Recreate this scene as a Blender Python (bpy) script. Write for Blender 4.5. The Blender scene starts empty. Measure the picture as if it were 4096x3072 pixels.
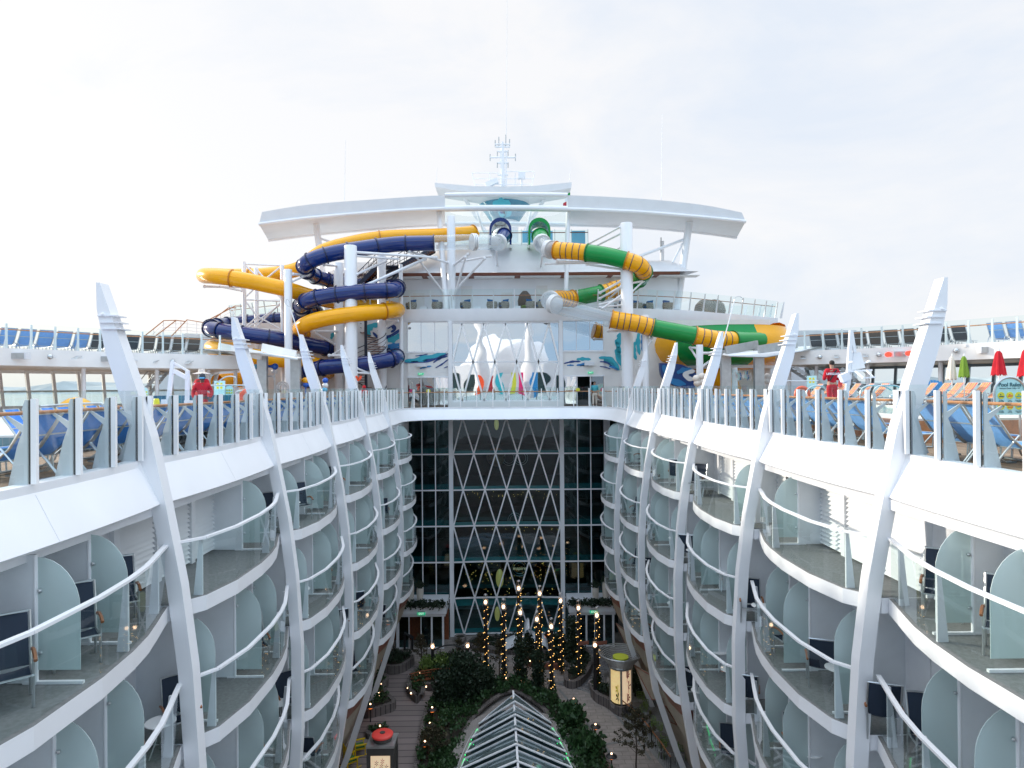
import bpy, bmesh, math, random
from mathutils import Vector, Matrix
R = math.radians; PI = math.pi
random.seed(7)
S = bpy.context.scene
# ---------------- camera, sky, sun, exposure ----------------
FS = 2592.6                      # focal length in pixels of the 4096 px wide photograph
CAMX = -0.35
cam_d = bpy.data.cameras.new('camera'); cam = bpy.data.objects.new('camera', cam_d)
S.collection.objects.link(cam); S.camera = cam
cam_d.sensor_width = 36; cam_d.lens = FS / 4096 * 36; cam_d.clip_start = 0.05; cam_d.clip_end = 30000
CR = (Matrix.Rotation(-.010, 3, 'Z') @ Matrix.Rotation(PI / 2 + .0046, 3, 'X') @ Matrix.Rotation(-.0077, 3, 'Z'))
cam.matrix_world = Matrix.Translation((CAMX, 0, 0)) @ CR.to_4x4()
SUN_EL, SUN_AZ = R(15), R(-66)   # azimuth measured from the bow (+Y) towards starboard (+X)
w = bpy.data.worlds.new('World'); S.world = w; w.use_nodes = True
nt = w.node_tree; N = nt.nodes; L = nt.links
sky = N.new('ShaderNodeTexSky'); sky.sky_type = 'NISHITA'; sky.sun_disc = False
sky.sun_elevation = SUN_EL; sky.sun_rotation = SUN_AZ; sky.air_density = 1.0; sky.dust_density = 3.0
tc = N.new('ShaderNodeTexCoord'); mp = N.new('ShaderNodeMapping'); mp.inputs['Scale'].default_value = (1.0, 1.0, 2.2)
mp.inputs['Rotation'].default_value = (0, R(28), R(10))
nz = N.new('ShaderNodeTexNoise'); nz.inputs['Scale'].default_value = 2.1; nz.inputs['Detail'].default_value = 7; nz.inputs['Roughness'].default_value = .60; nz.inputs['Distortion'].default_value = .5
cr = N.new('ShaderNodeValToRGB'); e_ = cr.color_ramp.elements
e_[0].position = .36; e_[0].color = (5.85, 6.3, 7.0, 1); e_[1].position = .62; e_[1].color = (7.0, 7.0, 7.1, 1)     # thin cloud over pale sky
L.new(tc.outputs['Generated'], mp.inputs[0]); L.new(mp.outputs[0], nz.inputs['Vector'])
sx_ = N.new('ShaderNodeSeparateXYZ'); L.new(tc.outputs['Generated'], sx_.inputs[0])
def mrange(src, a0, a1, b0, b1):
    m = N.new('ShaderNodeMapRange'); m.interpolation_type = 'SMOOTHSTEP'
    for k_, v_ in zip((1, 2, 3, 4), (a0, a1, b0, b1)): m.inputs[k_].default_value = v_
    L.new(src, m.inputs[0]); return m.outputs[0]
def vmath(op, a_, b_):
    m = N.new('ShaderNodeMath'); m.operation = op
    for k_, v_ in enumerate((a_, b_)):
        if hasattr(v_, 'links'): L.new(v_, m.inputs[k_])
        else: m.inputs[k_].default_value = v_
    return m.outputs[0]
def cmix(f_, a_, b_):
    m = N.new('ShaderNodeMixRGB')
    for k_, v_ in zip((0, 1, 2), (f_, a_, b_)):
        if hasattr(v_, 'links'): L.new(v_, m.inputs[k_])
        else: m.inputs[k_].default_value = v_ if k_ == 0 else (*v_, 1)
    return m.outputs[0]
bright = mrange(sx_.outputs['X'], .25, -.7, 0, .22)                         # towards the hidden sun the cloud is denser and brighter
L.new(vmath('ADD', nz.outputs['Fac'], bright), cr.inputs[0])
front = cmix(.90, sky.outputs[0], cr.outputs[0])
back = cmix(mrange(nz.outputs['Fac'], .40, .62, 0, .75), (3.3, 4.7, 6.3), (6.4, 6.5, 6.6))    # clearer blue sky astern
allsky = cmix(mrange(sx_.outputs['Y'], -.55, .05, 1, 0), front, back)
gf = mrange(sx_.outputs['Z'], .50, .85, 1, 2.6)                             # overcast brightens overhead; boosted further out of view to light the well
gb = mrange(sx_.outputs['Z'], .28, .60, 1, 2.2); wq = mrange(sx_.outputs['Y'], -.35, .05, 1, 0)  # unseen high sky astern boosted to light the camera-facing surfaces
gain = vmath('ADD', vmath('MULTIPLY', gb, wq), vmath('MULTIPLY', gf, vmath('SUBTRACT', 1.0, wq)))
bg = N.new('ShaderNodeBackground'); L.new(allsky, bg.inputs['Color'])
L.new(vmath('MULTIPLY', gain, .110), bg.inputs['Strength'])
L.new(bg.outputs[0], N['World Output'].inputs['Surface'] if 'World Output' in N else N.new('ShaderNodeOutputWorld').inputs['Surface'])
sd = bpy.data.lights.new('sun', 'SUN'); sd.energy = 3.1; sd.angle = R(2.0); sd.color = (1, .90, .76)
so = bpy.data.objects.new('sun', sd); S.collection.objects.link(so)
sdir = Vector((math.cos(SUN_EL) * math.sin(SUN_AZ), math.cos(SUN_EL) * math.cos(SUN_AZ), math.sin(SUN_EL)))
so.rotation_euler = sdir.to_track_quat('Z', 'Y').to_euler()
S.view_settings.view_transform = 'Standard'; S.view_settings.look = 'None'; S.view_settings.gamma = 1
S.view_settings.exposure = .42
S.cycles.transparent_max_bounces = 40; S.cycles.max_bounces = 8; S.cycles.diffuse_bounces = 5
S.cycles.glossy_bounces = 4; S.cycles.caustics_reflective = False; S.cycles.caustics_refractive = False
try: S.cycles.use_denoising = True
except Exception: pass

def P(x, y, d):
    """photograph pixel (4096 wide) at distance d ahead -> world point"""
    v = CR @ Vector(((x - 2048) / FS, -(y - 1536) / FS, -1)); v *= d / v.y
    return Vector((CAMX + v.x, v.y, v.z))
def PZ(x, y, z):
    v = CR @ Vector(((x - 2048) / FS, -(y - 1536) / FS, -1)); v *= z / v.z
    return Vector((CAMX + v.x, v.y, v.z))
CRi = CR.inverted()
def proj(p):
    v = CRi @ (Vector(p) - Vector((CAMX, 0, 0)))
    if v.z > -.3: return None
    return (2048 + FS * v.x / -v.z, 1536 - FS * v.y / -v.z)
def inview(p, m=120):
    q = proj(p)
    return q is not None and -m < q[0] < 4096 + m and -m < q[1] < 3072 + m

# ---------------- materials ----------------
M = {}
def mat(name, col, rough=.5, metal=0, noise=0, nscale=4, bump=0, bscale=60, emit=None, spec=None, coat=0, stretch=None):
    m = bpy.data.materials.new(name); m.use_nodes = True; t = m.node_tree; b = t.nodes['Principled BSDF']
    b.inputs['Base Color'].default_value = (*col, 1); b.inputs['Roughness'].default_value = rough
    b.inputs['Metallic'].default_value = metal
    if coat: b.inputs['Coat Weight'].default_value = coat
    if spec is not None: b.inputs['Specular IOR Level'].default_value = spec
    g = t.nodes.new('ShaderNodeTexCoord')
    if noise:
        n = t.nodes.new('ShaderNodeTexNoise'); n.inputs['Scale'].default_value = nscale; n.inputs['Detail'].default_value = 5
        h = t.nodes.new('ShaderNodeValToRGB')
        a = h.color_ramp.elements; a[0].position = .3; a[1].position = .7
        a[0].color = (*[c * (1 - noise) for c in col], 1); a[1].color = (*[min(1, c * (1 + noise * .6)) for c in col], 1)
        if stretch: mq = t.nodes.new('ShaderNodeMapping'); mq.inputs['Scale'].default_value = stretch; t.links.new(g.outputs['Object'], mq.inputs[0]); t.links.new(mq.outputs[0], n.inputs['Vector'])
        else: t.links.new(g.outputs['Object'], n.inputs['Vector'])
        t.links.new(n.outputs['Fac'], h.inputs[0])
        t.links.new(h.outputs[0], b.inputs['Base Color'])
    if bump:
        n = t.nodes.new('ShaderNodeTexNoise'); n.inputs['Scale'].default_value = bscale
        bp = t.nodes.new('ShaderNodeBump'); bp.inputs['Strength'].default_value = bump; bp.inputs['Distance'].default_value = .02
        t.links.new(g.outputs['Object'], n.inputs['Vector']); t.links.new(n.outputs['Fac'], bp.inputs['Height'])
        t.links.new(bp.outputs[0], b.inputs['Normal'])
    if emit:
        b.inputs['Emission Color'].default_value = (*emit[0], 1); b.inputs['Emission Strength'].default_value = emit[1]
    M[name] = m; return m
def glass(name, tint, gloss, rough=.02, diff=0, dcol=(.8, .85, .85), wavy=0):
    m = bpy.data.materials.new(name); m.use_nodes = True; t = m.node_tree; t.nodes.clear()
    o = t.nodes.new('ShaderNodeOutputMaterial'); a = t.nodes.new('ShaderNodeBsdfTransparent'); a.inputs[0].default_value = (*tint, 1)
    g = t.nodes.new('ShaderNodeBsdfGlossy'); g.inputs['Roughness'].default_value = rough; g.inputs[0].default_value = (.93, .97, 1, 1)
    lw = t.nodes.new('ShaderNodeLayerWeight'); lw.inputs[0].default_value = .5
    f = t.nodes.new('ShaderNodeMath'); f.operation = 'POWER'; f.inputs[1].default_value = 4.0; t.links.new(lw.outputs['Facing'], f.inputs[0])
    ad = t.nodes.new('ShaderNodeMath'); ad.operation = 'MULTIPLY_ADD'; ad.inputs[1].default_value = .8; ad.inputs[2].default_value = gloss; ad.use_clamp = True
    mi = t.nodes.new('ShaderNodeMixShader')
    t.links.new(f.outputs[0], ad.inputs[0]); t.links.new(ad.outputs[0], mi.inputs[0])
    last = a.outputs[0]
    if wavy:
        tcx = t.nodes.new('ShaderNodeTexCoord'); nn = t.nodes.new('ShaderNodeTexNoise'); nn.inputs['Scale'].default_value = .7; nn.inputs['Detail'].default_value = 0
        bp = t.nodes.new('ShaderNodeBump'); bp.inputs['Strength'].default_value = wavy; bp.inputs['Distance'].default_value = .2
        t.links.new(tcx.outputs['Object'], nn.inputs['Vector']); t.links.new(nn.outputs['Fac'], bp.inputs['Height']); t.links.new(bp.outputs[0], g.inputs['Normal'])
    if diff:
        d = t.nodes.new('ShaderNodeBsdfDiffuse'); d.inputs[0].default_value = (*dcol, 1)
        m2 = t.nodes.new('ShaderNodeMixShader'); m2.inputs[0].default_value = diff
        t.links.new(a.outputs[0], m2.inputs[1]); t.links.new(d.outputs[0], m2.inputs[2]); last = m2.outputs[0]
    t.links.new(last, mi.inputs[1]); t.links.new(g.outputs[0], mi.inputs[2]); t.links.new(mi.outputs[0], o.inputs[0])
    M[name] = m; return m
mat('paint', (.82, .83, .86), .34, noise=.05, nscale=1.2, stretch=(.5, .5, .22))
mat('post_paint', (.90, .90, .91), .35)
mat('paint_warm', (.78, .77, .76), .5, noise=.06, nscale=.9)
mat('paint_grey', (.72, .74, .78), .5, noise=.05, nscale=2)
mat('wall_grey', (.76, .79, .82), .6, noise=.05, nscale=2)
mat('louvre', (.78, .80, .82), .5)
mat('carpet', (.20, .205, .205), .95, noise=.2, nscale=12)
mat('teak', (.50, .21, .085), .4, noise=.2, nscale=9)
mat('metal', (.55, .58, .60), .3, metal=.85)
mat('steel', (.50, .51, .51), .35, metal=.7, noise=.12, nscale=3)
mat('grey_frame', (.30, .38, .43), .4, metal=.35)
mat('rubber', (.02, .02, .02), .6)
mat('blue_sling', (.06, .27, .80), .75, noise=.08, nscale=6)
mat('blue_faded', (.17, .40, .84), .75, noise=.10, nscale=5)
mat('brown_sling', (.10, .075, .06), .8)
mat('charcoal_sling', (.035, .045, .06), .8)
mat('navy_sling', (.012, .025, .05), .7)
mat('arm_wood', (.30, .12, .05), .4)
mat('sea_water', (.30, .36, .38), .25)
mat('hill', (.38, .42, .44), 1, noise=.3, nscale=.002)  # distance haze put into the pale base colour
mat('black', (.012, .012, .014), .5)
mat('slide_blue', (.001, .022, .15), .13, noise=.12, nscale=.6, coat=.25)
mat('slide_yellow', (.92, .42, .004), .25, noise=.06, nscale=.7, coat=.25, spec=.35)
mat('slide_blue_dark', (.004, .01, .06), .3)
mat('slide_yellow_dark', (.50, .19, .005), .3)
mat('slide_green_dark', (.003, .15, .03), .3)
mat('slide_green', (.001, .27, .05), .25, noise=.08, nscale=.7, coat=.2, spec=.35)
mat('stripe', (.03, .03, .10), .3)
mat('white_plastic', (.82, .83, .84), .3)
mat('red_cloth', (.50, .008, .02), .85, noise=.15, nscale=5)
mat('green_cloth', (.16, .28, .03), .9, noise=.1, nscale=5)
mat('beige_cloth', (.70, .64, .58), .9, noise=.06, nscale=5)
mat('skin_dark', (.12, .055, .03), .55); mat('skin', (.45, .25, .17), .55)
mat('hair', (.012, .009, .008), .7)
mat('dark_stair', (.012, .018, .04), .4)
mat('teal_glass', (.16, .42, .43), .2)
mat('slab_edge', (.06, .14, .15), .6)
mat('paint_top', (.70, .70, .715), .45, noise=.04, nscale=1)
mat('fin_grey', (.58, .62, .65), .45)
mat('tower_glass', (.04, .22, .33), .15)
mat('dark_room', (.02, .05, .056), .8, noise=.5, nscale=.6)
mat('sign_aqua', (.50, .80, .82), .4); mat('sign_yellow', (.80, .72, .03), .4); mat('sign_pink', (.62, .02, .16), .4)
mat('sign_teal', (.02, .12, .16), .5)
mat('wave_navy', (.01, .05, .22), .4); mat('wave_blue', (.02, .20, .48), .4); mat('wave_teal', (.03, .38, .48), .4)
mat('exit_green', (.01, .35, .15), .5, emit=((.05, .9, .45), .3))
mat('exit_white', (.8, .9, .8), .5, emit=((.8, 1, .85), .4))
mat('bulb', (1, .8, .4), .5, emit=((1, .55, .14), 3.8))
mat('lamp_glow', (1, .7, .5), .5, emit=((1, .60, .34), 5))
mat('lamp_orange', (.9, .2, .03), .5, emit=((1, .22, .03), 1.6))
mat('green_led', (.0, .8, .2), .5, emit=((.02, 1, .22), 1.3))
mat('copper', (.55, .25, .12), .35, metal=.8, noise=.5, nscale=6)
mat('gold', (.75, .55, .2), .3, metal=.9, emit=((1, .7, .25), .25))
mat('stone', (.27, .245, .235), .85, noise=.2, nscale=14, bump=.4, bscale=40)
mat('leaf_dark', (.016, .035, .016), .6, noise=.4, nscale=3)
mat('leaf_mid', (.03, .075, .022), .55, noise=.4, nscale=3)
mat('leaf_light', (.13, .20, .045), .55, noise=.3, nscale=3)
mat('leaf_brown', (.055, .048, .022), .7, noise=.3, nscale=3)
mat('soil', (.035, .03, .022), .95, noise=.4, nscale=5)
mat('bark', (.06, .045, .035), .9)
mat('brown_trim', (.20, .075, .05), .5)
mat('beige_panel', (.34, .29, .23), .7, noise=.12, nscale=2)
mat('yellow_paint', (.75, .52, .01), .4); mat('green_stripe', (.06, .18, .05), .8)
mat('red_seat', (.45, .02, .02), .4); mat('ceramic', (.62, .57, .50), .6, bump=.5, bscale=30)
mat('fountain_white', (.75, .77, .80), .3)
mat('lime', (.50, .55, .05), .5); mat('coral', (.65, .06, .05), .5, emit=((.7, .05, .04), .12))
mat('orange_life', (.85, .10, .03), .4); mat('ball_blue', (.01, .10, .50), .2); mat('ball_sky', (.15, .5, .75), .2)
mat('wood_bench', (.22, .07, .03), .5, noise=.3, nscale=6)
mat('dark_table', (.08, .075, .07), .5); mat('rattan', (.30, .28, .24), .8); mat('cushion', (.01, .10, .28), .8)
mat('lit_paper', (.75, .62, .35), .6, noise=.25, nscale=3, emit=((1, .72, .30), .4))
mat('lit_cream', (.8, .68, .5), .6, noise=.12, nscale=2, emit=((1, .72, .45), .4))
mat('flower_red', (.35, .02, .03), .6); mat('flower_pink', (.6, .22, .18), .6)
glass('glass', (.90, .965, .955), .045)
glass('glass_edge', (.5, .75, .7), .1)
glass('frosted', (.68, .78, .77), .02, .3, diff=.60, dcol=(.72, .83, .83))
glass('clear_tube', (.90, .93, .95), .09, .04, diff=.03)
glass('window', (.10, .13, .14), .25, wavy=.08)
glass('mirror_window', (.06, .08, .09), .72, .012, wavy=.05)
glass('dark_window', (.36, .60, .62), .055, wavy=.05)
glass('skylight_glass', (.45, .55, .57), .34, .06, diff=.42, dcol=(.40, .54, .58))
def pattern(name, build):
    m = bpy.data.materials.new(name); m.use_nodes = True; build(m.node_tree, m.node_tree.nodes['Principled BSDF']); M[name] = m
def _stripes(t, b):
    g = t.nodes.new('ShaderNodeTexCoord'); s = t.nodes.new('ShaderNodeSeparateXYZ'); t.links.new(g.outputs['Object'], s.inputs[0])
    mu = t.nodes.new('ShaderNodeMath'); mu.operation = 'MULTIPLY_ADD'; mu.inputs[1].default_value = 3.1; mu.inputs[2].default_value = 5.0
    fr = t.nodes.new('ShaderNodeMath'); fr.operation = 'FRACT'; r = t.nodes.new('ShaderNodeValToRGB'); r.color_ramp.interpolation = 'CONSTANT'
    t.links.new(s.outputs['Y'], mu.inputs[0]); t.links.new(mu.outputs[0], fr.inputs[0]); t.links.new(fr.outputs[0], r.inputs[0]); t.links.new(r.outputs[0], b.inputs['Base Color'])
    cols = [(.70, .50, .22), (.62, .06, .10), (.72, .20, .06), (.66, .62, .26), (.50, .05, .16), (.62, .07, .09), (.72, .36, .10)]
    e = r.color_ramp.elements
    while len(e) < 7: e.new(.5)
    for i, c in enumerate(cols): e[i].position = i / 7; e[i].color = (*c, 1)
    b.inputs['Roughness'].default_value = .8
pattern('striped_sling', _stripes)
def _planks(col, gap, scale, axis, along=0.0, rough=.75, vary=.25, gapw=.06):
    def f(t, b):
        g = t.nodes.new('ShaderNodeTexCoord'); s = t.nodes.new('ShaderNodeSeparateXYZ'); t.links.new(g.outputs['Object'], s.inputs[0])
        mu = t.nodes.new('ShaderNodeMath'); mu.operation = 'MULTIPLY'; mu.inputs[1].default_value = scale
        fr = t.nodes.new('ShaderNodeMath'); fr.operation = 'FRACT'; gt = t.nodes.new('ShaderNodeMath'); gt.operation = 'LESS_THAN'; gt.inputs[1].default_value = gapw
        fl = t.nodes.new('ShaderNodeMath'); fl.operation = 'FLOOR'; wn = t.nodes.new('ShaderNodeTexWhiteNoise'); wn.noise_dimensions = '1D'
        t.links.new(s.outputs[axis], mu.inputs[0]); t.links.new(mu.outputs[0], fr.inputs[0]); t.links.new(fr.outputs[0], gt.inputs[0])
        t.links.new(mu.outputs[0], fl.inputs[0]); t.links.new(fl.outputs[0], wn.inputs['W'])
        n = t.nodes.new('ShaderNodeTexNoise'); n.inputs['Scale'].default_value = 1.7; n.inputs['Detail'].default_value = 6; t.links.new(g.outputs['Object'], n.inputs['Vector'])
        ad = t.nodes.new('ShaderNodeMath'); ad.operation = 'ADD'; t.links.new(wn.outputs[0], ad.inputs[0]); t.links.new(n.outputs['Fac'], ad.inputs[1])
        r = t.nodes.new('ShaderNodeValToRGB'); a = r.color_ramp.elements; a[0].position = .3; a[1].position = 1.4 if False else 1
        a[0].color = (*[c * (1 - vary) for c in col], 1); a[1].color = (*[c * (1 + vary) for c in col], 1)
        hv = t.nodes.new('ShaderNodeMath'); hv.operation = 'MULTIPLY'; hv.inputs[1].default_value = .6; t.links.new(ad.outputs[0], hv.inputs[0]); t.links.new(hv.outputs[0], r.inputs[0])
        mi = t.nodes.new('ShaderNodeMixRGB'); mi.inputs['Color2'].default_value = (*gap, 1)
        t.links.new(gt.outputs[0], mi.inputs['Fac']); t.links.new(r.outputs[0], mi.inputs['Color1']); t.links.new(mi.outputs[0], b.inputs['Base Color'])
        b.inputs['Roughness'].default_value = rough
    return f
pattern('deck_teak', _planks((.30, .19, .12), (.05, .035, .025), 7, 'X'))
pattern('park_planks', _planks((.22, .185, .18), (.035, .033, .035), 1.55, 'Y', gapw=.09, vary=.12))
def _brick(c1, c2, mortar, sc, bw, rh, ms=.02):
    def f(t, b):
        g = t.nodes.new('ShaderNodeTexCoord'); k = t.nodes.new('ShaderNodeTexBrick'); t.links.new(g.outputs['Object'], k.inputs['Vector'])
        k.inputs['Color1'].default_value = (*c1, 1); k.inputs['Color2'].default_value = (*c2, 1); k.inputs['Mortar'].default_value = (*mortar, 1)
        k.inputs['Scale'].default_value = sc; k.inputs['Brick Width'].default_value = bw; k.inputs['Row Height'].default_value = rh; k.inputs['Mortar Size'].default_value = ms
        n = t.nodes.new('ShaderNodeTexNoise'); n.inputs['Scale'].default_value = 3; mi = t.nodes.new('ShaderNodeMixRGB'); mi.blend_type = 'MULTIPLY'; mi.inputs['Fac'].default_value = .5
        t.links.new(g.outputs['Object'], n.inputs['Vector'])
        t.links.new(k.outputs['Color'], mi.inputs['Color1']); t.links.new(n.outputs['Fac'], mi.inputs['Color2']); t.links.new(mi.outputs[0], b.inputs['Base Color'])
        b.inputs['Roughness'].default_value = .8
    return f
pattern('pavers', _brick((.40, .355, .33), (.33, .30, .28), (.24, .21, .19), 1, .8, .4))
pattern('cobbles', _brick((.28, .26, .26), (.16, .16, .17), (.08, .08, .08), 1, .35, .18))
pattern('mosaic', _brick((.02, .09, .22), (.05, .25, .33), (.2, .3, .35), 1, .18, .12, .01))
pattern('stone_wall', _brick((.22, .19, .18), (.17, .15, .14), (.08, .07, .07), 1, .5, .18))
def _water(t, b):
    b.inputs['Base Color'].default_value = (.03, .33, .38, 1); b.inputs['Roughness'].default_value = .05
    g = t.nodes.new('ShaderNodeTexCoord'); n = t.nodes.new('ShaderNodeTexNoise'); n.inputs['Scale'].default_value = 3.5
    bp = t.nodes.new('ShaderNodeBump'); bp.inputs['Strength'].default_value = .5; bp.inputs['Distance'].default_value = .1
    t.links.new(g.outputs['Object'], n.inputs['Vector']); t.links.new(n.outputs['Fac'], bp.inputs['Height']); t.links.new(bp.outputs[0], b.inputs['Normal'])
pattern('pool_water', _water)
def _mesh_net(t, b):
    b.inputs['Base Color'].default_value = (.30, .28, .24, 1); b.inputs['Roughness'].default_value = .8
    g = t.nodes.new('ShaderNodeTexCoord'); k = t.nodes.new('ShaderNodeTexChecker'); k.inputs['Scale'].default_value = 18
    k.inputs[1].default_value = (.42, .40, .35, 1); k.inputs[2].default_value = (.10, .095, .085, 1)
    t.links.new(g.outputs['Object'], k.inputs['Vector']); t.links.new(k.outputs[0], b.inputs['Base Color'])
pattern('wicker', _mesh_net)

# ---------------- mesh helpers ----------------
WL = {}
class MB:
    def __init__(s): s.v = []; s.f = []; s.m = []; s.mi = 0
    def add(s, vs, fs):
        o = len(s.v); s.v += [tuple(p) for p in vs]; s.f += [tuple(i + o for i in f) for f in fs]; s.m += [s.mi] * len(fs); return s
    def bx(s, x0, x1, y0, y1, z0, z1):
        return s.add([(x, y, z) for x in (x0, x1) for y in (y0, y1) for z in (z0, z1)],
                     [(0, 1, 3, 2), (4, 6, 7, 5), (0, 4, 5, 1), (2, 3, 7, 6), (0, 2, 6, 4), (1, 5, 7, 3)])
    def bar(s, a, b, w, h, up=(0, 0, 1)):
        a = Vector(a); b = Vector(b); d = (b - a).normalized(); u = Vector(up)
        x = d.cross(u); x = x.normalized() if x.length > 1e-4 else Vector((1, 0, 0)); y = x.cross(d)
        vs = [p + x * i * w / 2 + y * j * h / 2 for p in (a, b) for i, j in ((-1, -1), (1, -1), (1, 1), (-1, 1))]
        return s.add(vs, [(0, 1, 2, 3), (7, 6, 5, 4), (0, 4, 5, 1), (1, 5, 6, 2), (2, 6, 7, 3), (3, 7, 4, 0)])
    def prism(s, pts, off):
        off = Vector(off); n = len(pts); p = [Vector(q) for q in pts]
        return s.add(p + [q + off for q in p], [tuple(range(n)), tuple(range(2 * n - 1, n - 1, -1))] + [(i, i + n, (i + 1) % n + n, (i + 1) % n) for i in range(n)])
    def tube(s, pts, r, n=8, cap=True, closed=False):
        pts = [Vector(p) for p in pts]; k = len(pts); rings = []; up = None
        for i, p in enumerate(pts):
            if closed: d = pts[(i + 1) % k] - pts[i - 1]
            else: d = pts[min(i + 1, k - 1)] - pts[max(i - 1, 0)]
            d = d.normalized() if d.length > 1e-9 else Vector((0, 0, 1))
            if up is None: up = Vector((0, 0, 1)) if abs(d.z) < .9 else Vector((1, 0, 0))
            x = d.cross(up); x = x.normalized() if x.length > 1e-4 else Vector((1, 0, 0)); y = x.cross(d).normalized(); up = y
            rr = r[i] if isinstance(r, (list, tuple)) else r
            rings.append([p + (x * math.cos(2 * PI * j / n) + y * math.sin(2 * PI * j / n)) * rr for j in range(n)])
        vs = [q for g in rings for q in g]; fs = []
        for i in range(k if closed else k - 1):
            a = i * n; b = ((i + 1) % k) * n
            fs += [(a + j, a + (j + 1) % n, b + (j + 1) % n, b + j) for j in range(n)]
        if cap and not closed: fs += [tuple(range(n - 1, -1, -1)), tuple((k - 1) * n + j for j in range(n))]
        return s.add(vs, fs)
    def lathe(s, prof, c, n=24, cap=True):
        vs = [(c[0] + r * math.cos(2 * PI * j / n), c[1] + r * math.sin(2 * PI * j / n), c[2] + z) for r, z in prof for j in range(n)]
        fs = [(i * n + j, i * n + (j + 1) % n, (i + 1) * n + (j + 1) % n, (i + 1) * n + j) for i in range(len(prof) - 1) for j in range(n)]
        if cap: fs += [tuple(range(n - 1, -1, -1)), tuple((len(prof) - 1) * n + j for j in range(n))]
        return s.add(vs, fs)
    def cyl(s, c, r, h, n=20): return s.lathe([(r, 0), (r, h)], c, n)
    def ball(s, c, r, n=12, sq=(1, 1, 1)):
        k = n // 2
        vs = [(c[0] + sq[0] * r * math.sin(PI * i / k) * math.cos(2 * PI * j / n), c[1] + sq[1] * r * math.sin(PI * i / k) * math.sin(2 * PI * j / n), c[2] - sq[2] * r * math.cos(PI * i / k)) for i in range(k + 1) for j in range(n)]
        return s.add(vs, [(i * n + j, i * n + (j + 1) % n, (i + 1) * n + (j + 1) % n, (i + 1) * n + j) for i in range(k) for j in range(n)])
    def quad(s, *p): return s.add(p, [tuple(range(len(p)))])
    def grid(s, rows):
        n = len(rows[0]); return s.add([q for r_ in rows for q in r_], [(i * n + j, i * n + j + 1, (i + 1) * n + j + 1, (i + 1) * n + j) for i in range(len(rows) - 1) for j in range(n - 1)])
    def strip(s, path, prof):
        """sweep a closed profile of (offset, z) along a plan path of (x, y, outward nx, ny)"""
        n = len(prof); vs = [(x + nx * o, y + ny * o, z) for x, y, nx, ny in path for o, z in prof]; fs = []
        for i in range(len(path) - 1):
            fs += [(i * n + j, i * n + (j + 1) % n, (i + 1) * n + (j + 1) % n, (i + 1) * n + j) for j in range(n)]
        fs += [tuple(range(n - 1, -1, -1)), tuple((len(path) - 1) * n + j for j in range(n))]
        return s.add(vs, fs)
    def build(s, name, mats, parent=None, smooth=False, origin=True):
        me = bpy.data.meshes.new(name)
        root = parent
        while root is not None and root.parent is not None: root = root.parent
        if root is not None: off = WL.get(root.name, Vector((0, 0, 0)))
        elif origin and s.v:
            xs = [p[0] for p in s.v]; ys = [p[1] for p in s.v]; zs = [p[2] for p in s.v]
            off = Vector(((min(xs) + max(xs)) / 2, (min(ys) + max(ys)) / 2, min(zs)))
        else: off = Vector((0, 0, 0))
        me.from_pydata([(p[0] - off.x, p[1] - off.y, p[2] - off.z) for p in s.v], [], s.f)
        if isinstance(mats, str): mats = [mats]
        for k in mats: me.materials.append(M[k])
        if len(mats) > 1: me.polygons.foreach_set('material_index', s.m)
        b = bmesh.new(); b.from_mesh(me); bmesh.ops.recalc_face_normals(b, faces=b.faces)
        if smooth:
            for f in b.faces: f.smooth = True
            for e in b.edges:
                if len(e.link_faces) == 2 and e.calc_face_angle(0) > .7: e.smooth = False
        b.to_mesh(me); b.free()
        o = bpy.data.objects.new(name, me); S.collection.objects.link(o)
        if parent is not None: o.parent = parent
        else: o.location = off; WL[o.name] = off
        return o
def thing(name, label, cat, loc=(0, 0, 0), group=None, rz=0):
    o = bpy.data.objects.new(name, None); S.collection.objects.link(o); o.location = loc; o.rotation_euler = (0, 0, rz)
    o.empty_display_size = .3; o['label'] = label; o['category'] = cat
    if group: o['group'] = group
    WL[o.name] = Vector(loc); return o
def tag(o, label, cat, group=None):
    o['label'] = label; o['category'] = cat
    if group: o['group'] = group
    return o
def struct(o, kind='structure'): o['kind'] = kind; return o
def dup(o, loc=None, rz=None, label=None, parent=None):
    c = o.copy(); S.collection.objects.link(c); c.parent = parent
    for ch in o.children: dup(ch, parent=c)
    if loc is not None: c.location = loc
    if rz is not None: c.rotation_euler = (0, 0, rz)
    if label: c['label'] = label
    return c
def place(proto, used, loc, rz, label):
    if proto.name not in used:
        used.add(proto.name); proto.location = loc; proto.rotation_euler = (0, 0, rz); proto['label'] = label; return proto
    return dup(proto, loc, rz, label)
USED = set()
def text(body, size, loc, rot, m, parent, name='lettering', align='CENTER', bold=0):
    c = bpy.data.curves.new(name, 'FONT'); c.body = body; c.size = size; c.align_x = align; c.align_y = 'CENTER'; c.extrude = .003; c.offset = bold
    o = bpy.data.objects.new(name + '_tmp', c); S.collection.objects.link(o)
    me = bpy.data.meshes.new_from_object(o.evaluated_get(bpy.context.evaluated_depsgraph_get())); bpy.data.objects.remove(o)
    root = parent
    while root.parent is not None: root = root.parent
    me.transform(Matrix.Translation(Vector(loc) - WL.get(root.name, Vector())) @ rot.to_4x4()); me.materials.clear(); me.materials.append(M[m])
    o = bpy.data.objects.new(name, me); S.collection.objects.link(o); o.parent = parent; return o
FACE = Matrix.Rotation(PI / 2, 3, 'X')           # text facing the camera (-Y)
ORD = 'first second third fourth fifth sixth seventh eighth ninth tenth eleventh twelfth thirteenth fourteenth fifteenth sixteenth seventeenth eighteenth nineteenth twentieth'.split()
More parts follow.
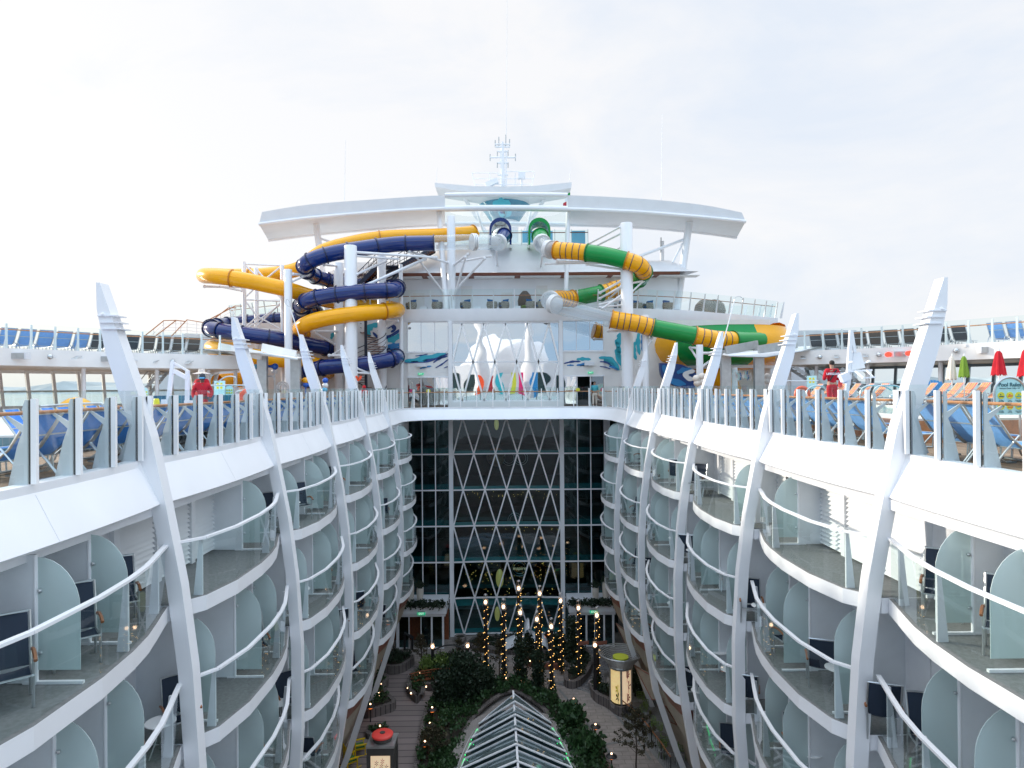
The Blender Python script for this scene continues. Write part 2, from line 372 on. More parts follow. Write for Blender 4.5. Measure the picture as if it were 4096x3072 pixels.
def od(i):
    if i < 20: return ORD[i]
    t = ['twenty', 'thirty', 'forty', 'fifty', 'sixty'][(i + 1) // 10 - 2]; u = (i + 1) % 10
    return (t[:-1] + 'ieth') if u == 0 else t + '-' + ORD[u - 1]
def lerp(tab, z):
    if z >= tab[0][0]: return tab[0][1]
    for (a, u), (b, v_) in zip(tab, tab[1:]):
        if z >= b: return u + (v_ - u) * (z - a) / (b - a)
    return tab[-1][1]
def crom(pts, k=6, closed=False):
    p = [Vector(q) for q in pts]; out = []; n = len(p)
    for i in range(n - 1):
        a = p[max(i - 1, 0)]; b = p[i]; c = p[i + 1]; d = p[min(i + 2, n - 1)]
        for j in range(k):
            t = j / k; out.append(.5 * ((2 * b) + (c - a) * t + (2 * a - 5 * b + 4 * c - d) * t * t + (3 * b - a - 3 * c + d) * t ** 3))
    out.append(p[-1]); return out
SN = {-1: 'left', 1: 'right'}
def SK(sx, y): return -.02 * (y - 22) if sx > 0 else 0
# ---------------- sea, hills, park floor, pool deck ----------------
o = MB().bx(-9000, 9000, -4000, 12000, -46, -45).build('sea', 'sea_water', origin=False); struct(o)
b = MB(); k = 60
rows = [[(-9000 + 300 * i, 9000, -45) for i in range(k + 1)], [(-9000 + 300 * i, 9300, 60 + 45 * math.sin(i * .9) + 30 * math.sin(i * 2.3)) for i in range(k + 1)], [(-9000 + 300 * i, 10500, 70 + 40 * math.sin(i * .7 + 1)) for i in range(k + 1)]]
b.grid(rows); rows = [[(x_, -600 + 300 * i, z_) for i in range(33)] for x_, z_ in ((7000, -45), (7300, 110), (8200, 140))]
b.grid(rows); struct(b.build('hills', 'hill', origin=False))
ZD = -1.62; PF = -20.5
NP = [(-7.9 - .25, 3)] ; Y0, Y1, RC = 3, 50.0, 3.2
def arcpts(sx, hw, yf, r, n=8): return [(sx * (hw - r + r * math.cos(a)), yf - r + r * math.sin(a)) for a in [PI / 2 * i / n for i in range(n + 1)]]
arcL = arcpts(-1, 8.2, 49.75, 3.2)
poly = [(-46, 3), (-8.2, 3)] + arcL + [(-x + SK(1, y), y) for x, y in reversed(arcL)] + [(8.58, 3), (46, 3), (46, 57), (-46, 57)]
b = MB(); b.prism([(x, y, ZD) for x, y in poly], (0, 0, -.25)); struct(b.build('pool_deck', 'deck_teak', origin=False))
# park ground
struct(MB().bx(-10.5, 10.5, 2, 60, PF - .3, PF).build('park_ground', 'pavers', origin=False))

# ---------------- balconies, ribs, deck edge ----------------
RIBY = [14.0 + 6.85 * i for i in range(5)]; PITCH = 6.85
RIBHW = [(2.31, 9.04), (.87, 8.55), (0, 8.26), (-.78, 8.02), (-1.47, 7.86), (-2.2, 7.72), (-2.55, 7.64), (-4.2, 7.33), (-6, 7.1), (-8.3, 6.95), (-11, 6.95), (-12.5, 7.05), (-14, 7.27), (-16.3, 7.65), (-17.5, 8.05), (-19.6, 8.75), (-20.5, 9.1)]
LV = [-4.65, -7.62, -10.59, -13.56]
OFF = [(0, .36), (.05, .20), (.11, -.12), (.28, -.35), (.5, -.37), (.65, -.27), (.76, -.13), (.86, .07), (.93, .22), (1, .36)]

def edge(sx, k, z, inset=0):
    y0 = RIBY[0] + PITCH * (k - 1); hw = lerp(RIBHW, z)
    return [(sx * (hw + o + inset) + SK(sx, y0), y0 + PITCH * t) for t, o in OFF]
def at_t(sx, k, z, t, inset=0):
    e = edge(sx, k, z, inset)
    for (a, _), (b_, _), p, q in zip(OFF, OFF[1:], e, e[1:]):
        if t <= b_: u = (t - a) / (b_ - a); return (p[0] + (q[0] - p[0]) * u, p[1] + (q[1] - p[1]) * u)
    return e[-1]
WALL = 8.85
BAYN = ['bay nearest the camera', 'second bay from the camera', 'third bay from the camera', 'fourth bay from the camera', 'fifth bay from the camera', 'farthest bay by the atrium']
LVN = ['top', 'second', 'third', 'lowest']
def plan(e, z): return [(x, y, z) for x, y in e]
LOUV = {(-1, 1), (1, 1), (1, 2)}
CELLS = [.14, .47, .70]
def balcony(sx, k, j):
    z = LV[j]; ceil = (LV[j - 1] - .36) if j else -2.6
    e = edge(sx, k, z); ym = (e[0][1] + e[-1][1]) / 2
    if not any(inview((x, y, zz), 60) for x, y in e for zz in (z - .4, z + 1.3, ceil)): return
    louv = j == 0 and (sx, k) in LOUV
    T = thing('balcony', f"{'louvre backed' if louv else 'curved white'} balcony, {LVN[j]} row, {BAYN[k]}, {SN[sx]} side", 'balcony', (sx * 8, ym, z), 'curved cabin balconies')
    y0, y1 = e[0][1] + .04, e[-1][1] + .02
    b = MB(); out = [(sx * (WALL + .1), y0), (sx * (WALL + .1), y1)]
    e2 = [(x, min(max(y, y0), y1)) for x, y in e]
    b.mi = 0; loop = e2 + [out[1], out[0]]
    n = len(loop); top = [(x, y, z) for x, y in loop]; bot = [(x, y, z - .34) for x, y in loop]
    b.add(top + bot, [tuple(range(n - 1, -1, -1)), ]); b.m[-1] = 1
    b.add(top + bot, [tuple(range(n, 2 * n))] + [(i, (i + 1) % n, (i + 1) % n + n, i + n) for i in range(n)])
    b.build('deck_slab', ['paint', 'carpet'], T)
    # lip
    # handrail
    h = 1.3; e3 = [(x + sx * .03, y) for x, y in e2]
    b = MB()
    for p, q in zip(e3, e3[1:]): b.bar((*p, z + h), (*q, z + h), .10, .05)
    b.build('handrail', 'paint', T)
    # glass panels and stanchions
    idx = [(0, 2), (2, 4), (4, 6), (6, 8), (8, 9)]
    for a, c in idx:
        b = MB(); g = [(x + sx * .05, y) for x, y in e2[a:c + 1]]
        b.grid([[(x, y, z + .03) for x, y in g], [(x, y, z + h - .03) for x, y in g]]); b.build('glass_panel', 'glass', T)
    for a in (2, 5, 8):
        x, y = e2[a]; x += sx * .09
        MB().prism([(x, y, z), (x + sx * .20, y, z), (x + sx * .07, y, z + h - .03), (x, y, z + h - .03)], (0, .05, 0)).build('rail_post', 'paint_grey', T)
    # back wall
    b = MB()
    if louv:
        nb = int((ceil - z) / .12); yy = [y0 + (y1 - y0) * i / 4 for i in range(5)]
        for i in range(4):
            for q in range(nb):
                za = z + .05 + q * .12
                b.prism([(sx * WALL, yy[i] + .15, za), (sx * (WALL - .10), yy[i] + .15, za + .02), (sx * (WALL - .02), yy[i] + .15, za + .11)], (0, yy[i + 1] - yy[i] - .3, 0))
        b.build('louvre_wall', 'louvre', T)
        b = MB()
        for i in range(5): b.bx(sx * (WALL - .02) - .10, sx * (WALL - .02) + .10, yy[i] - .1, yy[i] + .1, z + .01, ceil)
        b.bx(min(sx * (WALL + .04), sx * (WALL + .09)), max(sx * (WALL + .04), sx * (WALL + .09)), y0, y1, z, ceil); b.build('wall_frame', 'paint', T)
    else:
        b.bx(min(sx * WALL, sx * (WALL + .08)), max(sx * WALL, sx * (WALL + .08)), y0, y1, z + .003, ceil)
        b.build('cabin_wall', 'paint_grey', T)
    for t in CELLS:
        if louv and t != CELLS[2 if k == 1 else 0]: continue
        x, y = at_t(sx, k, z, t); ax = abs(x); pole = sx * (ax + .92); zt = min(ceil - .02, z + 2.45)
        b = MB(); xa, xb = sorted((pole, sx * WALL)); b.bx(xa, xb, y - .02, y + .02, z + .02, ceil); b.build('partition', 'wall_grey', T)
        b = MB(); rr = .70; za = zt - .85
        pts = [(pole - sx * .03, y, z + .22)] + [(pole - sx * rr, y, z + .22)] + [(pole - sx * (rr * math.cos(a) if a else rr), y, za + .83 * math.sin(a)) for a in [PI / 2 * i / 8 for i in range(8)]] + [(pole - sx * .03, y, zt - .02)]
        b.prism(pts, (0, .012, 0)); s_ = b.build('frosted_screen', 'frosted', T)
        b = MB(); b.cyl((pole, y, z), .035, ceil - z, 10); b.build('screen_pole', 'paint', T)
        b = MB(); xa, xb = sorted((pole - sx * .75, pole + sx * .2)); b.bx(xa, xb, y - .03, y + .03, z + .004, z + .05); b.build('floor_bar', 'paint', T)
        b = MB()
        for zz in (z + .5, zt - .55): b.ball((pole - sx * .08, y - .02, zz), .035, 8)
        b.build('screen_clamp', 'metal', T)
for sx in (-1, 1):
    for k in range(6):
        for j in range(4): balcony(sx, k, j)
    # deckhead above the top balconies, wall behind everything, lower sloping skirt
    b = MB(); xa, xb = sorted((sx * 7.95, sx * 9.5)); b.bx(xa, xb, 5, 50, -2.72, -2.5)
    o = b.build('deck_underside', 'paint_grey'); tag(o, f'grey underside of the pool deck above the {SN[sx]} balconies', 'ceiling')
    b = MB(); xa, xb = sorted((sx * (WALL + .15), sx * (WALL + .4))); b.bx(xa, xb, 4, 53.6, -17, -2.0)
    tag(b.build('cabin_block', 'paint_grey'), f'plain cabin block behind the {SN[sx]} side balconies', 'wall')
    b = MB(); rows = []
    for k in range(6):
        for x, y in edge(sx, k, LV[3])[:-1]: rows.append((x, y))
    T = thing('park_side_wall', f'sloping beige wall with brown trim under the {SN[sx]} balconies along the park', 'wall', (sx * 9, 28, PF))
    pr = lambda f: [(f(abs(x - SK(sx, y))) * sx + SK(sx, y), y) for x, y in rows]
    b.grid([[(x, y, -14.35) for x, y in pr(lambda h: h + .30)], [(x, y, -15.6) for x, y in pr(lambda h: .5 * h + 4.15)], [(x, y, -17.6) for x, y in pr(lambda h: 8.95)], [(x, y, -19.0) for x, y in pr(lambda h: 9.25)], [(x, y, PF) for x, y in pr(lambda h: 9.7)]])
    b.build('sloping_panel', 'beige_panel', T)
    b = MB(); b.grid([[(x, y, -13.89) for x, y in pr(lambda h: h + .05)], [(x, y, -14.42) for x, y in pr(lambda h: h + .26)]]); b.build('trim_board', 'brown_trim', T)

# fascia, curb and posts follow one path from near the camera round the end
def bulge(t): return .22 * (math.sin(PI * min(1, max(0, t))) ** .6 if 0 < t < 1 else 0)
def fpath(sx):
    pts = []
    for k in range(5):
        for i in range(12):
            t = i / 12; pts.append((8.22 - bulge(t) * .9, RIBY[0] + PITCH * (k - 1) + PITCH * t))
    pts.append((8.22, RIBY[4])); pts += [(8.2, 43.2), (8.2, 45.2)]
    pts += [(x, y) for x, y in arcpts(1, 8.2, 49.75, 3.2, 10)][0:]
    return [(sx * x + SK(sx, y), y) for x, y in pts]
full = fpath(-1) + list(reversed(fpath(1)))
def withn(pts):
    out = []
    for i, (x, y) in enumerate(pts):
        a = pts[max(i - 1, 0)]; c = pts[min(i + 1, len(pts) - 1)]; dx, dy = c[0] - a[0], c[1] - a[1]; l = math.hypot(dx, dy) or 1
        out.append((x, y, dy / l, -dx / l))       # points into the well
    return out
fp = withn(full)
T = thing('deck_edge', 'long white curving deck edge band framing the open park well', 'deck edge', (0, 49.75, -2.5))
b = MB(); n = len(fp); rows = []
for i, (x, y, nx, ny) in enumerate(fp):
    inw = .44
    rows.append([(x - nx * .28, y - ny * .28, -1.52), (x + nx * .02, y + ny * .02, -1.52), (x + nx * .02, y + ny * .02, -1.66), (x + nx * .05, y + ny * .05, -1.69), (x + nx * inw, y + ny * inw, -2.45), (x + nx * (inw - .04), y + ny * (inw - .04), -2.49), (x - nx * .4, y - ny * .4, -2.49)])
b.grid(rows); b.build('fascia', 'paint', T, smooth=True)
b = MB()
for x, y, nx, ny in fp[6:-6:12]:
    if y > 49: continue
    b = MB()
    b.bar((x + nx * .055, y + ny * .055, -1.69), (x + nx * .447, y + ny * .447, -2.45), .008, .004)
    b.build('weld_seam', 'paint', T)
# ribs
def rib(sx, i):
    y = RIBY[i]; T = thing('curved_rib', f'white curved steel rib, {ORD[i]} from the camera on the {SN[sx]} side', 'rib', (sx * 9, y, PF), 'curved steel ribs')
    zz = [2.31, 1.74, .87, 0, -1, -2, -2.45, -3.3, -4.2, -5.1, -6, -7, -8.3, -9.6, -11, -12.5, -14, -15.2, -16.3, -17.5, -18.6, -19.6, -20.5]
    inner = [(lerp(RIBHW, z), z) for z in zz]
    K = SK(sx, y)
    def wd(z): return lerp([(2.31, .08), (1.74, .26), (.87, .39), (0, .41), (-1.5, .38), (-2.45, .32), (-20.5, .32)], z)
    outer = [(lerp(RIBHW, z) + wd(z), z) for z in zz]
    pts = [(sx * x, y - .02, z) for x, z in inner] + [(sx * x, y - .02, z) for x, z in reversed(outer)]
    n = len(zz); b = MB(); vs = []
    for dy in (-.02, .30):
        for (xi, z), (xo, _) in zip(inner, outer): vs += [(sx * xi + K, y + dy, z), (sx * xo + K, y + dy, z)]
    fs = []; q = 2 * n
    for a in range(n - 1):
        i0 = 2 * a; fs += [(i0, i0 + 1, i0 + 3, i0 + 2), (q + i0, q + i0 + 2, q + i0 + 3, q + i0 + 1), (i0, i0 + 2, q + i0 + 2, q + i0), (i0 + 1, q + i0 + 1, q + i0 + 3, i0 + 3)]
    fs += [(0, q, q + 1, 1), (q - 2, q - 1, 2 * q - 1, 2 * q - 2)]
    b.add(vs, fs); b.build('blade', 'paint', T)
    for q_ in range(3):
        z = 1.30 + .14 * q_; x = lerp(RIBHW, z)
        b = MB(); xa, xb = sorted((sx * (x - .12) + K, sx * (x + .28) + K)); b.bx(xa, xb, y - .06, y + .34, z, z + .025); b.build('fin', 'paint', T)
    b = MB(); z = 1.62; b.ball((sx * (lerp(RIBHW, z) + .16) + K, y - .03, z), .05, 8); b.build('bolt_cap', 'paint', T)
    # gusset joining the rib to the deck edge
    b = MB(); b.prism([(sx * 8.25 + K, y + .1, -.35), (sx * 8.75 + K, y + .1, -1.52), (sx * 8.0 + K, y + .1, -1.52)], (0, .05, 0))
    b.prism([(sx * 8.2 + K, y + .02, -1.5), (sx * 7.80 + K, y + .02, -2.47), (sx * 8.15 + K, y - .75, -2.0)], (0, .3, 0)); b.build('gusset', 'paint', T)
for sx in (-1, 1):
    for i in range(5): rib(sx, i)

# main railing: posts with fins, teak handrail, glass windscreen
def rail_run(sx, path, nm, gl):
    """path: list of (x, y, inward nx, ny); nx points to the well"""
    T = thing('glass_railing', gl, 'railing', (path[0][0], path[0][1], ZD))
    for x, y, nx, ny in path:
        p = lambda o, z: (x - nx * o, y - ny * o, z)
        t = (-ny * .022, nx * .022, 0)
        b = MB(); b.bar(p(-.055, -1.51), p(-.055, -.13), .065, .09, up=(nx, ny, 0)); po = b.build('post', 'post_paint', T)
        b = MB(); b.bar(p(.012, -1.51), p(.012, -.15), .035, .04, up=(nx, ny, 0)); b.build('gasket', 'rubber', po)
        b = MB(); pts = [p(.06, -1.56), p(.38, -1.56), p(.23, -.90), p(.15, -.68), p(.42, -.43), p(.39, -.40), p(.13, -.56), p(.14, -.26), p(.10, -.15), p(.06, -.15)]
        b.prism(pts, t); b.build('support_fin', 'fin_grey', po)
    b = MB(); b.tube([(x - nx * .41, y - ny * .41, -.375) for x, y, nx, ny in path], .032, 8); b.build('handrail', 'teak', T, smooth=True)
    for (x, y, nx, ny), (x2, y2, mx_, my) in zip(path, path[1:]):
        b = MB(); b.quad((x, y, -1.5), (x2, y2, -1.5), (x2, y2, -.015), (x, y, -.015)); b.build('glass_panel', 'glass', T)
def resample(pts, step, y0, y1):
    out = []; acc = 0; last = None
    for (x, y), (x2, y2) in zip(pts, pts[1:]):
        l = math.hypot(x2 - x, y2 - y); 
        while acc <= l:
            u = acc / l; out.append((x + (x2 - x) * u, y + (y2 - y) * u)); acc += step
        acc -= l
    return out
for sx in (-1, 1):
    for k in range(5):
        y0 = RIBY[0] + PITCH * (k - 1); ps = []
        for i in range(5):
            t = (i + 1.06) / 6.15
            y = y0 + PITCH * t; ps.append((sx * (8.22 - .9 * bulge(t)) + SK(sx, y), y, -sx, 0))
        ps = [(sx * (8.22 - .9 * bulge(.035)) + SK(sx, y0), y0 + PITCH * .035, -sx, 0)] + ps[0:] 
        t_ = .985; ps = [ps[0]] + ps[1:] + ([(sx * (8.22 - .9 * bulge(t_)) + SK(sx, y0 + PITCH), y0 + PITCH * t_, -sx, 0)] if True else [])
        rail_run(sx, ps, 'rail', f'glass railing with teak handrail, {BAYN[k]}, {SN[sx]} pool deck')
endp = [(-8.2, 41.6), (-8.2, 43.2), (-8.2, 45.2)] + arcL
endp = endp + [(-x + SK(1, y), y) for x, y in reversed(endp)]
rs = resample(endp, 1.24, 0, 0)
rail_run(0, withn(rs), 'rail', 'glass windscreen railing across the far end of the park well in front of the doors')
# ---------------- forward superstructure ----------------
def ZF(x0, y0, k=.4521): return lambda x, y, d: P(x0 + k * x, y0 + k * y, d)
Z1 = ZF(0, 1000); Z2 = ZF(750, 850); Z3 = ZF(1550, 500); Z4 = ZF(1550, 1150); Z5 = ZF(2400, 850); Z6 = ZF(3096, 1000)
XC, FY = -.32, 53.6
def ribbon(pts, wid, m, nm, par, th=.015, nrm=(0, -1, 0)):
    pts = crom(pts, 5); n = len(pts); top = []; bot = []
    for i, p in enumerate(pts):
        d = (pts[min(i + 1, n - 1)] - pts[max(i - 1, 0)]).normalized(); s_ = d.cross(Vector(nrm)).normalized()
        t = i / (n - 1); ww = wid * (math.sin(PI * min(1, t * .93 + .04)) ** .7) * (1 + .25 * math.sin(t * 17)) / 2
        top.append(p + s_ * ww); bot.append(p - s_ * ww)
    off = Vector(nrm) * th; b = MB(); b.grid([[q + off for q in bot], [q + off for q in top]]); b.grid([[q for q in bot], [q + off for q in bot]]); b.grid([[q + off for q in top], [q for q in top]])
    return b.build(nm, m, par)
# --- lower atrium glass wall ---
T = thing('atrium_glass_wall', 'tall dark glass wall with white diamond lattice closing the park well', 'glass wall', (XC, FY, PF))
LN = [-2.54 - 2.97 * i for i in range(7)]
def fy(x): return FY + .22 * (1 - (x / 4.45) ** 2)          # the middle bay is gently hollow
for i, (z1, z0) in enumerate(zip(LN, LN[1:])):
    par = 0 if i % 2 == 0 else 1           # nodes at the upper line
    b = MB(); xs = [-4.4 + 8.8 * q / 12 for q in range(13)]
    for p, q in zip(xs, xs[1:]): b.bar((XC + p, fy(p) - .06, z0), (XC + q, fy(q) - .06, z0), .12, .10)
    b.build('transom', 'paint', T)
    up = [-3.6, -1.8, 0, 1.8, 3.6] if par == 0 else [-4.5, -2.7, -.9, .9, 2.7, 4.5]
    for x in up:
        for dx in (-.9, .9):
            x2 = x + dx
            if abs(x2) > 4.51: continue
            a = (XC + max(-4.4, min(4.4, x)), fy(x) - .08, z1); c = (XC + max(-4.4, min(4.4, x2)), fy(x2) - .08, z0)
            bb = MB(); bb.bar(a, c, .11, .10, up=(0, 1, 0)); bb.build('lattice_bar', 'paint', T)
    b = MB(); b.grid([[(XC + x, fy(x), z0) for x in xs], [(XC + x, fy(x), z1) for x in xs]]); b.build('glass_pane', 'dark_window', T, smooth=True)
    b = MB(); b.grid([[(XC + x, fy(x) + .12, z0 + (-.7 if i < 5 else .05)) for x in xs], [(XC + x, fy(x) + .12, z0 + (-.05 if i < 5 else .4)) for x in xs]]) if i > 3 else b.grid([[(XC + x, fy(x) + .5, z0 - .12) for x in xs], [(XC + x, fy(x) + .5, z0 + .22) for x in xs]]); b.build('spandrel', 'teal_glass', T)
for sx in (-1, 1):
    for xa in (4.4, 8.05):
        b = MB(); b.bx(*sorted((XC + sx * xa, XC + sx * (xa + (.34 if xa < 5 else .5)))), FY - .22, FY + .1, PF, -2.5); b.build('pillar', 'paint', T)
    for i, (z1, z0) in enumerate(zip(LN, LN[1:])):
        if i > 4: continue
        for q in range(3):
            x0 = 4.76 + q * 1.10; b = MB(); b.bx(*sorted((XC + sx * x0, XC + sx * (x0 + 1.08))), FY - .02, FY, z0 + .06, z1 - .06); b.build('glass_pane', 'dark_window', T)
            b = MB(); b.bx(*sorted((XC + sx * x0, XC + sx * (x0 + 1.08))), FY + .1, FY + .14, z0 + .06, z0 + .48); b.build('spandrel', 'teal_glass', T)
            if q: b = MB(); b.bx(*sorted((XC + sx * (x0 - .04), XC + sx * (x0 + .04))), FY - .1, FY, z0, z1); b.build('mullion', 'paint', T)
        b = MB(); b.bx(*sorted((XC + sx * 4.74, XC + sx * 8.05)), FY - .11, FY, z0 - .05, z0 + .05); b.build('transom', 'paint', T)
T = thing('atrium_interior', 'dim multi storey interior with floors seen through the atrium glass', 'interior', (XC, 60, PF))
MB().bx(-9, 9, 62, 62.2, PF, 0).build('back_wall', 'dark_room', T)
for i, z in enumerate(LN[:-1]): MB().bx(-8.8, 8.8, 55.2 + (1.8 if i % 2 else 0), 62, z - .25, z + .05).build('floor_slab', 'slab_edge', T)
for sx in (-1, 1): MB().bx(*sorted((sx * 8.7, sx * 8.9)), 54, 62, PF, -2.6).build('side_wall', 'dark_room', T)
random.seed(3)
def orb(nm, lab, sx, sy, d, r, m, sq=(1, 1, 1)):
    p = P(sx, sy, d); o = MB().ball((0, 0, 0), r, 20, sq).build(nm, m, smooth=True, origin=False); o.location = p; WL[o.name] = p
    return tag(o, lab, 'ornament')
orb('hanging_sphere', 'mottled copper sphere hanging behind the upper lattice glass', 1984, 1828, 55.6, .82, 'copper')
orb('hanging_disc', 'gilded ring shaped disc hanging low behind the lattice glass', 1999, 2313, 55.4, .80, 'gold', (.42, .3, 1))
orb('hanging_disc', 'gilded disc hanging lowest behind the lattice glass', 1989, 2455, 55.4, .62, 'gold', (.36, .3, 1))
orb('hanging_disc', 'gold edged disc at the very top of the lattice glass', 1986, 1697, 55.4, .5, 'gold', (.4, .3, 1))
for sx_, sy_, r_, lab in ((2036, 1832, .62, 'clear glass ring hanging beside the copper sphere'), (2083, 1832, .60, 'clear glass ring right of the copper sphere'), (2078, 2273, .66, 'glass bubble with the word inspire behind the lattice'), (2060, 2080, .6, 'empty glass bubble ring mid height behind the lattice')):
    p = P(sx_, sy_, 55.2); T = thing('hanging_bubble', lab, 'ornament', p)
    for rr in (r_, r_ * .72): b = MB(); b.tube([(p.x + rr * math.cos(a), p.y, p.z + rr * math.sin(a)) for a in [2 * PI * q / 28 for q in range(28)]], .025, 6, closed=True); b.build('ring', 'metal', T)
    if 'inspire' in lab: text('inspire', .42, (p.x, p.y - .05, p.z), FACE, 'lit_cream', T)
b = MB()
for q in range(150):
    x = random.uniform(-4.2, 4.2); z = random.choice([-9.4, -12.3, -15.2, -15.9, -16.6, -17.9]) + random.uniform(-.2, .2); b.ball((x, random.uniform(55.6, 58), z), .022, 4)
o = b.build('distant_fairy_lights', 'bulb'); tag(o, 'scattered tiny warm lights deep inside the atrium', 'lights'); struct(o, 'stuff')

# --- entrance pavilions with planters at park level ---
for sx in (-1, 1):
    X0 = XC + sx * 4.8; X1 = XC + sx * (9.3 if sx < 0 else 8.6); a, c = sorted((X0, X1)); yf = 50.9
    T = thing('entrance_pavilion', f'white entrance with sliding glass doors and planted roof edge, {SN[sx]} of lattice glass', 'entrance', ((X0 + X1) / 2, yf, PF))
    MB().bx(a, c, yf, 53.4, -17.75, -17.0).build('canopy', 'paint', T); MB().bx(a + .1, c - .1, yf + .12, 53.3, -17.98, -17.75).build('door_head', 'paint', T)
    for x in (a, a + .55, c - .35): MB().bx(x, x + .14, yf + .1, yf + .3, PF, -17.98).build('jamb', 'paint', T)
    ww = (c - .3 - a - .7) / 4
    for q in range(4):
        if q == (1 if sx < 0 else 9): continue
        x = a + .7 + q * ww; d = MB().bx(x, x + .07, yf + .2, yf + .26, PF, -17.98); d.bx(x + ww - .07, x + ww, yf + .2, yf + .26, PF, -17.98); d.bx(x, x + ww, yf + .19, yf + .27, PF, PF + .1); dr = d.build('door_frame', 'paint', T)
        MB().bx(x + .07, x + ww - .07, yf + .22, yf + .24, PF + .1, -17.98).build('door_glass', 'dark_window', dr)
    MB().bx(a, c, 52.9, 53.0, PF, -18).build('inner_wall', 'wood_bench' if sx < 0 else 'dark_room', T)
    ex = XC + sx * 6.75; e = thing('exit_sign', f'small green exit sign above the {SN[sx]} park doors', 'exit sign', (ex, yf - .1, -17.7))
    MB().bx(ex - .3, ex + .3, yf - .12, yf - .06, -17.78, -17.55).build('sign_box', 'exit_green', e); text('EXIT', .2, (ex, yf - .125, -17.66), FACE, 'exit_white', e, bold=.004)
    MB().bx(ex - .3, ex + .3, yf - .12, yf, -17.54, -17.5).build('bracket', 'metal', e)
def leaves(b, c, rx, ry, rz, n, s, up=.3):
    for _ in range(n):
        while True:
            u = Vector([random.uniform(-1, 1) for _ in range(3)])
            if u.length <= 1: break
        u = u * (.55 + .45 * random.random()) / max(u.length, .35) * max(u.length, .5)
        p = Vector((c[0] + u.x * rx, c[1] + u.y * ry, c[2] + u.z * rz)); d = Vector([random.uniform(-1, 1) for _ in range(3)]) + Vector((0, 0, up)); d.normalize()
        e = d.cross(Vector((random.uniform(-1, 1), random.uniform(-1, 1), .1))).normalized() * s * random.uniform(.25, .5); f = d * s * random.uniform(.6, 1.3)
        b.add([p, p + e + f * .4, p + f, p - e + f * .4], [(0, 1, 2, 3)])
for sx in (-1, 1):
    X0 = XC + sx * 4.9; X1 = XC + sx * 8.9; b = MB()
    for q in range(26): leaves(b, (X0 + (X1 - X0) * (q + .5) / 26, 50.85, -16.92 + .1 * math.sin(q * 2.1)), .28, .25, .3 + .12 * math.sin(q * 1.3), 46, .2, -.1)
    tag(b.build('trailing_hedge', 'leaf_dark'), f'dark trailing hedge along the {SN[sx]} entrance roof edge', 'hedge')
for lab, x, y, hgt, r in (('tall cream ribbed pot, outer one on the left entrance roof', 1642, 2388, 1.42, .30), ('shorter cream ribbed pot, inner one on the left entrance roof', 1680, 2385, 1.1, .27),
                          ('shorter cream ribbed pot, inner one on the right entrance roof', 2382, 2372, 1.0, .26), ('tall cream ribbed pot, outer one on the right entrance roof', 2424, 2374, 1.4, .30)):
    p = P(x, y, 51.6); p.z = -17.0; T = thing('potted_plant', lab, 'pot', p); h2 = hgt
    b = MB(); b.lathe([(r * .72, 0), (r * .95, h2 * .4), (r, h2 * .8), (r * .92, h2)], p, 20); b.build('pot', 'ceramic', T, smooth=True)
    b = MB(); leaves(b, (p.x, p.y, p.z + h2 + .2), .4, .4, .32, 170, .2, .5); b.build('foliage', 'leaf_dark', T)

# --- pool deck level front: lounge windows, doors, murals ---
T = thing('lounge_front', 'white deck front with tall mirrored lattice windows, doors and painted wave murals', 'building front', (XC, FY, ZD))
for i, (z1, z0) in enumerate(((5.28, 2.08), (2.08, -1.12))):
    xs = [-4.4 + 8.8 * q / 12 for q in range(13)]
    b = MB(); b.bx(XC - 4.4, XC + 4.4, FY - .12, FY, z0 - .05, z0 + .05); b.build('transom', 'paint', T)
    for x in ([-3.6, -1.8, 0, 1.8, 3.6] if i == 0 else [-4.5, -2.7, -.9, .9, 2.7, 4.5]):
        for dx in (-.9, .9):
            x2 = x + dx
            if abs(x2) > 4.51: continue
            bb = MB(); bb.bar((XC + max(-4.4, min(4.4, x)), FY - .09, z1), (XC + max(-4.4, min(4.4, x2)), FY - .09, z0), .14, .12, up=(0, 1, 0)); bb.build('lattice_bar', 'post_paint', T)
    MB().bx(XC - 4.4, XC + 4.4, FY + .02, FY + .04, z0, z1).build('mirrored_pane', 'mirror_window', T)
MB().bx(XC - 4.5, XC + 4.5, FY - .2, FY + .1, ZD, -1.17).build('sill', 'paint', T)
MB().bx(XC - 4.5, XC + 4.5, FY - .1, FY + .3, 5.28, 5.45).build('head', 'paint', T)
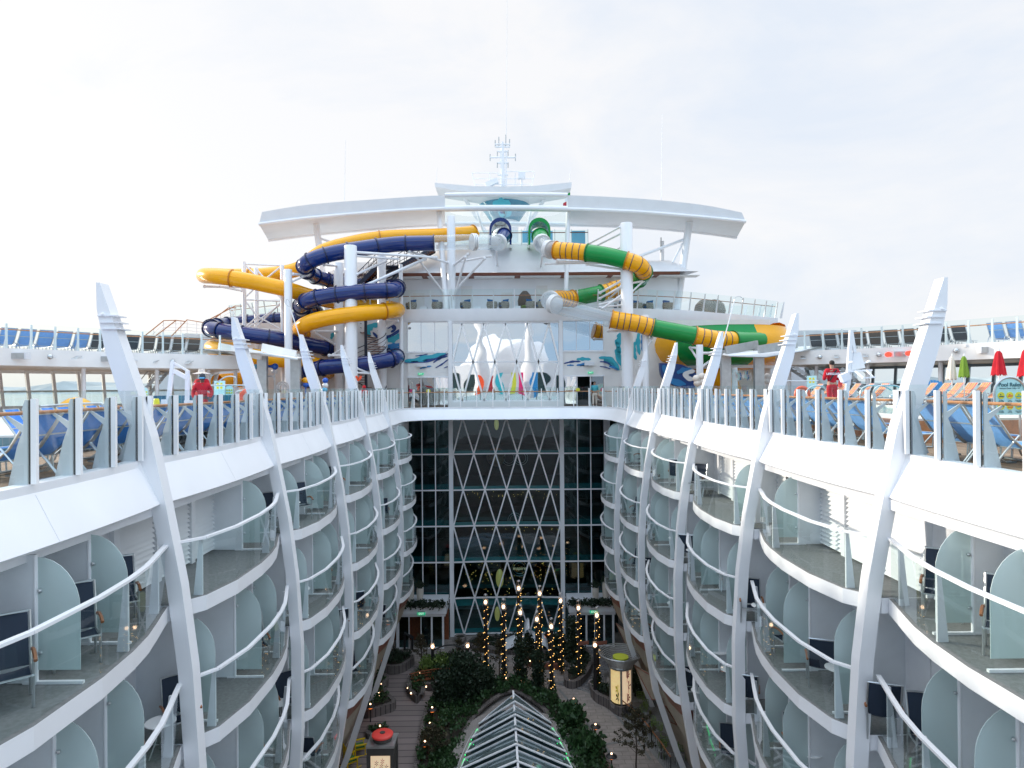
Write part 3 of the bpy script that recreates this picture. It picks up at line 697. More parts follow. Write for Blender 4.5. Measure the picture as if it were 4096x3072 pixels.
for sx in (-1, 1):
    f = lambda u, v: sorted((XC + sx * u, XC + sx * v))
    MB().bx(*f(4.4, 4.72), FY - .25, FY + .2, ZD, 5.45).build('pillar', 'paint', T)
    MB().bx(*f(4.72, 8.1), FY - .05, FY + .15, .95, 2.92).build('mural_wall', 'paint_warm', T)
    MB().bx(*f(4.72, 22), FY + .15, FY + .5, .9, 1.02).build('seam_line', 'paint_grey', T)
    for q in range(3):
        x0 = 4.76 + q * 1.12
        MB().bx(*f(x0, x0 + 1.08), FY + .03, FY + .05, 2.98, 5.4).build('window_pane', 'mirror_window', T)
        MB().bx(*f(x0 + 1.08, x0 + 1.12), FY - .03, FY + .08, 2.98, 5.4).build('mullion', 'paint_grey', T)
        if not (sx > 0 and q == 1): MB().bx(*f(x0 + .03, x0 + 1.06), FY + .03, FY + .05, ZD + .08, .82).build('door_glass', 'window' if q else 'mirror_window', T)
        MB().bx(*f(x0 - .04, x0 + .04), FY - .04, FY + .1, ZD, .9).build('door_frame', 'paint_grey', T)
    MB().bx(*f(4.72, 8.2), FY - .1, FY + .1, 2.86, 2.98).build('window_sill', 'paint', T); MB().bx(*f(4.72, 8.2), FY - .08, FY + .1, .82, .95).build('door_head', 'paint', T)
    MB().bx(*f(8.1, 22), FY + .05, FY + .4, ZD, 5.45).build('side_wall', 'paint_warm', T)
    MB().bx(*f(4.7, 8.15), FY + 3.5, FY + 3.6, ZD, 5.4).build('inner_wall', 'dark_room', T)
    for q, (m, ww) in enumerate((('sign_pink', 5.05 if sx < 0 else 5.95), ('sign_yellow', 6.45))):
        x = {(-1, 0): -7.8, (-1, 1): -6.4, (1, 0): 8.0, (1, 1): 5.95}[(sx, q)] + .0; x = XC + x
        c = MB(); c.prism([(x + .17 * math.cos(a), FY - .06, .02 - .3 + .17 * math.sin(a)) for a in [2 * PI * k / 20 for k in range(20)]], (0, .02, 0)); c.build('door_sticker', m, T)
    x = XC + sx * 7.0; e = thing('exit_sign', f'green exit sign over the {SN[sx]} lounge doors', 'exit sign', (x, FY - .3, 1.05))
    MB().bx(x - .22, x + .22, FY - .2, FY - .14, 1.05, 1.22).build('sign_box', 'exit_green', e); text('EXIT', .15, (x, FY - .205, 1.135), FACE, 'exit_white', e); MB().bx(x - .05, x + .05, FY - .15, FY, 1.2, 1.26).build('bracket', 'metal', e)
    x = XC + sx * 6.9; e = thing('wall_speaker', f'long grey speaker box on the {SN[sx]} wave mural', 'speaker', (x, FY - .3, 1.7)); MB().bx(x - .4, x + .4, FY - .35, FY - .1, 1.72, 2.0).build('cabinet', 'paint_grey', e); MB().bx(x - .1, x + .1, FY - .1, FY - .05, 1.8, 1.92).build('bracket', 'metal', e)
# roof over the doors / tier deck slab soffit
RB = [  # murals: list of (material, width, points in crop Z4)
 ('wave_teal', .42, [(150, 650), (260, 640), (400, 610), (520, 578)]), ('wave_navy', .24, [(150, 662), (300, 655), (430, 630), (538, 585)]),
 ('wave_navy', .16, [(405, 665), (460, 630), (535, 605)]), ('wave_navy', .12, [(425, 710), (480, 680), (538, 635)]), ('wave_blue', .16, [(285, 720), (330, 705), (390, 695)]), ('wave_navy', .1, [(245, 605), (300, 600), (360, 588)]), ('wave_navy', .08, [(500, 712), (520, 704), (535, 700)])]
RB2 = [('wave_teal', .28, [(1672, 635), (1730, 632), (1800, 636)]), ('wave_navy', .16, [(1560, 672), (1640, 655), (1710, 655)]), ('wave_blue', .22, [(1672, 688), (1740, 680), (1800, 682)]), ('wave_blue', .12, [(1588, 690), (1620, 687), (1650, 689)]),
 ('wave_teal', .35, [(1870, 622), (1950, 625), (2010, 665), (2050, 732)]), ('wave_navy', .14, [(1878, 655), (1930, 660), (1975, 680)]), ('wave_navy', .1, [(1878, 698), (1930, 705), (1975, 722)]), ('wave_blue', .2, [(1960, 700), (2000, 705), (2045, 732)]), ('wave_navy', .08, [(1700, 694), (1740, 690), (1780, 693)])]
for m, wd, pts in RB + RB2: ribbon([Z4(x, y, FY - .07) for x, y in pts], wd, m, 'wave_stroke', T)
for m, wd, pts in [('wave_teal', .5, [(2020, 1150 - 690 + 0), (2045, 540), (2035, 600), (2075, 700)]), ('wave_teal', .35, [(2190, 480), (2180, 560), (2200, 640)])]:
    ribbon([Z4(x, y, FY + .03) for x, y in pts], wd, m, 'wave_stroke', T)
for m, wd, pts in [('wave_teal', .55, [(1770, 1130), (1820, 1120), (1905, 1075)]), ('wave_blue', .35, [(1770, 1180), (1830, 1175), (1905, 1165)]), ('wave_navy', .3, [(1640, 1060), (1700, 1110), (1800, 1090), (1905, 1020)]), ('wave_teal', .5, [(1610, 1100), (1600, 1040), (1640, 1000), (1700, 1000)]),
                   ('wave_navy', .3, [(1800, 1060), (1835, 1030), (1800, 1000), (1770, 1030)]), ('wave_blue', .25, [(1770, 1195), (1840, 1200), (1905, 1190)]), ('wave_teal', .3, [(1270, 1120), (1285, 1080), (1300, 1050)])]:
    ribbon([Z2(x, y, FY + .03) for x, y in pts], wd, m, 'wave_stroke', T)
for m, wd, pts in [('wave_teal', .4, [(150, 1100), (185, 1080), (165, 1150), (160, 1230), (190, 1320)]), ('wave_teal', .35, [(345, 1060), (335, 1150), (350, 1260)]), ('wave_blue', .3, [(372, 1080), (380, 1150), (376, 1230)]), ('wave_teal', .5, [(0, 1290), (60, 1300), (120, 1340), (160, 1395)]), ('wave_navy', .25, [(0, 1300), (60, 1320), (110, 1360)]), ('wave_teal', .25, [(190, 1330), (200, 1370), (190, 1398)])]:
    ribbon([Z5(x, y, FY + .03) for x, y in pts], wd, m, 'wave_stroke', T)

# --- tier deck above with slanted glass rail ---
TP = [(-26.6, 62.3), (-19, 57.4), (-15, 55.2), (-9, 53.6), (0, 53.3), (9, 53.6), (14.6, 55.2), (18.4, 57.4), (26, 62.3)]
tp = [(p.x, p.y) for p in crom([(x, y, 0) for x, y in TP], 6)]
T = thing('upper_terrace', 'white upper terrace with slanted glass rail above the lounge windows', 'terrace', (0, 53.3, 5.42))
b = MB(); b.grid([[(x, 64, 6.38) for x, y in tp], [(x, y + .15, 6.38) for x, y in tp], [(x, y + .15, 6.47) for x, y in tp], [(x, y, 6.47) for x, y in tp], [(x, y + .06, 5.5) for x, y in tp], [(x, y + .1, 5.42) for x, y in tp], [(x, 64, 5.42) for x, y in tp]]); b.build('deck_slab', 'paint', T, smooth=True)
rs = resample(tp, 1.72, 0, 0)
for (x, y) in rs: MB().prism([(x, y + .1, 6.45), (x, y - .5, 7.95), (x, y - .43, 7.95), (x, y + .32, 6.45)], (.09, 0, 0)).build('rail_post', 'paint', T)
for (x, y), (x2, y2) in zip(rs, rs[1:]): MB().quad((x, y + .08, 6.5), (x2, y2 + .08, 6.5), (x2, y2 - .52, 8.0), (x, y - .52, 8.0)).build('glass_panel', 'glass', T)
b = MB(); b.tube([(x, y + .05, 7.55) for x, y in rs], .035, 6); b.build('handrail', 'arm_wood', T)
for sx in (-1, 1):
    wr = resample([(sx * 26.2, 62.4), (sx * 25.2, 65.0), (sx * 18, 64.6)], 1.5, 0, 0)
    for x, y in wr: MB().prism([(x, y, 6.45), (x + sx * .35, y - .1, 8.0), (x + sx * .42, y - .1, 8.0), (x + sx * .2, y, 6.45)], (.08, .06, 0)).build('rail_post', 'paint', T)
    for (x, y), (x2, y2) in zip(wr, wr[1:]): MB().quad((x, y, 6.5), (x2, y2, 6.5), (x2 + sx * .4, y2, 8.0), (x + sx * .4, y, 8.0)).build('glass_panel', 'glass', T)

T = thing('spa_deckhouse', 'long white deckhouse with curved roof and brown soffit behind the terrace', 'deckhouse', (0, 57, 6.4))
MB().bx(-14.9, 14.9, 57, 64, 6.4, 9.7).build('wall', 'paint', T)
def smooth(a, c, x): t = max(0, min(1, (x - a) / (c - a))); return t * t * (3 - 2 * t)
xs = [-16.4 + 32.8 * i / 60 for i in range(61)]; rows = []
for j in range(9):
    t = j / 8; rows.append([(x * (1 - .06 * t), 55.6 + 4.6 * t, 9.85 + (1.75 + 1.75 * (1 - smooth(4.2, 9.5, abs(x + .2)))) * math.sin(t * PI / 2) ** (1.0 if abs(x) > 6 else .8) * (1 - smooth(15.3, 16.45, abs(x)) * .97)) for x in xs])
rows.append([(x * .94, 66, rows[-1][i][2] - .4) for i, x in enumerate(xs)])
b = MB(); b.grid(rows); b.build('roof', 'paint_top', T, smooth=True)
b = MB(); b.grid([[(x, 55.62, 9.84) for x in xs[3:-3]], [(x, 55.75, 9.60) for x in xs[3:-3]], [(x, 57.1, 9.55) for x in xs[3:-3]]]); b.build('eave', 'brown_trim', T)
for i in range(8):
    x = -15 + i * 4.0; MB().bx(x, x + 3.5, 55.72, 56.9, 9.52, 9.56).build('soffit_panel', 'paint_warm', T)
for x, ztop in ((-7.9, 8.3), (-3.7, 8.9), (-.2, 8.3), (2.9, 8.9), (8.3, 8.3)):
    MB().bx(x - .5, x + .5, 56.94, 56.99, 6.5, ztop).build('door', 'paint_warm', T)
# wicker chairs with blue pillows
WCH = [(210, 1590, -1), (440, 1585, 1), (690, 1580, -1), (925, 1575, 1), (1030, 1575, -1), (1270, 1570, 1), (1350, 1570, -1)]
wc = thing('wicker_chair', '', 'chair', (0, 0, 0), 'wicker tub chairs on the upper terrace')
b = MB()
for i in range(7):
    pass
b.grid([[(.48 * math.cos(a) * r_, .48 * math.sin(a) * r_, z_) for a in [R(60 + 300 * q / 12) for q in range(13)]] for r_, z_ in ((.6, .12), (.9, .3), (1.0, .5), (.92, .78))]); b.grid([[(.9 * math.cos(a) * r_ * .5, .9 * math.sin(a) * r_ * .5, .35) for a in [2 * PI * q / 12 for q in range(13)]] for r_ in (.02, .95)]); b.build('wicker_shell', 'wicker', wc, smooth=True)
MB().ball((0, 0, .42), .42, 12, (1, 1, .25)).build('seat_cushion', 'cushion', wc, smooth=True); b = MB(); b.prism([(-.3, -.25, .5), (-.42, -.25, 1.0), (.1, -.25, .92), (.1, -.25, .5)], (0, .45, 0)); b.build('pillow', 'cushion', wc)
WP = [Z3(x, y, 54.6) for x, y, _ in WCH] + [Z5(x, y, 56) for x, y in ((330, 830), (425, 830), (600, 835), (170, 828))]
nm_ = ['beside the left stair end', 'second from the left stair', 'left of the terrace centre', 'just left of the centre door', 'just right of the centre door', 'left of the brown egg chair', 'right of the brown egg chair', 'beside the right column', 'right of that column pair', 'nearest the glass wing on the right', 'left of the right column']
for i, p in enumerate(WP):
    p.z = 6.4; place(wc, USED, p, (0 if i % 2 else PI), 'wicker tub chair with blue pillow ' + nm_[i])
p = Z3(1215, 1500, 55.8); T = thing('egg_chair', 'tall brown hooded egg chair on the upper terrace', 'chair', (p.x, p.y, 6.4)); MB().lathe([(.3, .1), (.55, .5), (.62, 1.0), (.5, 1.5), (.2, 1.85)], (p.x, p.y, 6.4), 16).build('hood', 'brown_sling', T, smooth=True); MB().ball((p.x, p.y - .5, 6.85), .35, 10, (1, .7, .4)).build('seat_cushion', 'leaf_light', T)
tb = [Z3(x, 1600, 54.6) for x in (320, 800, 1145)] + [Z5(500, 840, 56)]
for i, p in enumerate(tb):
    o = MB().bx(p.x - .3, p.x + .3, p.y - .25, p.y + .25, 6.39, 6.8).build('side_table', 'paint_grey'); tag(o, f'low grey side table between wicker chairs, {ORD[i]} from the left on the terrace', 'table')
# basket loungers in the right wing
for i, (x, y) in enumerate(((930, 820), (1010, 830))):
    p = Z5(x, y, 60); b = MB(); b.lathe([(.9, 0), (1.05, .5), (.9, 1.1), (.5, 1.5), (.1, 1.6)], (p.x, p.y, 6.4), 14, cap=False)
    tag(b.build('woven_daybed', 'wicker'), ['woven domed daybed in the right terrace wing', 'second woven daybed nearer the wing tip'][i], 'daybed')

# --- arch beam with glazed middle ---
T = thing('arch_beam', 'huge white arched beam with glazed middle spanning above the slides', 'arch beam', (0, 56, 14))
top = [(1048, 848, 56), (1240, 818, 56), (1550, 794, 56), (1780, 781, 56), (2020, 778, 56), (2270, 781, 56), (2550, 794, 56), (2800, 818, 56), (2967, 850, 56)]
mid = [(1036, 897, 56), (1240, 872, 56), (1550, 846, 56), (1780, 835, 56), (2020, 832, 56), (2270, 836, 56), (2550, 848, 56), (2800, 868, 56), (2983, 886, 56)]
bot = [(1074, 961, 61), (1260, 938, 61), (1550, 912, 61), (1780, 899, 61), (2020, 897, 61), (2270, 899, 61), (2550, 909, 61), (2800, 930, 61), (2947, 950, 61)]
cp = [crom([P(*q) for q in c], 4) for c in (top, mid, bot)]
L0, L1 = 12, 20
for a, c in ((0, L0), (L1, 32)):
    q = [x[a:c + 1] for x in cp]; back = [v + Vector((0, 0, .6)) for v in q[2]]
    b = MB(); b.grid([q[0], q[1], q[2], back, q[0]]); n = len(q[0])
    for e in (0, n - 1): b.quad(q[0][e], q[1][e], q[2][e], back[e])
    b.build('box_wing', 'paint_top', T, smooth=True)
    for r_ in (1, 2): b = MB(); b.tube(q[r_], .16, 8); b.build('edge_tube', 'paint', T, smooth=True)
for r_ in range(3): b = MB(); b.tube(cp[r_][L0:L1 + 1], [.2, .26, .24][r_], 10); b.build('main_tube', 'paint', T, smooth=True)
for i in range(L0, L1): b = MB(); b.quad(cp[0][i], cp[0][i + 1], cp[1][i + 1], cp[1][i]); b.quad(cp[1][i], cp[1][i + 1], cp[2][i + 1], cp[2][i]); b.build('glazing', 'glass', T)
for a, c, r_ in (((1757, 848, 57), (1785, 1241, 54), .24), ((2273, 848, 57), (2262, 1235, 55), .2), ((2759, 875, 58), (2707, 1240, 57), .32), ((1263, 882, 58), (1310, 1250, 57), .28), ((2757, 950, 58), (2545, 1030, 57), .13), ((2730, 975, 58), (2690, 1050, 57), .1), ((1285, 955, 58), (1370, 985, 57), .1),
                 ((1905, 840, 60), (1935, 930, 60), .12), ((2125, 840, 60), (2095, 980, 60), .12)):
    p, q = P(*a), P(*c); b = MB(); b.tube([p, q], r_, 10); b.build('strut', 'paint', T, smooth=True)

# --- bridge tower, wing and mast behind ---
T = thing('funnel_tower', 'flared blue glass tower with painted swirls below the mast', 'tower', P(2018, 1000, 68))
c = P(2020, 889, 68); zt = P(2020, 789, 68).z
b = MB(); b.lathe([(1.5, 0), (1.55, .1), (2.3, 1.2), (3.1, zt - c.z)], c, 6 * 4); b.build('glass_flare', 'tower_glass', T, smooth=True)
b = MB(); b.cyl((c.x, c.y, 10), 1.4, c.z - 10, 20); b.build('stem', 'paint', T, smooth=True)
for y_, rr, m in ((812, 2.95, 'lit_cream'), (850, 2.45, 'lit_cream')):
    z = P(2020, y_, 68).z; b = MB(); b.tube([(c.x + rr * math.cos(a), c.y + rr * math.sin(a), z + .25 * math.cos(2 * a)) for a in [PI + PI * q / 20 for q in range(21)]], .09, 6); b.build('swirl', 'sign_aqua', T)
for sx in (-1, 1): b = MB(); b.bar((c.x + sx * 4.6, c.y - 1, zt + .3), (c.x + sx * 1.9, c.y - 1.6, c.z - 1.5), .35, .35); b.build('flare_edge', 'paint', T)
for m, wd, pts in [('wave_teal', .9, [(930, 700), (1010, 690), (1090, 705)]), ('wave_teal', 1.0, [(990, 800), (1040, 770), (1090, 800)]), ('wave_navy', .5, [(1000, 780), (1030, 760), (1050, 790)])]: ribbon([Z3(x, y, 64.8) for x, y in pts], wd, m, 'swirl', T)
T = thing('mast_wing', 'broad white winged platform on top behind the arch', 'platform', P(2020, 778, 66))
pts = [P(*q, 64) for q in ((1738, 731), (1890, 744), (2020, 746), (2130, 744), (2287, 729), (2285, 752), (2120, 778), (1930, 778), (1741, 748))]
b = MB(); b.prism(pts, (0, 3.5, 0)); b.build('wing', 'paint_top', T)
b = MB(); y_ = 65
for a, c2 in (((745, 425), (775, 540)), ((1300, 425), (1275, 540)), ((745, 425), (985, 425)), ((760, 475), (1290, 475)), ((1045, 412), (1300, 412)), ((905, 425), (905, 540)), ((1130, 425), (1130, 540)), ((775, 525), (1280, 525))): b.tube([Z3(*a, y_), Z3(*c2, y_)], .05, 5)
b.build('platform_rail', 'paint', T)
T = thing('mast', 'white communications mast with crossarms on the highest platform', 'mast', Z3(1020, 610, 65.5))
b = MB(); b.tube([Z3(1020, 610, 65.5), Z3(1018, 300, 65.5), Z3(1017, 150, 65.5)], [.24, .2, .12], 8); b.build('pole', 'paint', T, smooth=True)
for xx in (1000, 1050): b = MB(); b.tube([Z3(xx, 540, 65.5), Z3(xx, 225, 65.5)], .07, 6); b.build('side_pole', 'paint', T)
for a, c2 in (((905, 287), (1135, 287)), ((950, 172), (1085, 172)), ((955, 195), (1083, 195)), ((970, 235), (1070, 235)), ((972, 335), (1068, 335)), ((975, 440), (1068, 440))): b = MB(); b.tube([Z3(*a, 65.5), Z3(*c2, 65.5)], .09, 6); b.build('crossarm', 'paint', T)
for x, y1, y0 in ((908, 318, 258), (1132, 318, 255), (953, 195, 135), (1080, 195, 125), (985, 195, 105), (1047, 195, 85), (972, 275, 228), (1067, 275, 222), (972, 378, 330), (1067, 378, 330)): b = MB(); b.tube([Z3(x, y1, 65.5), Z3(x, y0, 65.5)], .06, 6); b.build('antenna', 'steel', T)
for i, (x, y1, y0, d, lab) in enumerate(((2025, 540, -40, 65.5, 'very tall thin whip antenna above the mast'), (1378, 805, 560, 60, 'thin whip antenna above the left arch wing'), (2645, 800, 455, 60, 'thin whip antenna above the right arch wing'), (1745, 732, 672, 64, 'short whip antenna on the left platform tip'), (2277, 729, 670, 64, 'short whip antenna on the right platform tip'))):
    b = MB(); b.tube([P(x, y1, d), P(x + 4, y0, d)], [.028, .012], 5); o = b.build('whip_antenna', 'paint_grey'); tag(o, lab, 'antenna')
p0, p1 = P(2648, 1045, 60), P(2648, 965, 60); T = thing('antenna_post', 'stout white antenna post on the right deckhouse roof', 'antenna', p0); b = MB(); b.tube([p0, p1], .2, 10); b.build('tube', 'paint', T); b = MB(); b.tube([P(2643, 1010, 59.6), P(2644, 950, 59.6)], .06, 6); b.build('rod', 'steel', T)
b = MB(); b.bar(Z3(870, 535, 65), Z3(975, 490, 65), .5, .5); tag(b.build('radar_bar', 'paint'), 'white radar scanner bar left of the mast', 'radar')
p = Z3(1187, 540, 65); T = thing('radar_post', 'white radar post with ring right of the mast', 'radar', p); b = MB(); b.tube([p, Z3(1187, 460, 65)], .1, 8); b.build('post', 'paint', T); q = Z3(1187, 450, 65); MB().bx(q.x - .35, q.x + .35, q.y - .3, q.y + .3, q.z - .3, q.z + .3).build('housing', 'paint', T)
T = thing('national_flag', 'small green white and red flag behind the right arch wing', 'flag', P(2278, 800, 66))
for m, y in (('slide_green', 775), ('paint', 793), ('red_cloth', 812)): b = MB(); b.prism([P(2268 - (y - 775) * .4, y, 65), P(2281 - (y - 775) * .4, y - 6, 65), P(2281 - (y - 775) * .4, y + 12, 65), P(2266 - (y - 775) * .4, y + 14, 65)], (0, .02, 0)); b.build('flag_band', m, T)
# slide start platform rail
T = thing('slide_platform', 'slide start platform with glass rail and pale blue murals at the roof top', 'platform', P(2060, 979, 58.5))
pz = P(2060, 979, 58.5).z
MB().bx(-6.5, 7.5, 58.4, 62, pz - .35, pz).build('deck', 'paint', T)
for q in range(10):
    x = -6.3 + 1.5 * q; MB().bx(x - .03, x + .03, 58.4, 58.46, pz, pz + 1.35).build('post', 'paint', T)
    if q < 9: MB().bx(x, x + 1.5, 58.42, 58.43, pz + .1, pz + 1.3).build('glass_panel', 'glass', T)
    if q in (5, 6, 8): MB().bx(x + .1, x + 1.4, 59.6, 59.65, pz + .2, pz + 1.5).build('mural_panel', 'ball_sky', T)
b = MB(); b.tube([(-6.3, 58.35, pz + 1.05), (7.2, 58.35, pz + 1.05)], .04, 6); b.build('handrail', 'brown_trim', T)

T = thing('aft_deckhouse', 'white domed deckhouse astern mirrored in the lounge windows', 'deckhouse', (0, -34, ZD))
MB().bx(-14, 14, -40, -30, ZD, 4.5).build('wall', 'paint', T); b = MB(); b.ball((0, -35, 4.5), 9, 24, (1.1, .6, .75)); b.build('dome', 'paint', T, smooth=True)
for x in (-11, -7.5, 7.5, 11): MB().bx(x - 1.2, x + 1.2, -29.95, -29.9, -.5, 2.5).build('window', 'dark_room', T)
for i, x in enumerate((-5.5, 4.6)):
    b = MB(); b.lathe([(1.5, 0), (1.3, 8), (1.1, 17), (.2, 18)], (x, -27, ZD), 20); tag(b.build('aft_pillar', 'paint', smooth=True), ['white tapering pillar astern, left one in the reflection', 'white tapering pillar astern, right one in the reflection'][i], 'pillar')
for i, m in enumerate(('orange_life', 'flower_red', 'wave_teal', 'lime', 'sign_pink', 'wave_blue')):
    MB().bx(-6.2 + 2.2 * i, -5.0 + 2.2 * i, -24.1, -24, ZD, 2.4).build('banner_x', m).name = 'cloth_banner'; o = [q for q in bpy.data.objects if q.name.startswith('cloth_banner') and 'label' not in q][0]; tag(o, f"{['orange', 'dark red', 'turquoise', 'lime', 'pink', 'blue'][i]} cloth banner standing astern", 'banner')
# ---------------- water slides ----------------
def slide(label, ctrl, r, secs, k=8, cat='water slide'):
    """ctrl: world points; secs: (control index, material, striped) runs"""
    T = thing('water_slide', label, cat, tuple(ctrl[len(ctrl) // 2])); pts = crom(ctrl, k)
    for (i0, m, st), nx_ in zip(secs, [s_[0] for s_ in secs[1:]] + [len(ctrl) - 1]):
        a, c = i0 * k, nx_ * k; seg = pts[a:c + 1]
        b = MB(); b.tube(seg, r, 18, cap=False)
        if st:
            b.mi = 1; L_ = 0
            for q in range(1, len(seg) - 1):
                L_ += (seg[q] - seg[q - 1]).length
                if L_ > .42:
                    L_ = 0; d = (seg[q + 1] - seg[q - 1]).normalized(); b.tube([seg[q] - d * .03, seg[q] + d * .03], r + .012, 18)
        clear = m == 'clear_tube'
        b.build('tube_section', [m, 'stripe'], T, smooth=True)
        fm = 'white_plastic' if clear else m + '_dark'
        step = max(1, int(2.3 / max(.05, (seg[1] - seg[0]).length)))
        ids = list(range(0, len(seg) - 1, step)) if not st else [0]
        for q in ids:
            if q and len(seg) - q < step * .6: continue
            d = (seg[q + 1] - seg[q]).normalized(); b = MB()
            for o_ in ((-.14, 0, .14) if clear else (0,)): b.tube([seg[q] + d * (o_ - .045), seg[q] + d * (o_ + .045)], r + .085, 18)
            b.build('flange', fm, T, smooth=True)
        if not clear:
            b = MB(); s_ = [p + Vector((0, -r * .99, .06)) for p in seg]; b.tube(s_, .018, 4); b.build('seam', m if m != 'slide_blue' else 'stripe', T)
    return T
bl = [Z3(1035, 975, 55), Z3(985, 1040, 53.5), Z3(920, 1040, 52.6), Z3(700, 1035, 51.6), Z3(410, 1045, 51), Z2(1850, 280, 51), Z2(1500, 325, 50), Z2(1220, 378, 49.2), Z2(1060, 445, 49), Z2(1045, 505, 50.5), Z2(1130, 565, 52.5), Z2(1290, 610, 54), Z2(1600, 655, 54.6), Z2(1800, 660, 54),
      Z2(1862, 665, 51.5), Z2(1800, 688, 49.5), Z2(1570, 700, 49), Z2(1250, 735, 48.8), Z2(1080, 775, 49), Z2(1005, 830, 50.5), Z2(1030, 870, 52.5), Z2(1150, 890, 54.5), Z2(1000, 930, 55.5), Z2(700, 955, 55.5), Z2(400, 985, 55), Z2(260, 1005, 53.5),
      Z2(200, 1020, 51.5), Z2(250, 1040, 49.8), Z2(480, 1075, 49.3), Z2(800, 1120, 50), Z2(1150, 1185, 52), Z2(1400, 1235, 54), Z2(1700, 1270, 54.5), Z2(1840, 1270, 52.5), Z2(1800, 1300, 50.5), Z2(1550, 1340, 50), Z2(1250, 1365, 49.8), Z2(1080, 1400, 50.5), Z2(1010, 1430, 52), Z2(1080, 1500, 54)]
slide('long navy blue tube slide coiling round the left white columns', bl, .60, [(0, 'slide_blue', 0), (1, 'clear_tube', 0), (4, 'slide_blue', 0)])
ye = [Z3(760, 950, 57), Z3(680, 960, 56.5), Z3(500, 975, 56), Z3(250, 985, 55.5), Z3(0, 995, 55), Z2(1500, 260, 54.5), Z2(1200, 345, 54), Z2(980, 500, 54), Z2(700, 550, 54.5), Z2(420, 560, 54.5), Z2(210, 555, 53.5), Z2(150, 560, 51), Z2(230, 563, 49.4), Z2(450, 590, 49.2), Z2(700, 640, 49.6), Z2(900, 685, 50.2), Z2(1080, 740, 51.5), Z2(1300, 790, 53.5), Z2(1550, 825, 55),
      Z2(1780, 845, 54.5), Z2(1860, 862, 52.3), Z2(1780, 870, 50), Z2(1550, 890, 48.8), Z2(1250, 930, 48.6), Z2(1080, 975, 49), Z2(1000, 1030, 50.5), Z2(1020, 1090, 52.5), Z2(900, 1130, 54.5), Z2(600, 1170, 54.5), Z2(350, 1175, 53.8), Z2(220, 1190, 51.8), Z2(280, 1215, 50), Z2(500, 1260, 49.4), Z2(800, 1300, 49.8), Z2(1060, 1330, 51), Z2(1250, 1390, 53), Z2(1150, 1450, 55.5), Z2(800, 1470, 55), Z2(480, 1480, 52.5), Z2(260, 1500, 50)]
slide('bright yellow tube slide winding in wide loops on the left', ye, .60, [(0, 'slide_yellow', 0)])
b = MB(); p = Z3(720, 970, 57)
for q in range(9): b.tube([p + Vector((.9 * math.cos(a) * (1 - .03 * q), -.5 + .12 * q, .75 * math.sin(a) - .2)) for a in [PI * t / 10 for t in range(11)]], .09, 5)
tag(b.build('slide_hood', 'slide_yellow', smooth=True), 'ribbed yellow hood over the yellow slide mouth', 'slide hood')
for x, m, lab in ((1000, 'slide_blue', 'navy arched entry hood of the blue slide'), (1345, 'slide_green', 'green arched entry hood of the green slide')):
    p = Z3(x, 1060, 55.6); b = MB(); arc = [(p.x + .95 * math.cos(a), p.y, p.z + 1.35 + 1.0 * math.sin(a)) for a in [PI * t / 12 for t in range(13)]]; arc = [(p.x + .95, p.y, p.z)] + arc + [(p.x - .95, p.y, p.z)]
    b.grid([arc, [(q[0], q[1] + 2.2, q[2]) for q in arc]]); inn = [((q[0] - p.x) * .82 + p.x, q[1], (q[2] - p.z) * .86 + p.z) for q in arc]; b.grid([arc, inn]); b.grid([inn, [(q[0], q[1] + 2.2, q[2]) for q in inn]])
    tag(b.build('slide_mouth', m, smooth=True), lab, 'slide mouth')
gr = [Z3(1350, 985, 55), Z3(1368, 1045, 53.3), Z3(1420, 1095, 52), Z3(1490, 1108, 51.4), Z3(1610, 1115, 51), Z3(1765, 1130, 50.6), Z3(1930, 1155, 50), Z5(230, 425, 49.5), Z5(340, 465, 49.5), Z5(385, 525, 50.5), Z5(360, 575, 52.5), Z5(270, 640, 54), Z5(130, 675, 54.5), Z3(1990, 1460, 54.6), Z3(1890, 1485, 54.4), Z3(1640, 1535, 53.5), Z3(1530, 1535, 52.5), Z3(1440, 1550, 51),
      Z3(1450, 1575, 50), Z4(1500, 155, 49.2), Z4(1680, 205, 49), Z4(1980, 280, 48.8), Z5(310, 980, 48.6), Z5(470, 1020, 48.6), Z5(650, 1055, 48.4), Z5(840, 1090, 48.2), Z5(1000, 1120, 48.2), Z5(1175, 1130, 48.6), Z5(1420, 1130, 50)]
slide('green and yellow striped tube slide with clear sections on the right', gr, .66, [(0, 'slide_green', 0), (1, 'clear_tube', 0), (3, 'slide_yellow', 1), (5, 'slide_green', 0), (7, 'slide_yellow', 1), (9, 'slide_green', 0), (11, 'slide_yellow', 1), (13, 'slide_yellow', 1), (14, 'slide_green', 0), (15, 'slide_yellow', 1), (17, 'clear_tube', 0), (21, 'slide_yellow', 1), (23, 'slide_green', 0), (25, 'slide_yellow', 1), (27, 'slide_green', 0)])
# bowl
bc = P(2872, 1448, 55); T = thing('slide_bowl', 'huge round yellow and green slide bowl on the right', 'slide bowl', bc)
n = 60; prof = [(2.0, -.75), (4.2, -.35), (4.95, 0), (5.1, .1), (5.45, .75), (5.55, 1.35), (5.35, 2.0), (5.05, 2.45), (5.05, 2.55), (4.95, 2.5), (5.2, 1.9), (5.4, 1.3), (5.3, .8), (4.8, .15), (2.0, -.4)]
for a0, a1, m in ((-141, -78, 'slide_green'), (-78, 78, 'slide_yellow'), (78, 141, 'slide_green'), (141, 219, 'slide_yellow')):
    q = max(4, int((a1 - a0) / 6)); b = MB(); b.grid([[(bc.x + 1.06 * r_ * math.cos(R(a)), bc.y + 1.06 * r_ * math.sin(R(a)), bc.z + 1.06 * z) for a in [a0 + (a1 - a0) * t / q for t in range(q + 1)]] for r_, z in prof]); b.build('bowl_segment', m, T, smooth=True)
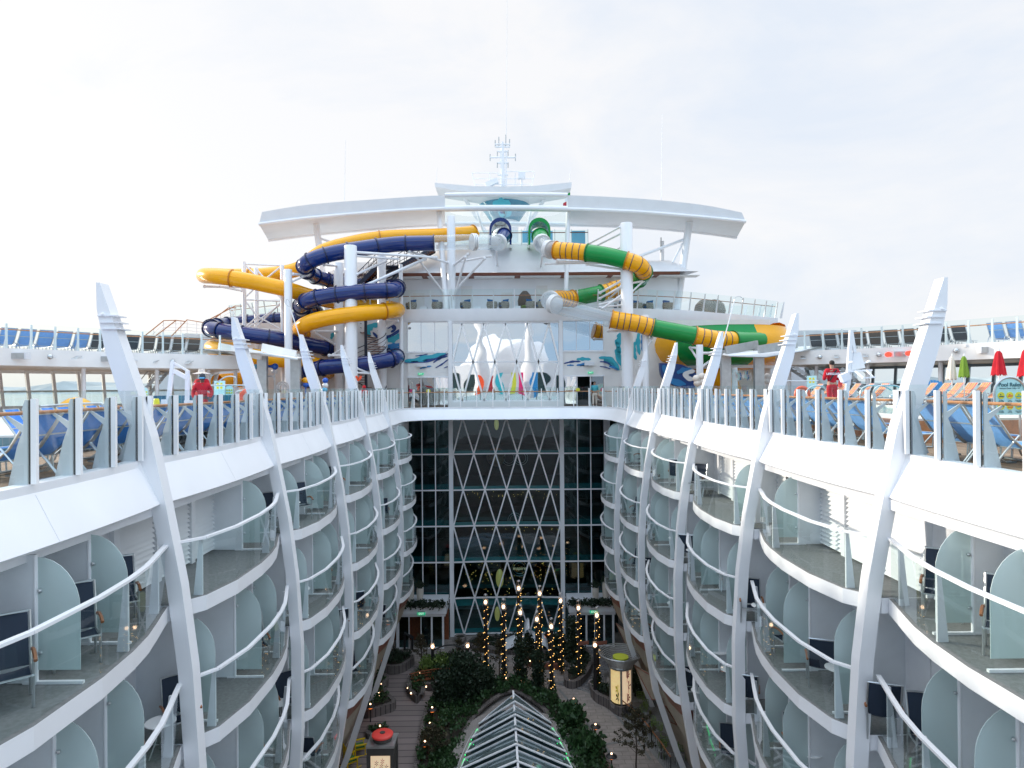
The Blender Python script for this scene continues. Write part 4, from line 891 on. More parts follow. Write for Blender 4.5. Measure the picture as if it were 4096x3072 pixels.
rim = lambda r_, z, rr, m, nm: MB().tube([(bc.x + r_ * math.cos(a), bc.y + r_ * math.sin(a), bc.z + z) for a in [2 * PI * t / n for t in range(n)]], rr, 6, closed=True).build(nm, m, T, smooth=True)
rim(5.05, 0.02, .07, 'slide_yellow', 'flange'); rim(4.2, -.45, .22, 'paint', 'ring_pipe')
b = MB(); ax = [P(2830, 1462, 53), P(2850, 1495, 53), P(2880, 1530, 53.4), P(2900, 1570, 54)]; b.tube(crom(ax, 5), 1.35, 20); b.build('outlet_chute', 'slide_yellow', T, smooth=True)
# upper cover section of the bowl (the raised back lip)
b = MB(); b.grid([[(bc.x + 1.06 * r_ * math.cos(R(a)), bc.y + 1.06 * r_ * math.sin(R(a)), bc.z + 1.06 * z) for a in range(-20, 116, 6)] for r_, z in ((5.1, 2.4), (5.0, 2.8), (4.6, 3.0), (4.1, 2.95))]); b.build('back_lip', 'slide_yellow', T, smooth=True)
ol = crom([P(2640, 1452, 50.6), P(2650, 1510, 50.6), P(2705, 1545, 50.6), P(2780, 1550, 50.6), P(2790, 1500, 50.6), P(2730, 1460, 50.6), P(2640, 1452, 50.6)], 4)
T = thing('wave_wall', 'blue painted wave shaped wall under the slide bowl', 'painted wall', (ol[0].x + 1, 50.6, ZD)); b = MB(); b.prism(ol[:-1], (0, .5, 0)); b.build('panel', 'wave_navy', T)
ribbon([Z5(x, y, 50.58) for x, y in ((560, 1350), (600, 1440), (640, 1490), (760, 1520))], .6, 'wave_blue', 'wave_stroke', T); ribbon([Z5(x, y, 50.56) for x, y in ((840, 1400), (770, 1420), (770, 1460), (830, 1480))], .45, 'paint', 'wave_stroke', T); ribbon([Z5(x, y, 50.57) for x, y in ((680, 1420), (740, 1395), (820, 1390))], .4, 'wave_blue', 'wave_stroke', T)
# columns
COL = [(1402, 983, 49, .47, ZD, 'tallest thick white column in the left slide tower'), (1152, 1078, 48.8, .29, ZD, 'slimmer white column left of the thick one'), (1354, 1052, 52.3, .38, ZD, 'white column just behind the thick left one'), (1526, 1022, 52.6, .35, ZD, 'white column beside the dark stair'), (1603, 1058, 53, .16, ZD, 'thin white column at the left window edge'),
       (976, 1047, 51, .15, ZD, 'outer left thin column of the braced frame'), (1025, 1071, 53.2, .17, ZD, 'middle thin column of the braced frame'), (1129, 1062, 51, .15, ZD, 'inner thin column of the braced frame'), (1804, 866, 54.6, .35, 6.4, 'white column standing on the terrace, left of centre'),
       (2505, 893, 50, .47, ZD, 'tallest thick white column in the right slide tower'), (2581, 1260, 49, .24, ZD, 'short white column right of the thick one'), (2798, 1379, 47, .25, ZD, 'short white column in front of the slide bowl'), (2938, 1470, 50, .22, ZD, 'stub column under the right of the bowl')]
for x, yt, d, r_, zb, lab in COL:
    p = P(x, yt, d); b = MB(); b.lathe([(r_ * 1.02, 0), (r_, .3), (r_, p.z - zb - .05), (r_ * .94, p.z - zb)], (p.x, p.y, zb), 24); tag(b.build('support_column', 'paint', smooth=True), lab, 'column')
BR = [(Z2, 1490, 352, 49, 2200, 398, 51, .1), (Z2, 1490, 385, 49, 1860, 412, 51, .08), (Z2, 1500, 545, 49, 1755, 430, 52, .09), (Z2, 1500, 680, 49, 2100, 412, 51.5, .12), (Z2, 935, 545, 49, 1060, 552, 50, .09), (Z2, 930, 610, 49, 1060, 552, 50, .07), (Z2, 1210, 462, 50, 1320, 472, 52, .09), (Z2, 1100, 1050, 50, 1330, 1052, 52, .1), (Z2, 1130, 1065, 50, 1300, 1165, 52, .09), (Z2, 1255, 1265, 50, 1390, 1265, 49, .1), (Z2, 1290, 1255, 50, 1395, 1185, 49, .07), (Z2, 1500, 1380, 49, 1610, 1422, 50, .08), (Z2, 1500, 1418, 49, 1620, 1425, 50, .08), (Z2, 1770, 955, 51, 1860, 960, 50.5, .08), (Z2, 1765, 1015, 52, 1860, 960, 50.5, .08), (Z2, 150, 655, 51, 480, 660, 51, .09), (Z2, 290, 655, 51, 480, 692, 51, .08), (Z2, 235, 1135, 51.5, 480, 1140, 51, .09), (Z2, 1500, 720, 49, 1570, 790, 50, .07),
      (Z3, 195, 1120, 51, 545, 1222, 54.5, .1), (Z3, 262, 1175, 51, 490, 1475, 54, .08), (Z3, 580, 1245, 54.5, 712, 1145, 52, .1), (Z3, 600, 1462, 54.5, 858, 1182, 52.5, .1), (Z3, 580, 1560, 54.5, 690, 1172, 52, .1), (Z3, 620, 1212, 54.5, 912, 1160, 52.6, .09), (Z3, 965, 1115, 53.5, 970, 1240, 56, .08), (Z3, 1370, 1160, 52.5, 1355, 1255, 56, .08), (Z3, 1400, 1228, 52, 1905, 1215, 50.5, .09), (Z3, 1500, 1210, 51.5, 2075, 1225, 50, .09), (Z3, 1765, 1232, 51, 2080, 1280, 50, .09), (Z3, 1755, 1065, 54, 2055, 905, 50, .08), (Z3, 1835, 1075, 54, 2065, 960, 50, .08), (Z3, 2010, 1110, 53, 2085, 1070, 50, .06),
      (Z5, 0, 710, 52, 188, 605, 50, .09), (Z5, 0, 760, 52, 188, 655, 50, .09), (Z5, 80, 760, 53, 200, 655, 50.3, .07), (Z5, 0, 815, 51, 188, 765, 50, .09), (Z5, 20, 850, 50, 205, 720, 50, .08), (Z5, 0, 838, 51, 190, 820, 50, .08), (Z5, 280, 625, 50, 385, 605, 50.5, .08), (Z5, 285, 700, 50, 380, 610, 50.5, .07), (Z5, 75, 1048, 49.6, 420, 1045, 49, .1), (Z5, 410, 1130, 49, 455, 1110, 48.8, .08), (Z5, 415, 1205, 49, 450, 1140, 48.8, .07), (Z5, 800, 1195, 48.4, 870, 1200, 47, .09), (Z5, 805, 1205, 48.4, 870, 1310, 47, .08), (Z5, 905, 1245, 47, 1085, 1240, 49, .1), (Z5, 905, 1362, 47, 990, 1300, 49, .09)]
T = thing('slide_bracing', 'white pipe braces tying slides to the columns', 'braces', (0, 50, 0))
for f, x, y, d, x2, y2, d2, r_ in BR:
    a, c = f(x, y, d), f(x2, y2, d2); b = MB(); b.tube([a, c], r_, 8)
    for q in (a, c): b.ball(q, r_ * 1.5, 8)
    b.build('brace_pipe', 'paint', T, smooth=True)
T = thing('braced_frame', 'white cross braced pipe truss between the thin left columns', 'truss', Z2(650, 1000, 52))
def tr(x, y, x2, y2, r_=.07, da=52, db=52): b = MB(); b.tube([Z2(x, y, da), Z2(x2, y2, db)], r_, 6); b.build('truss_bar', 'paint', T)
for y in (455, 770, 1030): tr(500, y, 838, y + 15)
for a in ((500, 455, 610, 560), (838, 470, 625, 640), (500, 770, 620, 920), (838, 785, 620, 1000), (500, 1030, 640, 900), (610, 500, 838, 770), (500, 1050, 838, 800), (610, 1030, 838, 1040), (625, 640, 500, 760), (620, 920, 838, 1040), (500, 1180, 838, 1060), (620, 1050, 838, 1180)): tr(*a)
# dark stairs
def stair(T, a, c, n, w_=.6):
    for i in range(n):
        p = a.lerp(c, (i + .5) / n); MB().bx(p.x - .19, p.x + .19, p.y - w_, p.y + w_, p.z - .03, p.z + .03).build('tread', 'wood_bench', T)
    for s_ in (-w_, w_):
        o = Vector((0, s_, 0)); b = MB(); b.bar(a + o, c + o, .08, .34); b.build('stringer', 'dark_stair', T)
        b = MB(); b.tube([a + o + Vector((0, 0, 1.1)), c + o + Vector((0, 0, 1.1))], .035, 6)
        for h in (.4, .75): b.tube([a + o + Vector((0, 0, h)), c + o + Vector((0, 0, h))], .02, 4)
        for i in range(0, n + 1, 3): p = a.lerp(c, i / n) + o; b.tube([p, p + Vector((0, 0, 1.1))], .025, 4)
        b.build('stair_rail', 'dark_stair', T)
T = thing('stair_tower', 'dark navy metal stair climbing up behind the slide columns', 'stairs', Z2(1600, 700, 54))
stair(T, Z2(1480, 700, 54), Z2(1720, 460, 54), 16); stair(T, Z2(1750, 560, 54.5), Z2(2180, 330, 56), 22)
MB().bx(Z2(1700, 500, 54).x, Z2(1900, 500, 54).x, 53.4, 55, Z2(1700, 480, 54).z - .1, Z2(1700, 480, 54).z).build('landing', 'dark_stair', T)
b = MB(); b.tube([Z2(1860, 470, 54.4), Z2(1850, 560, 54.4), Z2(1810, 600, 54)], .16, 6); b.build('bracket', 'dark_stair', T)
T = thing('spiral_stair', 'dark spiral stair with brown treads behind the thick left column', 'stairs', Z2(1590, 1500, 53))
c = Z2(1580, 1560, 52.2); c.z = ZD; ht = Z2(1580, 1060, 52.5).z - ZD
for i in range(30):
    a = -.5 + i * .30; z = ZD + ht * (i + 1) / 30; b = MB(); b.prism([(c.x + .15 * math.cos(a), c.y + .15 * math.sin(a), z), (c.x + 1.55 * math.cos(a - .14), c.y + 1.55 * math.sin(a - .14), z), (c.x + 1.55 * math.cos(a + .14), c.y + 1.55 * math.sin(a + .14), z)], (0, 0, .05)); b.build('tread', 'wood_bench', T)
MB().cyl((c.x, c.y, ZD), .12, ht + 1, 10).build('newel', 'dark_stair', T)
for h in (1.1, .75, .4, .02): b = MB(); b.tube([(c.x + 1.6 * math.cos(-.5 + t * .15), c.y + 1.6 * math.sin(-.5 + t * .15), ZD + ht * (t / 2 + 1) / 30 + h) for t in range(60)], .035 if h in (1.1, .02) else .02, 5); b.build('stair_rail', 'dark_stair', T)

# ---------------- upper side decks over the pool area ----------------
UL = [(-31, 25), (-28.5, 29.5), (-26.35, 33.6), (-23.3, 38), (-20.2, 41), (-17.9, 43.0), (-17.5, 43.6)]
def up_deck(sx):
    ed = [(p.x, p.y) for p in crom([(x, y, 0) for x, y in UL], 5)]
    if sx > 0: ed = [(-x + .6 * 0 + .4, y) for x, y in ed]
    T = thing('upper_side_deck', f'white band of the upper sun deck around the pool, {SN[sx]} side', 'deck', (ed[10][0], ed[10][1], 1.3))
    nn = withn(ed); s_ = 1 if sx < 0 else -1; out = []
    for x, y, nx, ny in nn: out.append((x, y, nx * s_, ny * s_))
    pr = lambda o, z: [(x - nx * o, y - ny * o, z) for x, y, nx, ny in out]
    b = MB(); b.grid([pr(6, 2.12), pr(.15, 2.12), pr(.15, 2.22), pr(0, 2.22), pr(0, 1.32), pr(.25, 1.30)]); b.build('fascia', 'paint_warm', T, smooth=True)
    b = MB(); b.grid([pr(.25, 1.30), pr(.6, 1.26), pr(5.6, 1.22)]); b.build('underside', 'paint_warm' if sx < 0 else 'steel', T)
    rs = resample([(x, y) for x, y, _, _ in out], 1.12, 0, 0); rn = withn(rs); R_ = thing('upper_railing', f'glass railing with white posts along the {SN[sx]} upper sun deck', 'railing', (rs[6][0], rs[6][1], 2.2))
    for x, y, nx, ny in rn:
        nx *= s_; ny *= s_
        if not inview((x, y, 2.2), 200): continue
        b = MB(); b.bar((x - nx * .06, y - ny * .06, 2.2), (x - nx * .06, y - ny * .06, 3.5), .10, .08, up=(nx, ny, 0)); po = b.build('post', 'paint', R_)
        MB().prism([(x - nx * .1, y - ny * .1, 2.2), (x - nx * .5, y - ny * .5, 2.2), (x - nx * .15, y - ny * .15, 2.9)], (-ny * .02, nx * .02, 0)).build('support_fin', 'paint_warm', po)
    b = MB(); b.tube([(x - nx * s_ * .35, y - ny * s_ * .35, 3.22) for x, y, nx, ny in rn], .035, 6); b.build('handrail', 'teak', R_)
    for (x, y), (x2, y2) in zip(rs, rs[1:]):
        if inview((x, y, 2.2), 200): MB().quad((x, y, 2.22), (x2, y2, 2.22), (x2, y2, 3.56), (x, y, 3.56)).build('glass_panel', 'glass', R_)
    # slanted window wall below
    W = thing('slanted_window_wall', f'slanted grey framed window wall under the {SN[sx]} upper deck', 'window wall', (ed[8][0] - s_ * 5, ed[8][1], ZD))
    wr = resample([(x - nx * 5.2, y - ny * 5.2) for x, y, nx, ny in out], 1.35, 0, 0); wn = withn(wr)
    q = lambda x, y, nx, ny, o, z: (x - nx * s_ * o, y - ny * s_ * o, z)
    fm = 'paint_warm' if sx < 0 else 'grey_frame'
    for x, y, nx, ny in wn[:]: 
        if inview((x, y, 0), 200): b = MB(); b.bar(q(x, y, nx, ny, 0, ZD), q(x, y, nx, ny, .75, 1.25), .16, .22, up=(nx, ny, 0)); b.build('mullion', fm, W)
    for z, o_, h in ((-1.25, .07, .7), (-.05, .41, .12), (1.2, .72, .3)): b = MB(); b.grid([[q(*v, o_ - .12 * h, z - h / 2) for v in wn], [q(*v, o_ + .12 * h, z + h / 2) for v in wn], [q(*v, o_ + .15, z + h / 2) for v in wn], [q(*v, o_ + .1, z - h / 2) for v in wn]]); b.build('transom', fm, W)
    for u, v in zip(wn, wn[1:]):
        if inview((u[0], u[1], 0), 200): MB().quad(q(*u, .12, -.9), q(*v, .12, -.9), q(*v, .72, 1.05), q(*u, .72, 1.05)).build('pane', 'glass', W)
    for i in range(2, len(out) - 1, 4):
        x, y, nx, ny = out[i]
        if inview((x, y, 0), 100): o = MB().cyl((x - nx * 1.2, y - ny * 1.2, ZD), .12, 2.95, 12).build('deck_post', 'paint'); tag(o, f'round white post under the {SN[sx]} upper deck, {od(i // 4)} along', 'post')
    return out, s_
UPP = {}
for sx in (-1, 1): UPP[sx] = up_deck(sx)
# ---------------- hull so that no light comes in under the deck ----------------
for sx in (-1, 1):
    b = MB(); b.bx(*sorted((sx * 33.5, sx * 34)), -5, 66, -45, 1.0 if False else -1.9)
    tag(b.build('ship_hull', 'paint'), f'white outer hull side of the ship on the {SN[sx]}', 'hull')
b = MB(); b.bx(-34, 34, 63, 63.5, -45, 5.3); tag(b.build('bulkhead', 'paint_grey'), 'grey cross wall closing the ship behind the atrium', 'wall')
b = MB(); b.bx(-34, 34, 1.5, 2.0, -45, -8.0); b.bx(-34, -9.2, 1.5, 2.0, -8, -1.7); b.bx(9.2, 34, 1.5, 2, -8, -1.7); tag(b.build('stern_bulkhead', 'paint_grey'), 'grey cross wall below the viewing point', 'wall')

# ---------------- sun loungers ----------------
def lounger(sling, grp):
    T = thing('sun_lounger', '', 'sun lounger', (0, 0, 0), grp)
    fr = 'metal'; b = MB(); HX, TX, HZ, TZ = .72, .06, .36, 1.2
    for s_ in (-.36, .36):
        b.tube([(TX, s_, TZ), (TX + .14, s_, .98), (.46, s_, .58), (HX, s_, HZ), (1.2, s_, .34), (1.92, s_, .36)], .024, 6)
        b.tube([(.62, s_ * 1.02, .62), (.35, s_ * 1.04, .32), (.12, s_ * 1.04, .03), (.02, s_ * 1.04, .03)], .02, 5)
        b.tube([(1.25, s_, .33), (1.32, s_, .16), (1.5, s_, .03), (1.7, s_, .03), (1.72, s_, .3)], .02, 5); b.tube([(.8, s_, .34), (.78, s_, .1), (.9, s_, .02), (1.1, s_, .03)], .02, 5)
    for x, z in ((TX, TZ), (.33, .80), (HX, HZ), (1.92, .36), (.62, .62), (.02, .03), (1.5, .03)): b.tube([(x, -.37, z), (x, .37, z)], .02, 5)
    b.build('frame', fr, T)
    b = MB(); prof = [(TX, TZ), (.2, .97), (.33, .795), (.46, .62), (.6, .46), (HX, .37)]
    b.grid([[(x + .02 * (1 - (2 * v) ** 2), y * .69, z - .035 * (1 - (2 * v) ** 2) * (1 if i % 2 else .3)) for v, y in ((-.5, -.5), (-.25, -.25), (0, 0), (.25, .25), (.5, .5))] for i, (x, z) in enumerate(prof)]); b.build('back_sling', sling, T, smooth=True)
    b = MB(); b.grid([[(x, y * .69, z - .03 * (1 - (2 * y) ** 2)) for y in (-.5, 0, .5)] for x, z in ((HX, .365), (1.1, .345), (1.5, .345), (1.92, .365))]); b.build('seat_sling', sling, T, smooth=True)
    return T
PB = lounger('blue_sling', 'blue sun loungers on the ship decks'); PF2 = lounger('blue_faded', 'blue sun loungers on the ship decks')
used = set(); n = {}
for sx in (-1, 1):
    cnt = 0; y = 6.3
    while y < 41.5:
        x = sx * 8.62 + SK(sx, y); skip = (sx > 0 and (abs(y - 15.4) < .9 or 33 < y < 34.5)) or (sx < 0 and 35 < y < 36) or y > 37.5
        if inview((x + sx * .8, y, -.6), 60) and not skip:
            pr_ = PB if sx < 0 else PF2
            place(pr_, used, (x, y, ZD), (PI if sx < 0 else 0) + random.uniform(-.06, .06), f'blue sun lounger facing away from the rail, {od(cnt)} from the near end, {SN[sx]} row'); cnt += 1
        y += .79
cnt = 0
for r_ in range(2):
    for i in range(14):
        x = -13.2 - r_ * 2.3 - .02 * i; y = 14.5 + .8 * i
        if inview((x, y, -1), 30): dup(PB, (x, y, ZD - .15), 0.12, f'blue sun lounger with head outboard, {od(i)} of the {"inner" if r_ == 0 else "outer"} far left row')
# upper deck loungers
PD = lounger('charcoal_sling', 'dark loungers on the upper decks'); PBR = lounger('brown_sling', 'dark loungers on the upper decks')
for sx in (-1, 1):
    out, s_ = UPP[sx]; rs = resample([(x - nx * .75, y - ny * .75) for x, y, nx, ny in out], .88, 0, 0); c1 = c2 = 0
    for (x, y), (x2, y2) in zip(rs, rs[1:]):
        q = proj((x, y, 2.8))
        if q is None or not -60 < q[0] < 4160: continue
        th = math.atan2(y2 - y, x2 - x); rz = th + (PI / 2 if sx < 0 else -PI / 2); far = abs(q[0] - 2022)
        if sx < 0:
            if q[0] > 830: continue
            if q[0] < 402: dup(PF2, (x, y, 2.14), rz, f'blue sun lounger on the left upper deck, {od(c1)} from the left'); c1 += 1
            else: place(PD if q[0] < 560 else PBR, used, (x, y, 2.14), rz, f'dark lounger on the left upper deck, {od(c2)} after the blue ones'); c2 += 1
        else:
            if q[0] < 3240: continue
            if q[0] > 3930: dup(PF2, (x, y, 2.14), rz, f'blue sun lounger on the right upper deck, {od(c1)} from the camera'); c1 += 1
            elif not 3855 < q[0]: place(PD if q[0] > 3700 or q[0] < 3380 else PBR, used, (x, y, 2.14), rz, f'dark lounger on the right upper deck, {od(c2)} after the blue ones'); c2 += 1

# ---------------- pools and pool furniture ----------------
PZ0 = -.95
for sx in (-1, 1):
    zt = PZ0 if sx > 0 else -1.2; xa, xb = (10.9, 24) if sx > 0 else (-23.5, -10.4) 
    ya, yb = 17.6, 39
    b = MB(); px0, px1, py0, py1 = (12.0, 16.5, 19.2, 30) if sx > 0 else (-16, -12.4, 26.5, 34)
    for u in ((xa, px0, ya, yb), (px1, xb, ya, yb), (px0, px1, ya, py0), (px0, px1, py1, yb)): b.bx(*u, ZD, zt)
    T = thing('pool_surround', f'raised deck surround of the {SN[sx]} pool', 'platform', ((xa + xb) / 2, 28, ZD)); b.build('platform', 'beige_cloth' if sx > 0 else 'paint_warm', T)
    b = MB(); b.bx(xa - .02 if sx > 0 else xb, xa if sx > 0 else xb + .02, ya, yb, ZD, zt - .06); b.bx(xa, xb, ya - .02, ya, ZD, zt - .06); b.build('side_cladding', 'teak' if sx > 0 else 'mosaic', T)
    o = MB().bx(px0, px1, py0, py1, ZD + .1, zt - .08).build('water', 'pool_water', origin=False); struct(o)
# pool visible low between the rail and the loungers on the right
T = thing('pool_surround', 'low wooden edged round pool close behind the right loungers', 'pool', (14, 12, ZD)); b = MB(); b.lathe([(3.2, 0), (3.2, .45), (2.7, .45), (2.7, .3)], (14.2, 12.6, ZD), 32, cap=False); b.build('pool_wall', 'teak', T, smooth=True)
o = MB().lathe([(2.7, 0), (2.7, .34)], (14.2, 12.6, ZD), 32).build('water', 'pool_water', origin=False); struct(o)
PS = lounger('striped_sling', 'striped loungers beyond the right pool'); PS.scale = (1, 1, .82)
for i, (x, y, d, rz) in enumerate(((3290, 0, 31, 3.0), (3335, 0, 31.4, 2.9), (3385, 0, 31, 3.1), (3440, 0, 31.8, 3.0), (3495, 0, 31, 2.9), (3550, 0, 31.6, 3.1), (3660, 0, 30, 3.3), (3745, 0, 29, 2.9), (3800, 0, 30.5, 3.0), (3850, 0, 28, 2.95), (3900, 0, 29.5, 3.1), (3955, 0, 27.5, 3.0), (4030, 0, 28.5, 2.9))):
    y = 1580
    p = P(x, y, d); place(PS, used, (p.x, p.y, PZ0), rz, f'striped pool lounger, {od(i)} from the left beyond the right pool')
def umbrella(x, y0, y1, d, m, lab, wid, tilt=0):
    p0 = P(x, y0, d); p1 = P(x, y1, d); zb = PZ0; T = thing('closed_umbrella', lab, 'umbrella', (p0.x, p0.y, zb), 'closed pool umbrellas'); h = p0.z - p1.z; b = MB(); n = 28; rows = []
    for t, rr in ((0, .2), (.1, .42), (.4, .62), (.75, .84), (1, .96)):
        rows.append([(p0.x + tilt * t * .2 + wid * .82 * rr * (1 + .13 * (math.cos(8 * a))) * math.cos(a), p0.y + wid * .82 * rr * (1 + .13 * (math.cos(8 * a))) * math.sin(a), p0.z - h * t - (.05 * math.cos(8 * a) if t == 1 else 0)) for a in [2 * PI * q / n for q in range(n + 1)]])
    b.grid(rows); b.build('canopy', m, T, smooth=True); b = MB(); b.tube([(p0.x, p0.y, zb), (p0.x + .02, p0.y, p0.z + .12)], .025, 8); b.build('pole', 'white_plastic', T)
    MB().cyl((p0.x, p0.y, zb), .25, .1, 16).build('base', 'steel', T)
for a in ((3661, 1436, 1514, 30, 'green_cloth', 'green closed umbrella left of the near right rib', .24), (3807, 1425, 1518, 29, 'beige_cloth', 'cream closed umbrella beside a green one', .26, -.2), (3855, 1425, 1508, 28.5, 'green_cloth', 'green closed umbrella right of the cream one', .26), (3994, 1404, 1500, 26, 'red_cloth', 'red closed umbrella above the pool rules sign', .32), (4105, 1396, 1505, 24.5, 'red_cloth', 'red closed umbrella cut by the right picture edge', .36)): umbrella(*a)
def sign(x, y, d, w_, hgt, lab, full):
    p = P(x, y, d); T = thing('pool_sign', lab, 'sign', (p.x, p.y, p.z - hgt)); r_ = w_ / 2
    out = [(p.x - r_, p.z - hgt)] + [(p.x - r_ * math.cos(a), p.z - r_ + r_ * math.sin(a)) for a in [PI * q / 16 for q in range(17)]] + [(p.x + r_, p.z - hgt)]
    MB().prism([(u, p.y, v) for u, v in out], (0, .04, 0)).build('panel', 'sign_aqua', T)
    b = MB(); b.tube([(u, p.y, v) for u, v in out], .03 * w_ / .8, 6); b.build('frame', 'metal', T)
    zb = p.z - r_ * 2 * .3
    if full: text('Pool Rules', w_ * .17, (p.x, p.y - .01, p.z - w_ * .24), FACE, 'sign_teal', T, bold=.002); text('Maximum Depth: 1.40m / 4\'6"', w_ * .055, (p.x, p.y - .01, p.z - w_ * .35), FACE, 'sign_teal', T)
    for i in range(6):
        cx = p.x + (i % 3 - 1) * w_ * .28; cz = p.z - w_ * (.58 if i < 3 else .92)
        if not full and i >= 6: continue
        b = MB(); b.prism([(cx + w_ * .11 * math.cos(a), p.y - .012, cz + w_ * .11 * math.sin(a)) for a in [2 * PI * q / 18 for q in range(18)]], (0, .012, 0)); ic = b.build('icon_disc', 'sign_yellow', T)
        b = MB(); b.bar((cx - w_ * .07, p.y - .016, cz - w_ * .03), (cx + w_ * .08, p.y - .016, cz - w_ * .03 + .02 * (i % 2)), .012, w_ * .03); b.ball((cx + w_ * .02 * (i - 2) * .6, p.y - .016, cz + w_ * .03), w_ * .022, 6); b.build('pictogram', ['sign_teal', 'coral', 'wave_teal'][i % 3], ic)
        if full: text(['No diving\nNo jumping', 'Watch\nyour step', 'Shower before\nusing pool'][i % 3], w_ * .035, (cx, p.y - .01, cz - w_ * .17), FACE, 'sign_teal', T)
    b = MB()
    for u in (-.35, .35): b.tube([(p.x + u * w_, p.y + .03, p.z - hgt), (p.x + u * w_, p.y + .03, ZD)], .03, 6)
    b.build('legs', 'metal', T)
sign(4038, 1509, 17.2, .84, 1.0, 'round topped aqua pool rules sign beside the near right loungers', True)
sign(577, 1549, 33, .42, .7, 'small round topped aqua pool sign left of the first left rib', False); sign(917, 1541, 33, .42, .8, 'small round topped aqua pool sign right of the two lifeguards', False)
for x, y, d, lab in ((878, 1523, 36, 'square aqua depth sign behind the left lifeguards'), (3247, 1503, 40, 'square aqua depth sign left of the right lifeguard')):
    p = P(x, y, d); T = thing('pool_sign', lab, 'sign', (p.x, p.y, -1)); MB().bx(p.x - .3, p.x + .3, p.y, p.y + .04, p.z - .8, p.z).build('panel', 'sign_aqua', T)
    for i in range(4): b = MB(); b.bx(p.x - .16 + (i % 2) * .2, p.x - .04 + (i % 2) * .2, p.y - .01, p.y, p.z - .25 - (i // 2) * .2, p.z - .12 - (i // 2) * .2); b.build('pictogram', 'sign_yellow', T)
    MB().bx(p.x - .03, p.x + .03, p.y + .04, p.y + .08, ZD, p.z - .1).build('post', 'metal', T)
# pool lifts
T = thing('pool_lift', 'white pool lift with raised seat right of the lifeguard', 'pool lift', P(3400, 1585, 20)); d = 20
b = MB(); b.bar(Z6(640, 1310, d), Z6(682, 712, d), .1, .1); b.bar(Z6(655, 1250, d), Z6(715, 900, d), .05, .05); b.bar(Z6(682, 715, d), Z6(712, 905, d), .09, .09); b.bar(Z6(590, 1140, d), Z6(660, 1110, d), .2, .24); b.build('mast', 'white_plastic', T)
b = MB(); b.prism([Z6(x, y, d) for x, y in ((662, 908), (765, 905), (775, 925), (810, 1045), (690, 1062), (655, 1075))], (0, .1, 0)); b.build('seat_back', 'white_plastic', T)
b = MB(); b.bar(Z6(655, 1075, d), Z6(870, 1062, d - .3), .2, .05); b.bar(Z6(720, 1072, d - .3), Z6(790, 1132, d - .5), .08, .05); b.bar(Z6(780, 1132, d - .5), Z6(890, 1125, d - .5), .1, .04); b.bar(Z6(820, 1062, d - .3), Z6(875, 1125, d - .5), .06, .04); b.bar(Z6(650, 1000, d - .1), Z6(700, 985, d - .4), .05, .05); b.bar(Z6(795, 1000, d - .1), Z6(850, 980, d - .4), .05, .05); b.build('seat', 'white_plastic', T)
b = MB(); b.bx(Z6(640, 0, d).x - .3, Z6(640, 0, d).x + .5, d - .3, d + .3, PZ0, PZ0 + .15); b.build('base', 'white_plastic', T)
T = thing('pool_lift', 'white pool lift crane left of the two lifeguards', 'pool lift', Z1(1500, 1350, 24)); d = 24
b = MB(); b.bar(Z1(1492, 1320, d), Z1(1530, 985, d), .12, .12); b.bar(Z1(1540, 1000, d), Z1(1672, 1075, d), .07, .07); b.bar(Z1(1540, 1070, d), Z1(1665, 1135, d), .14, .14); b.build('mast', 'white_plastic', T)
b = MB(); b.bar(Z1(1660, 1065, d), Z1(1655, 1350, d), .12, .12); b.bar(Z1(1640, 1345, d), Z1(1695, 1345, d), .2, .12); b.build('hanger', 'white_plastic', T); b = MB(); b.prism([Z1(x, y, d) for x, y in ((1418, 1372), (1425, 1322), (1550, 1320), (1556, 1372))], (0, .08, 0)); b.build('seat_back', 'white_plastic', T)
p = Z1(1385, 1372, d); o = MB().lathe([(.12, 0), (.09, .2), (.07, .24)], (p.x, p.y, p.z), 12).build('bucket', 'sign_yellow'); tag(o, 'small yellow bucket beside the left pool lift', 'bucket')
# curved pool handrails
def hrail(f, pts, d, lab, r_=.03):
    b = MB(); b.tube(crom([f(x, y, d) for x, y in pts], 5), r_, 8); o = b.build('pool_handrail', 'metal', smooth=True); tag(o, lab, 'handrail', 'curved steel pool handrails')
hrail(Z6, [(290, 1300), (295, 1240), (350, 1205), (430, 1205), (450, 1230)], 26, 'looped steel handrail left of the right lifeguard')
hrail(Z6, [(765, 1310), (770, 1240), (830, 1202), (960, 1202), (1040, 1240)], 24, 'looped steel handrail right of the pool lift')
hrail(Z6, [(872, 1312), (885, 1240), (940, 1202), (1080, 1202), (1140, 1245)], 23.5, 'looped steel handrail nearest the right rib')
hrail(Z6, [(1030, 1310), (1040, 1285), (1140, 1283)], 23, 'low steel handrail between loop rails and rib')
hrail(Z6, [(0, 1155), (200, 1158), (390, 1157)], 38, 'long straight steel handrail behind the right loungers')
hrail(Z1, [(365, 1383), (600, 1365), (850, 1357), (905, 1362), (905, 1400)], 17, 'long steel handrail behind the near left loungers')
hrail(Z1, [(1900, 1190), (1990, 1125), (2070, 1120), (2090, 1150), (2080, 1190)], 34, 'arched steel handrail behind the left lifeguards')
hrail(Z1, [(1850, 1197), (2020, 1195), (2200, 1197)], 33, 'straight steel handrail behind the left lifeguards')
hrail(Z1, [(2080, 1330), (2085, 1270), (2110, 1245), (2190, 1242)], 26, 'looped steel handrail left of the second left rib')
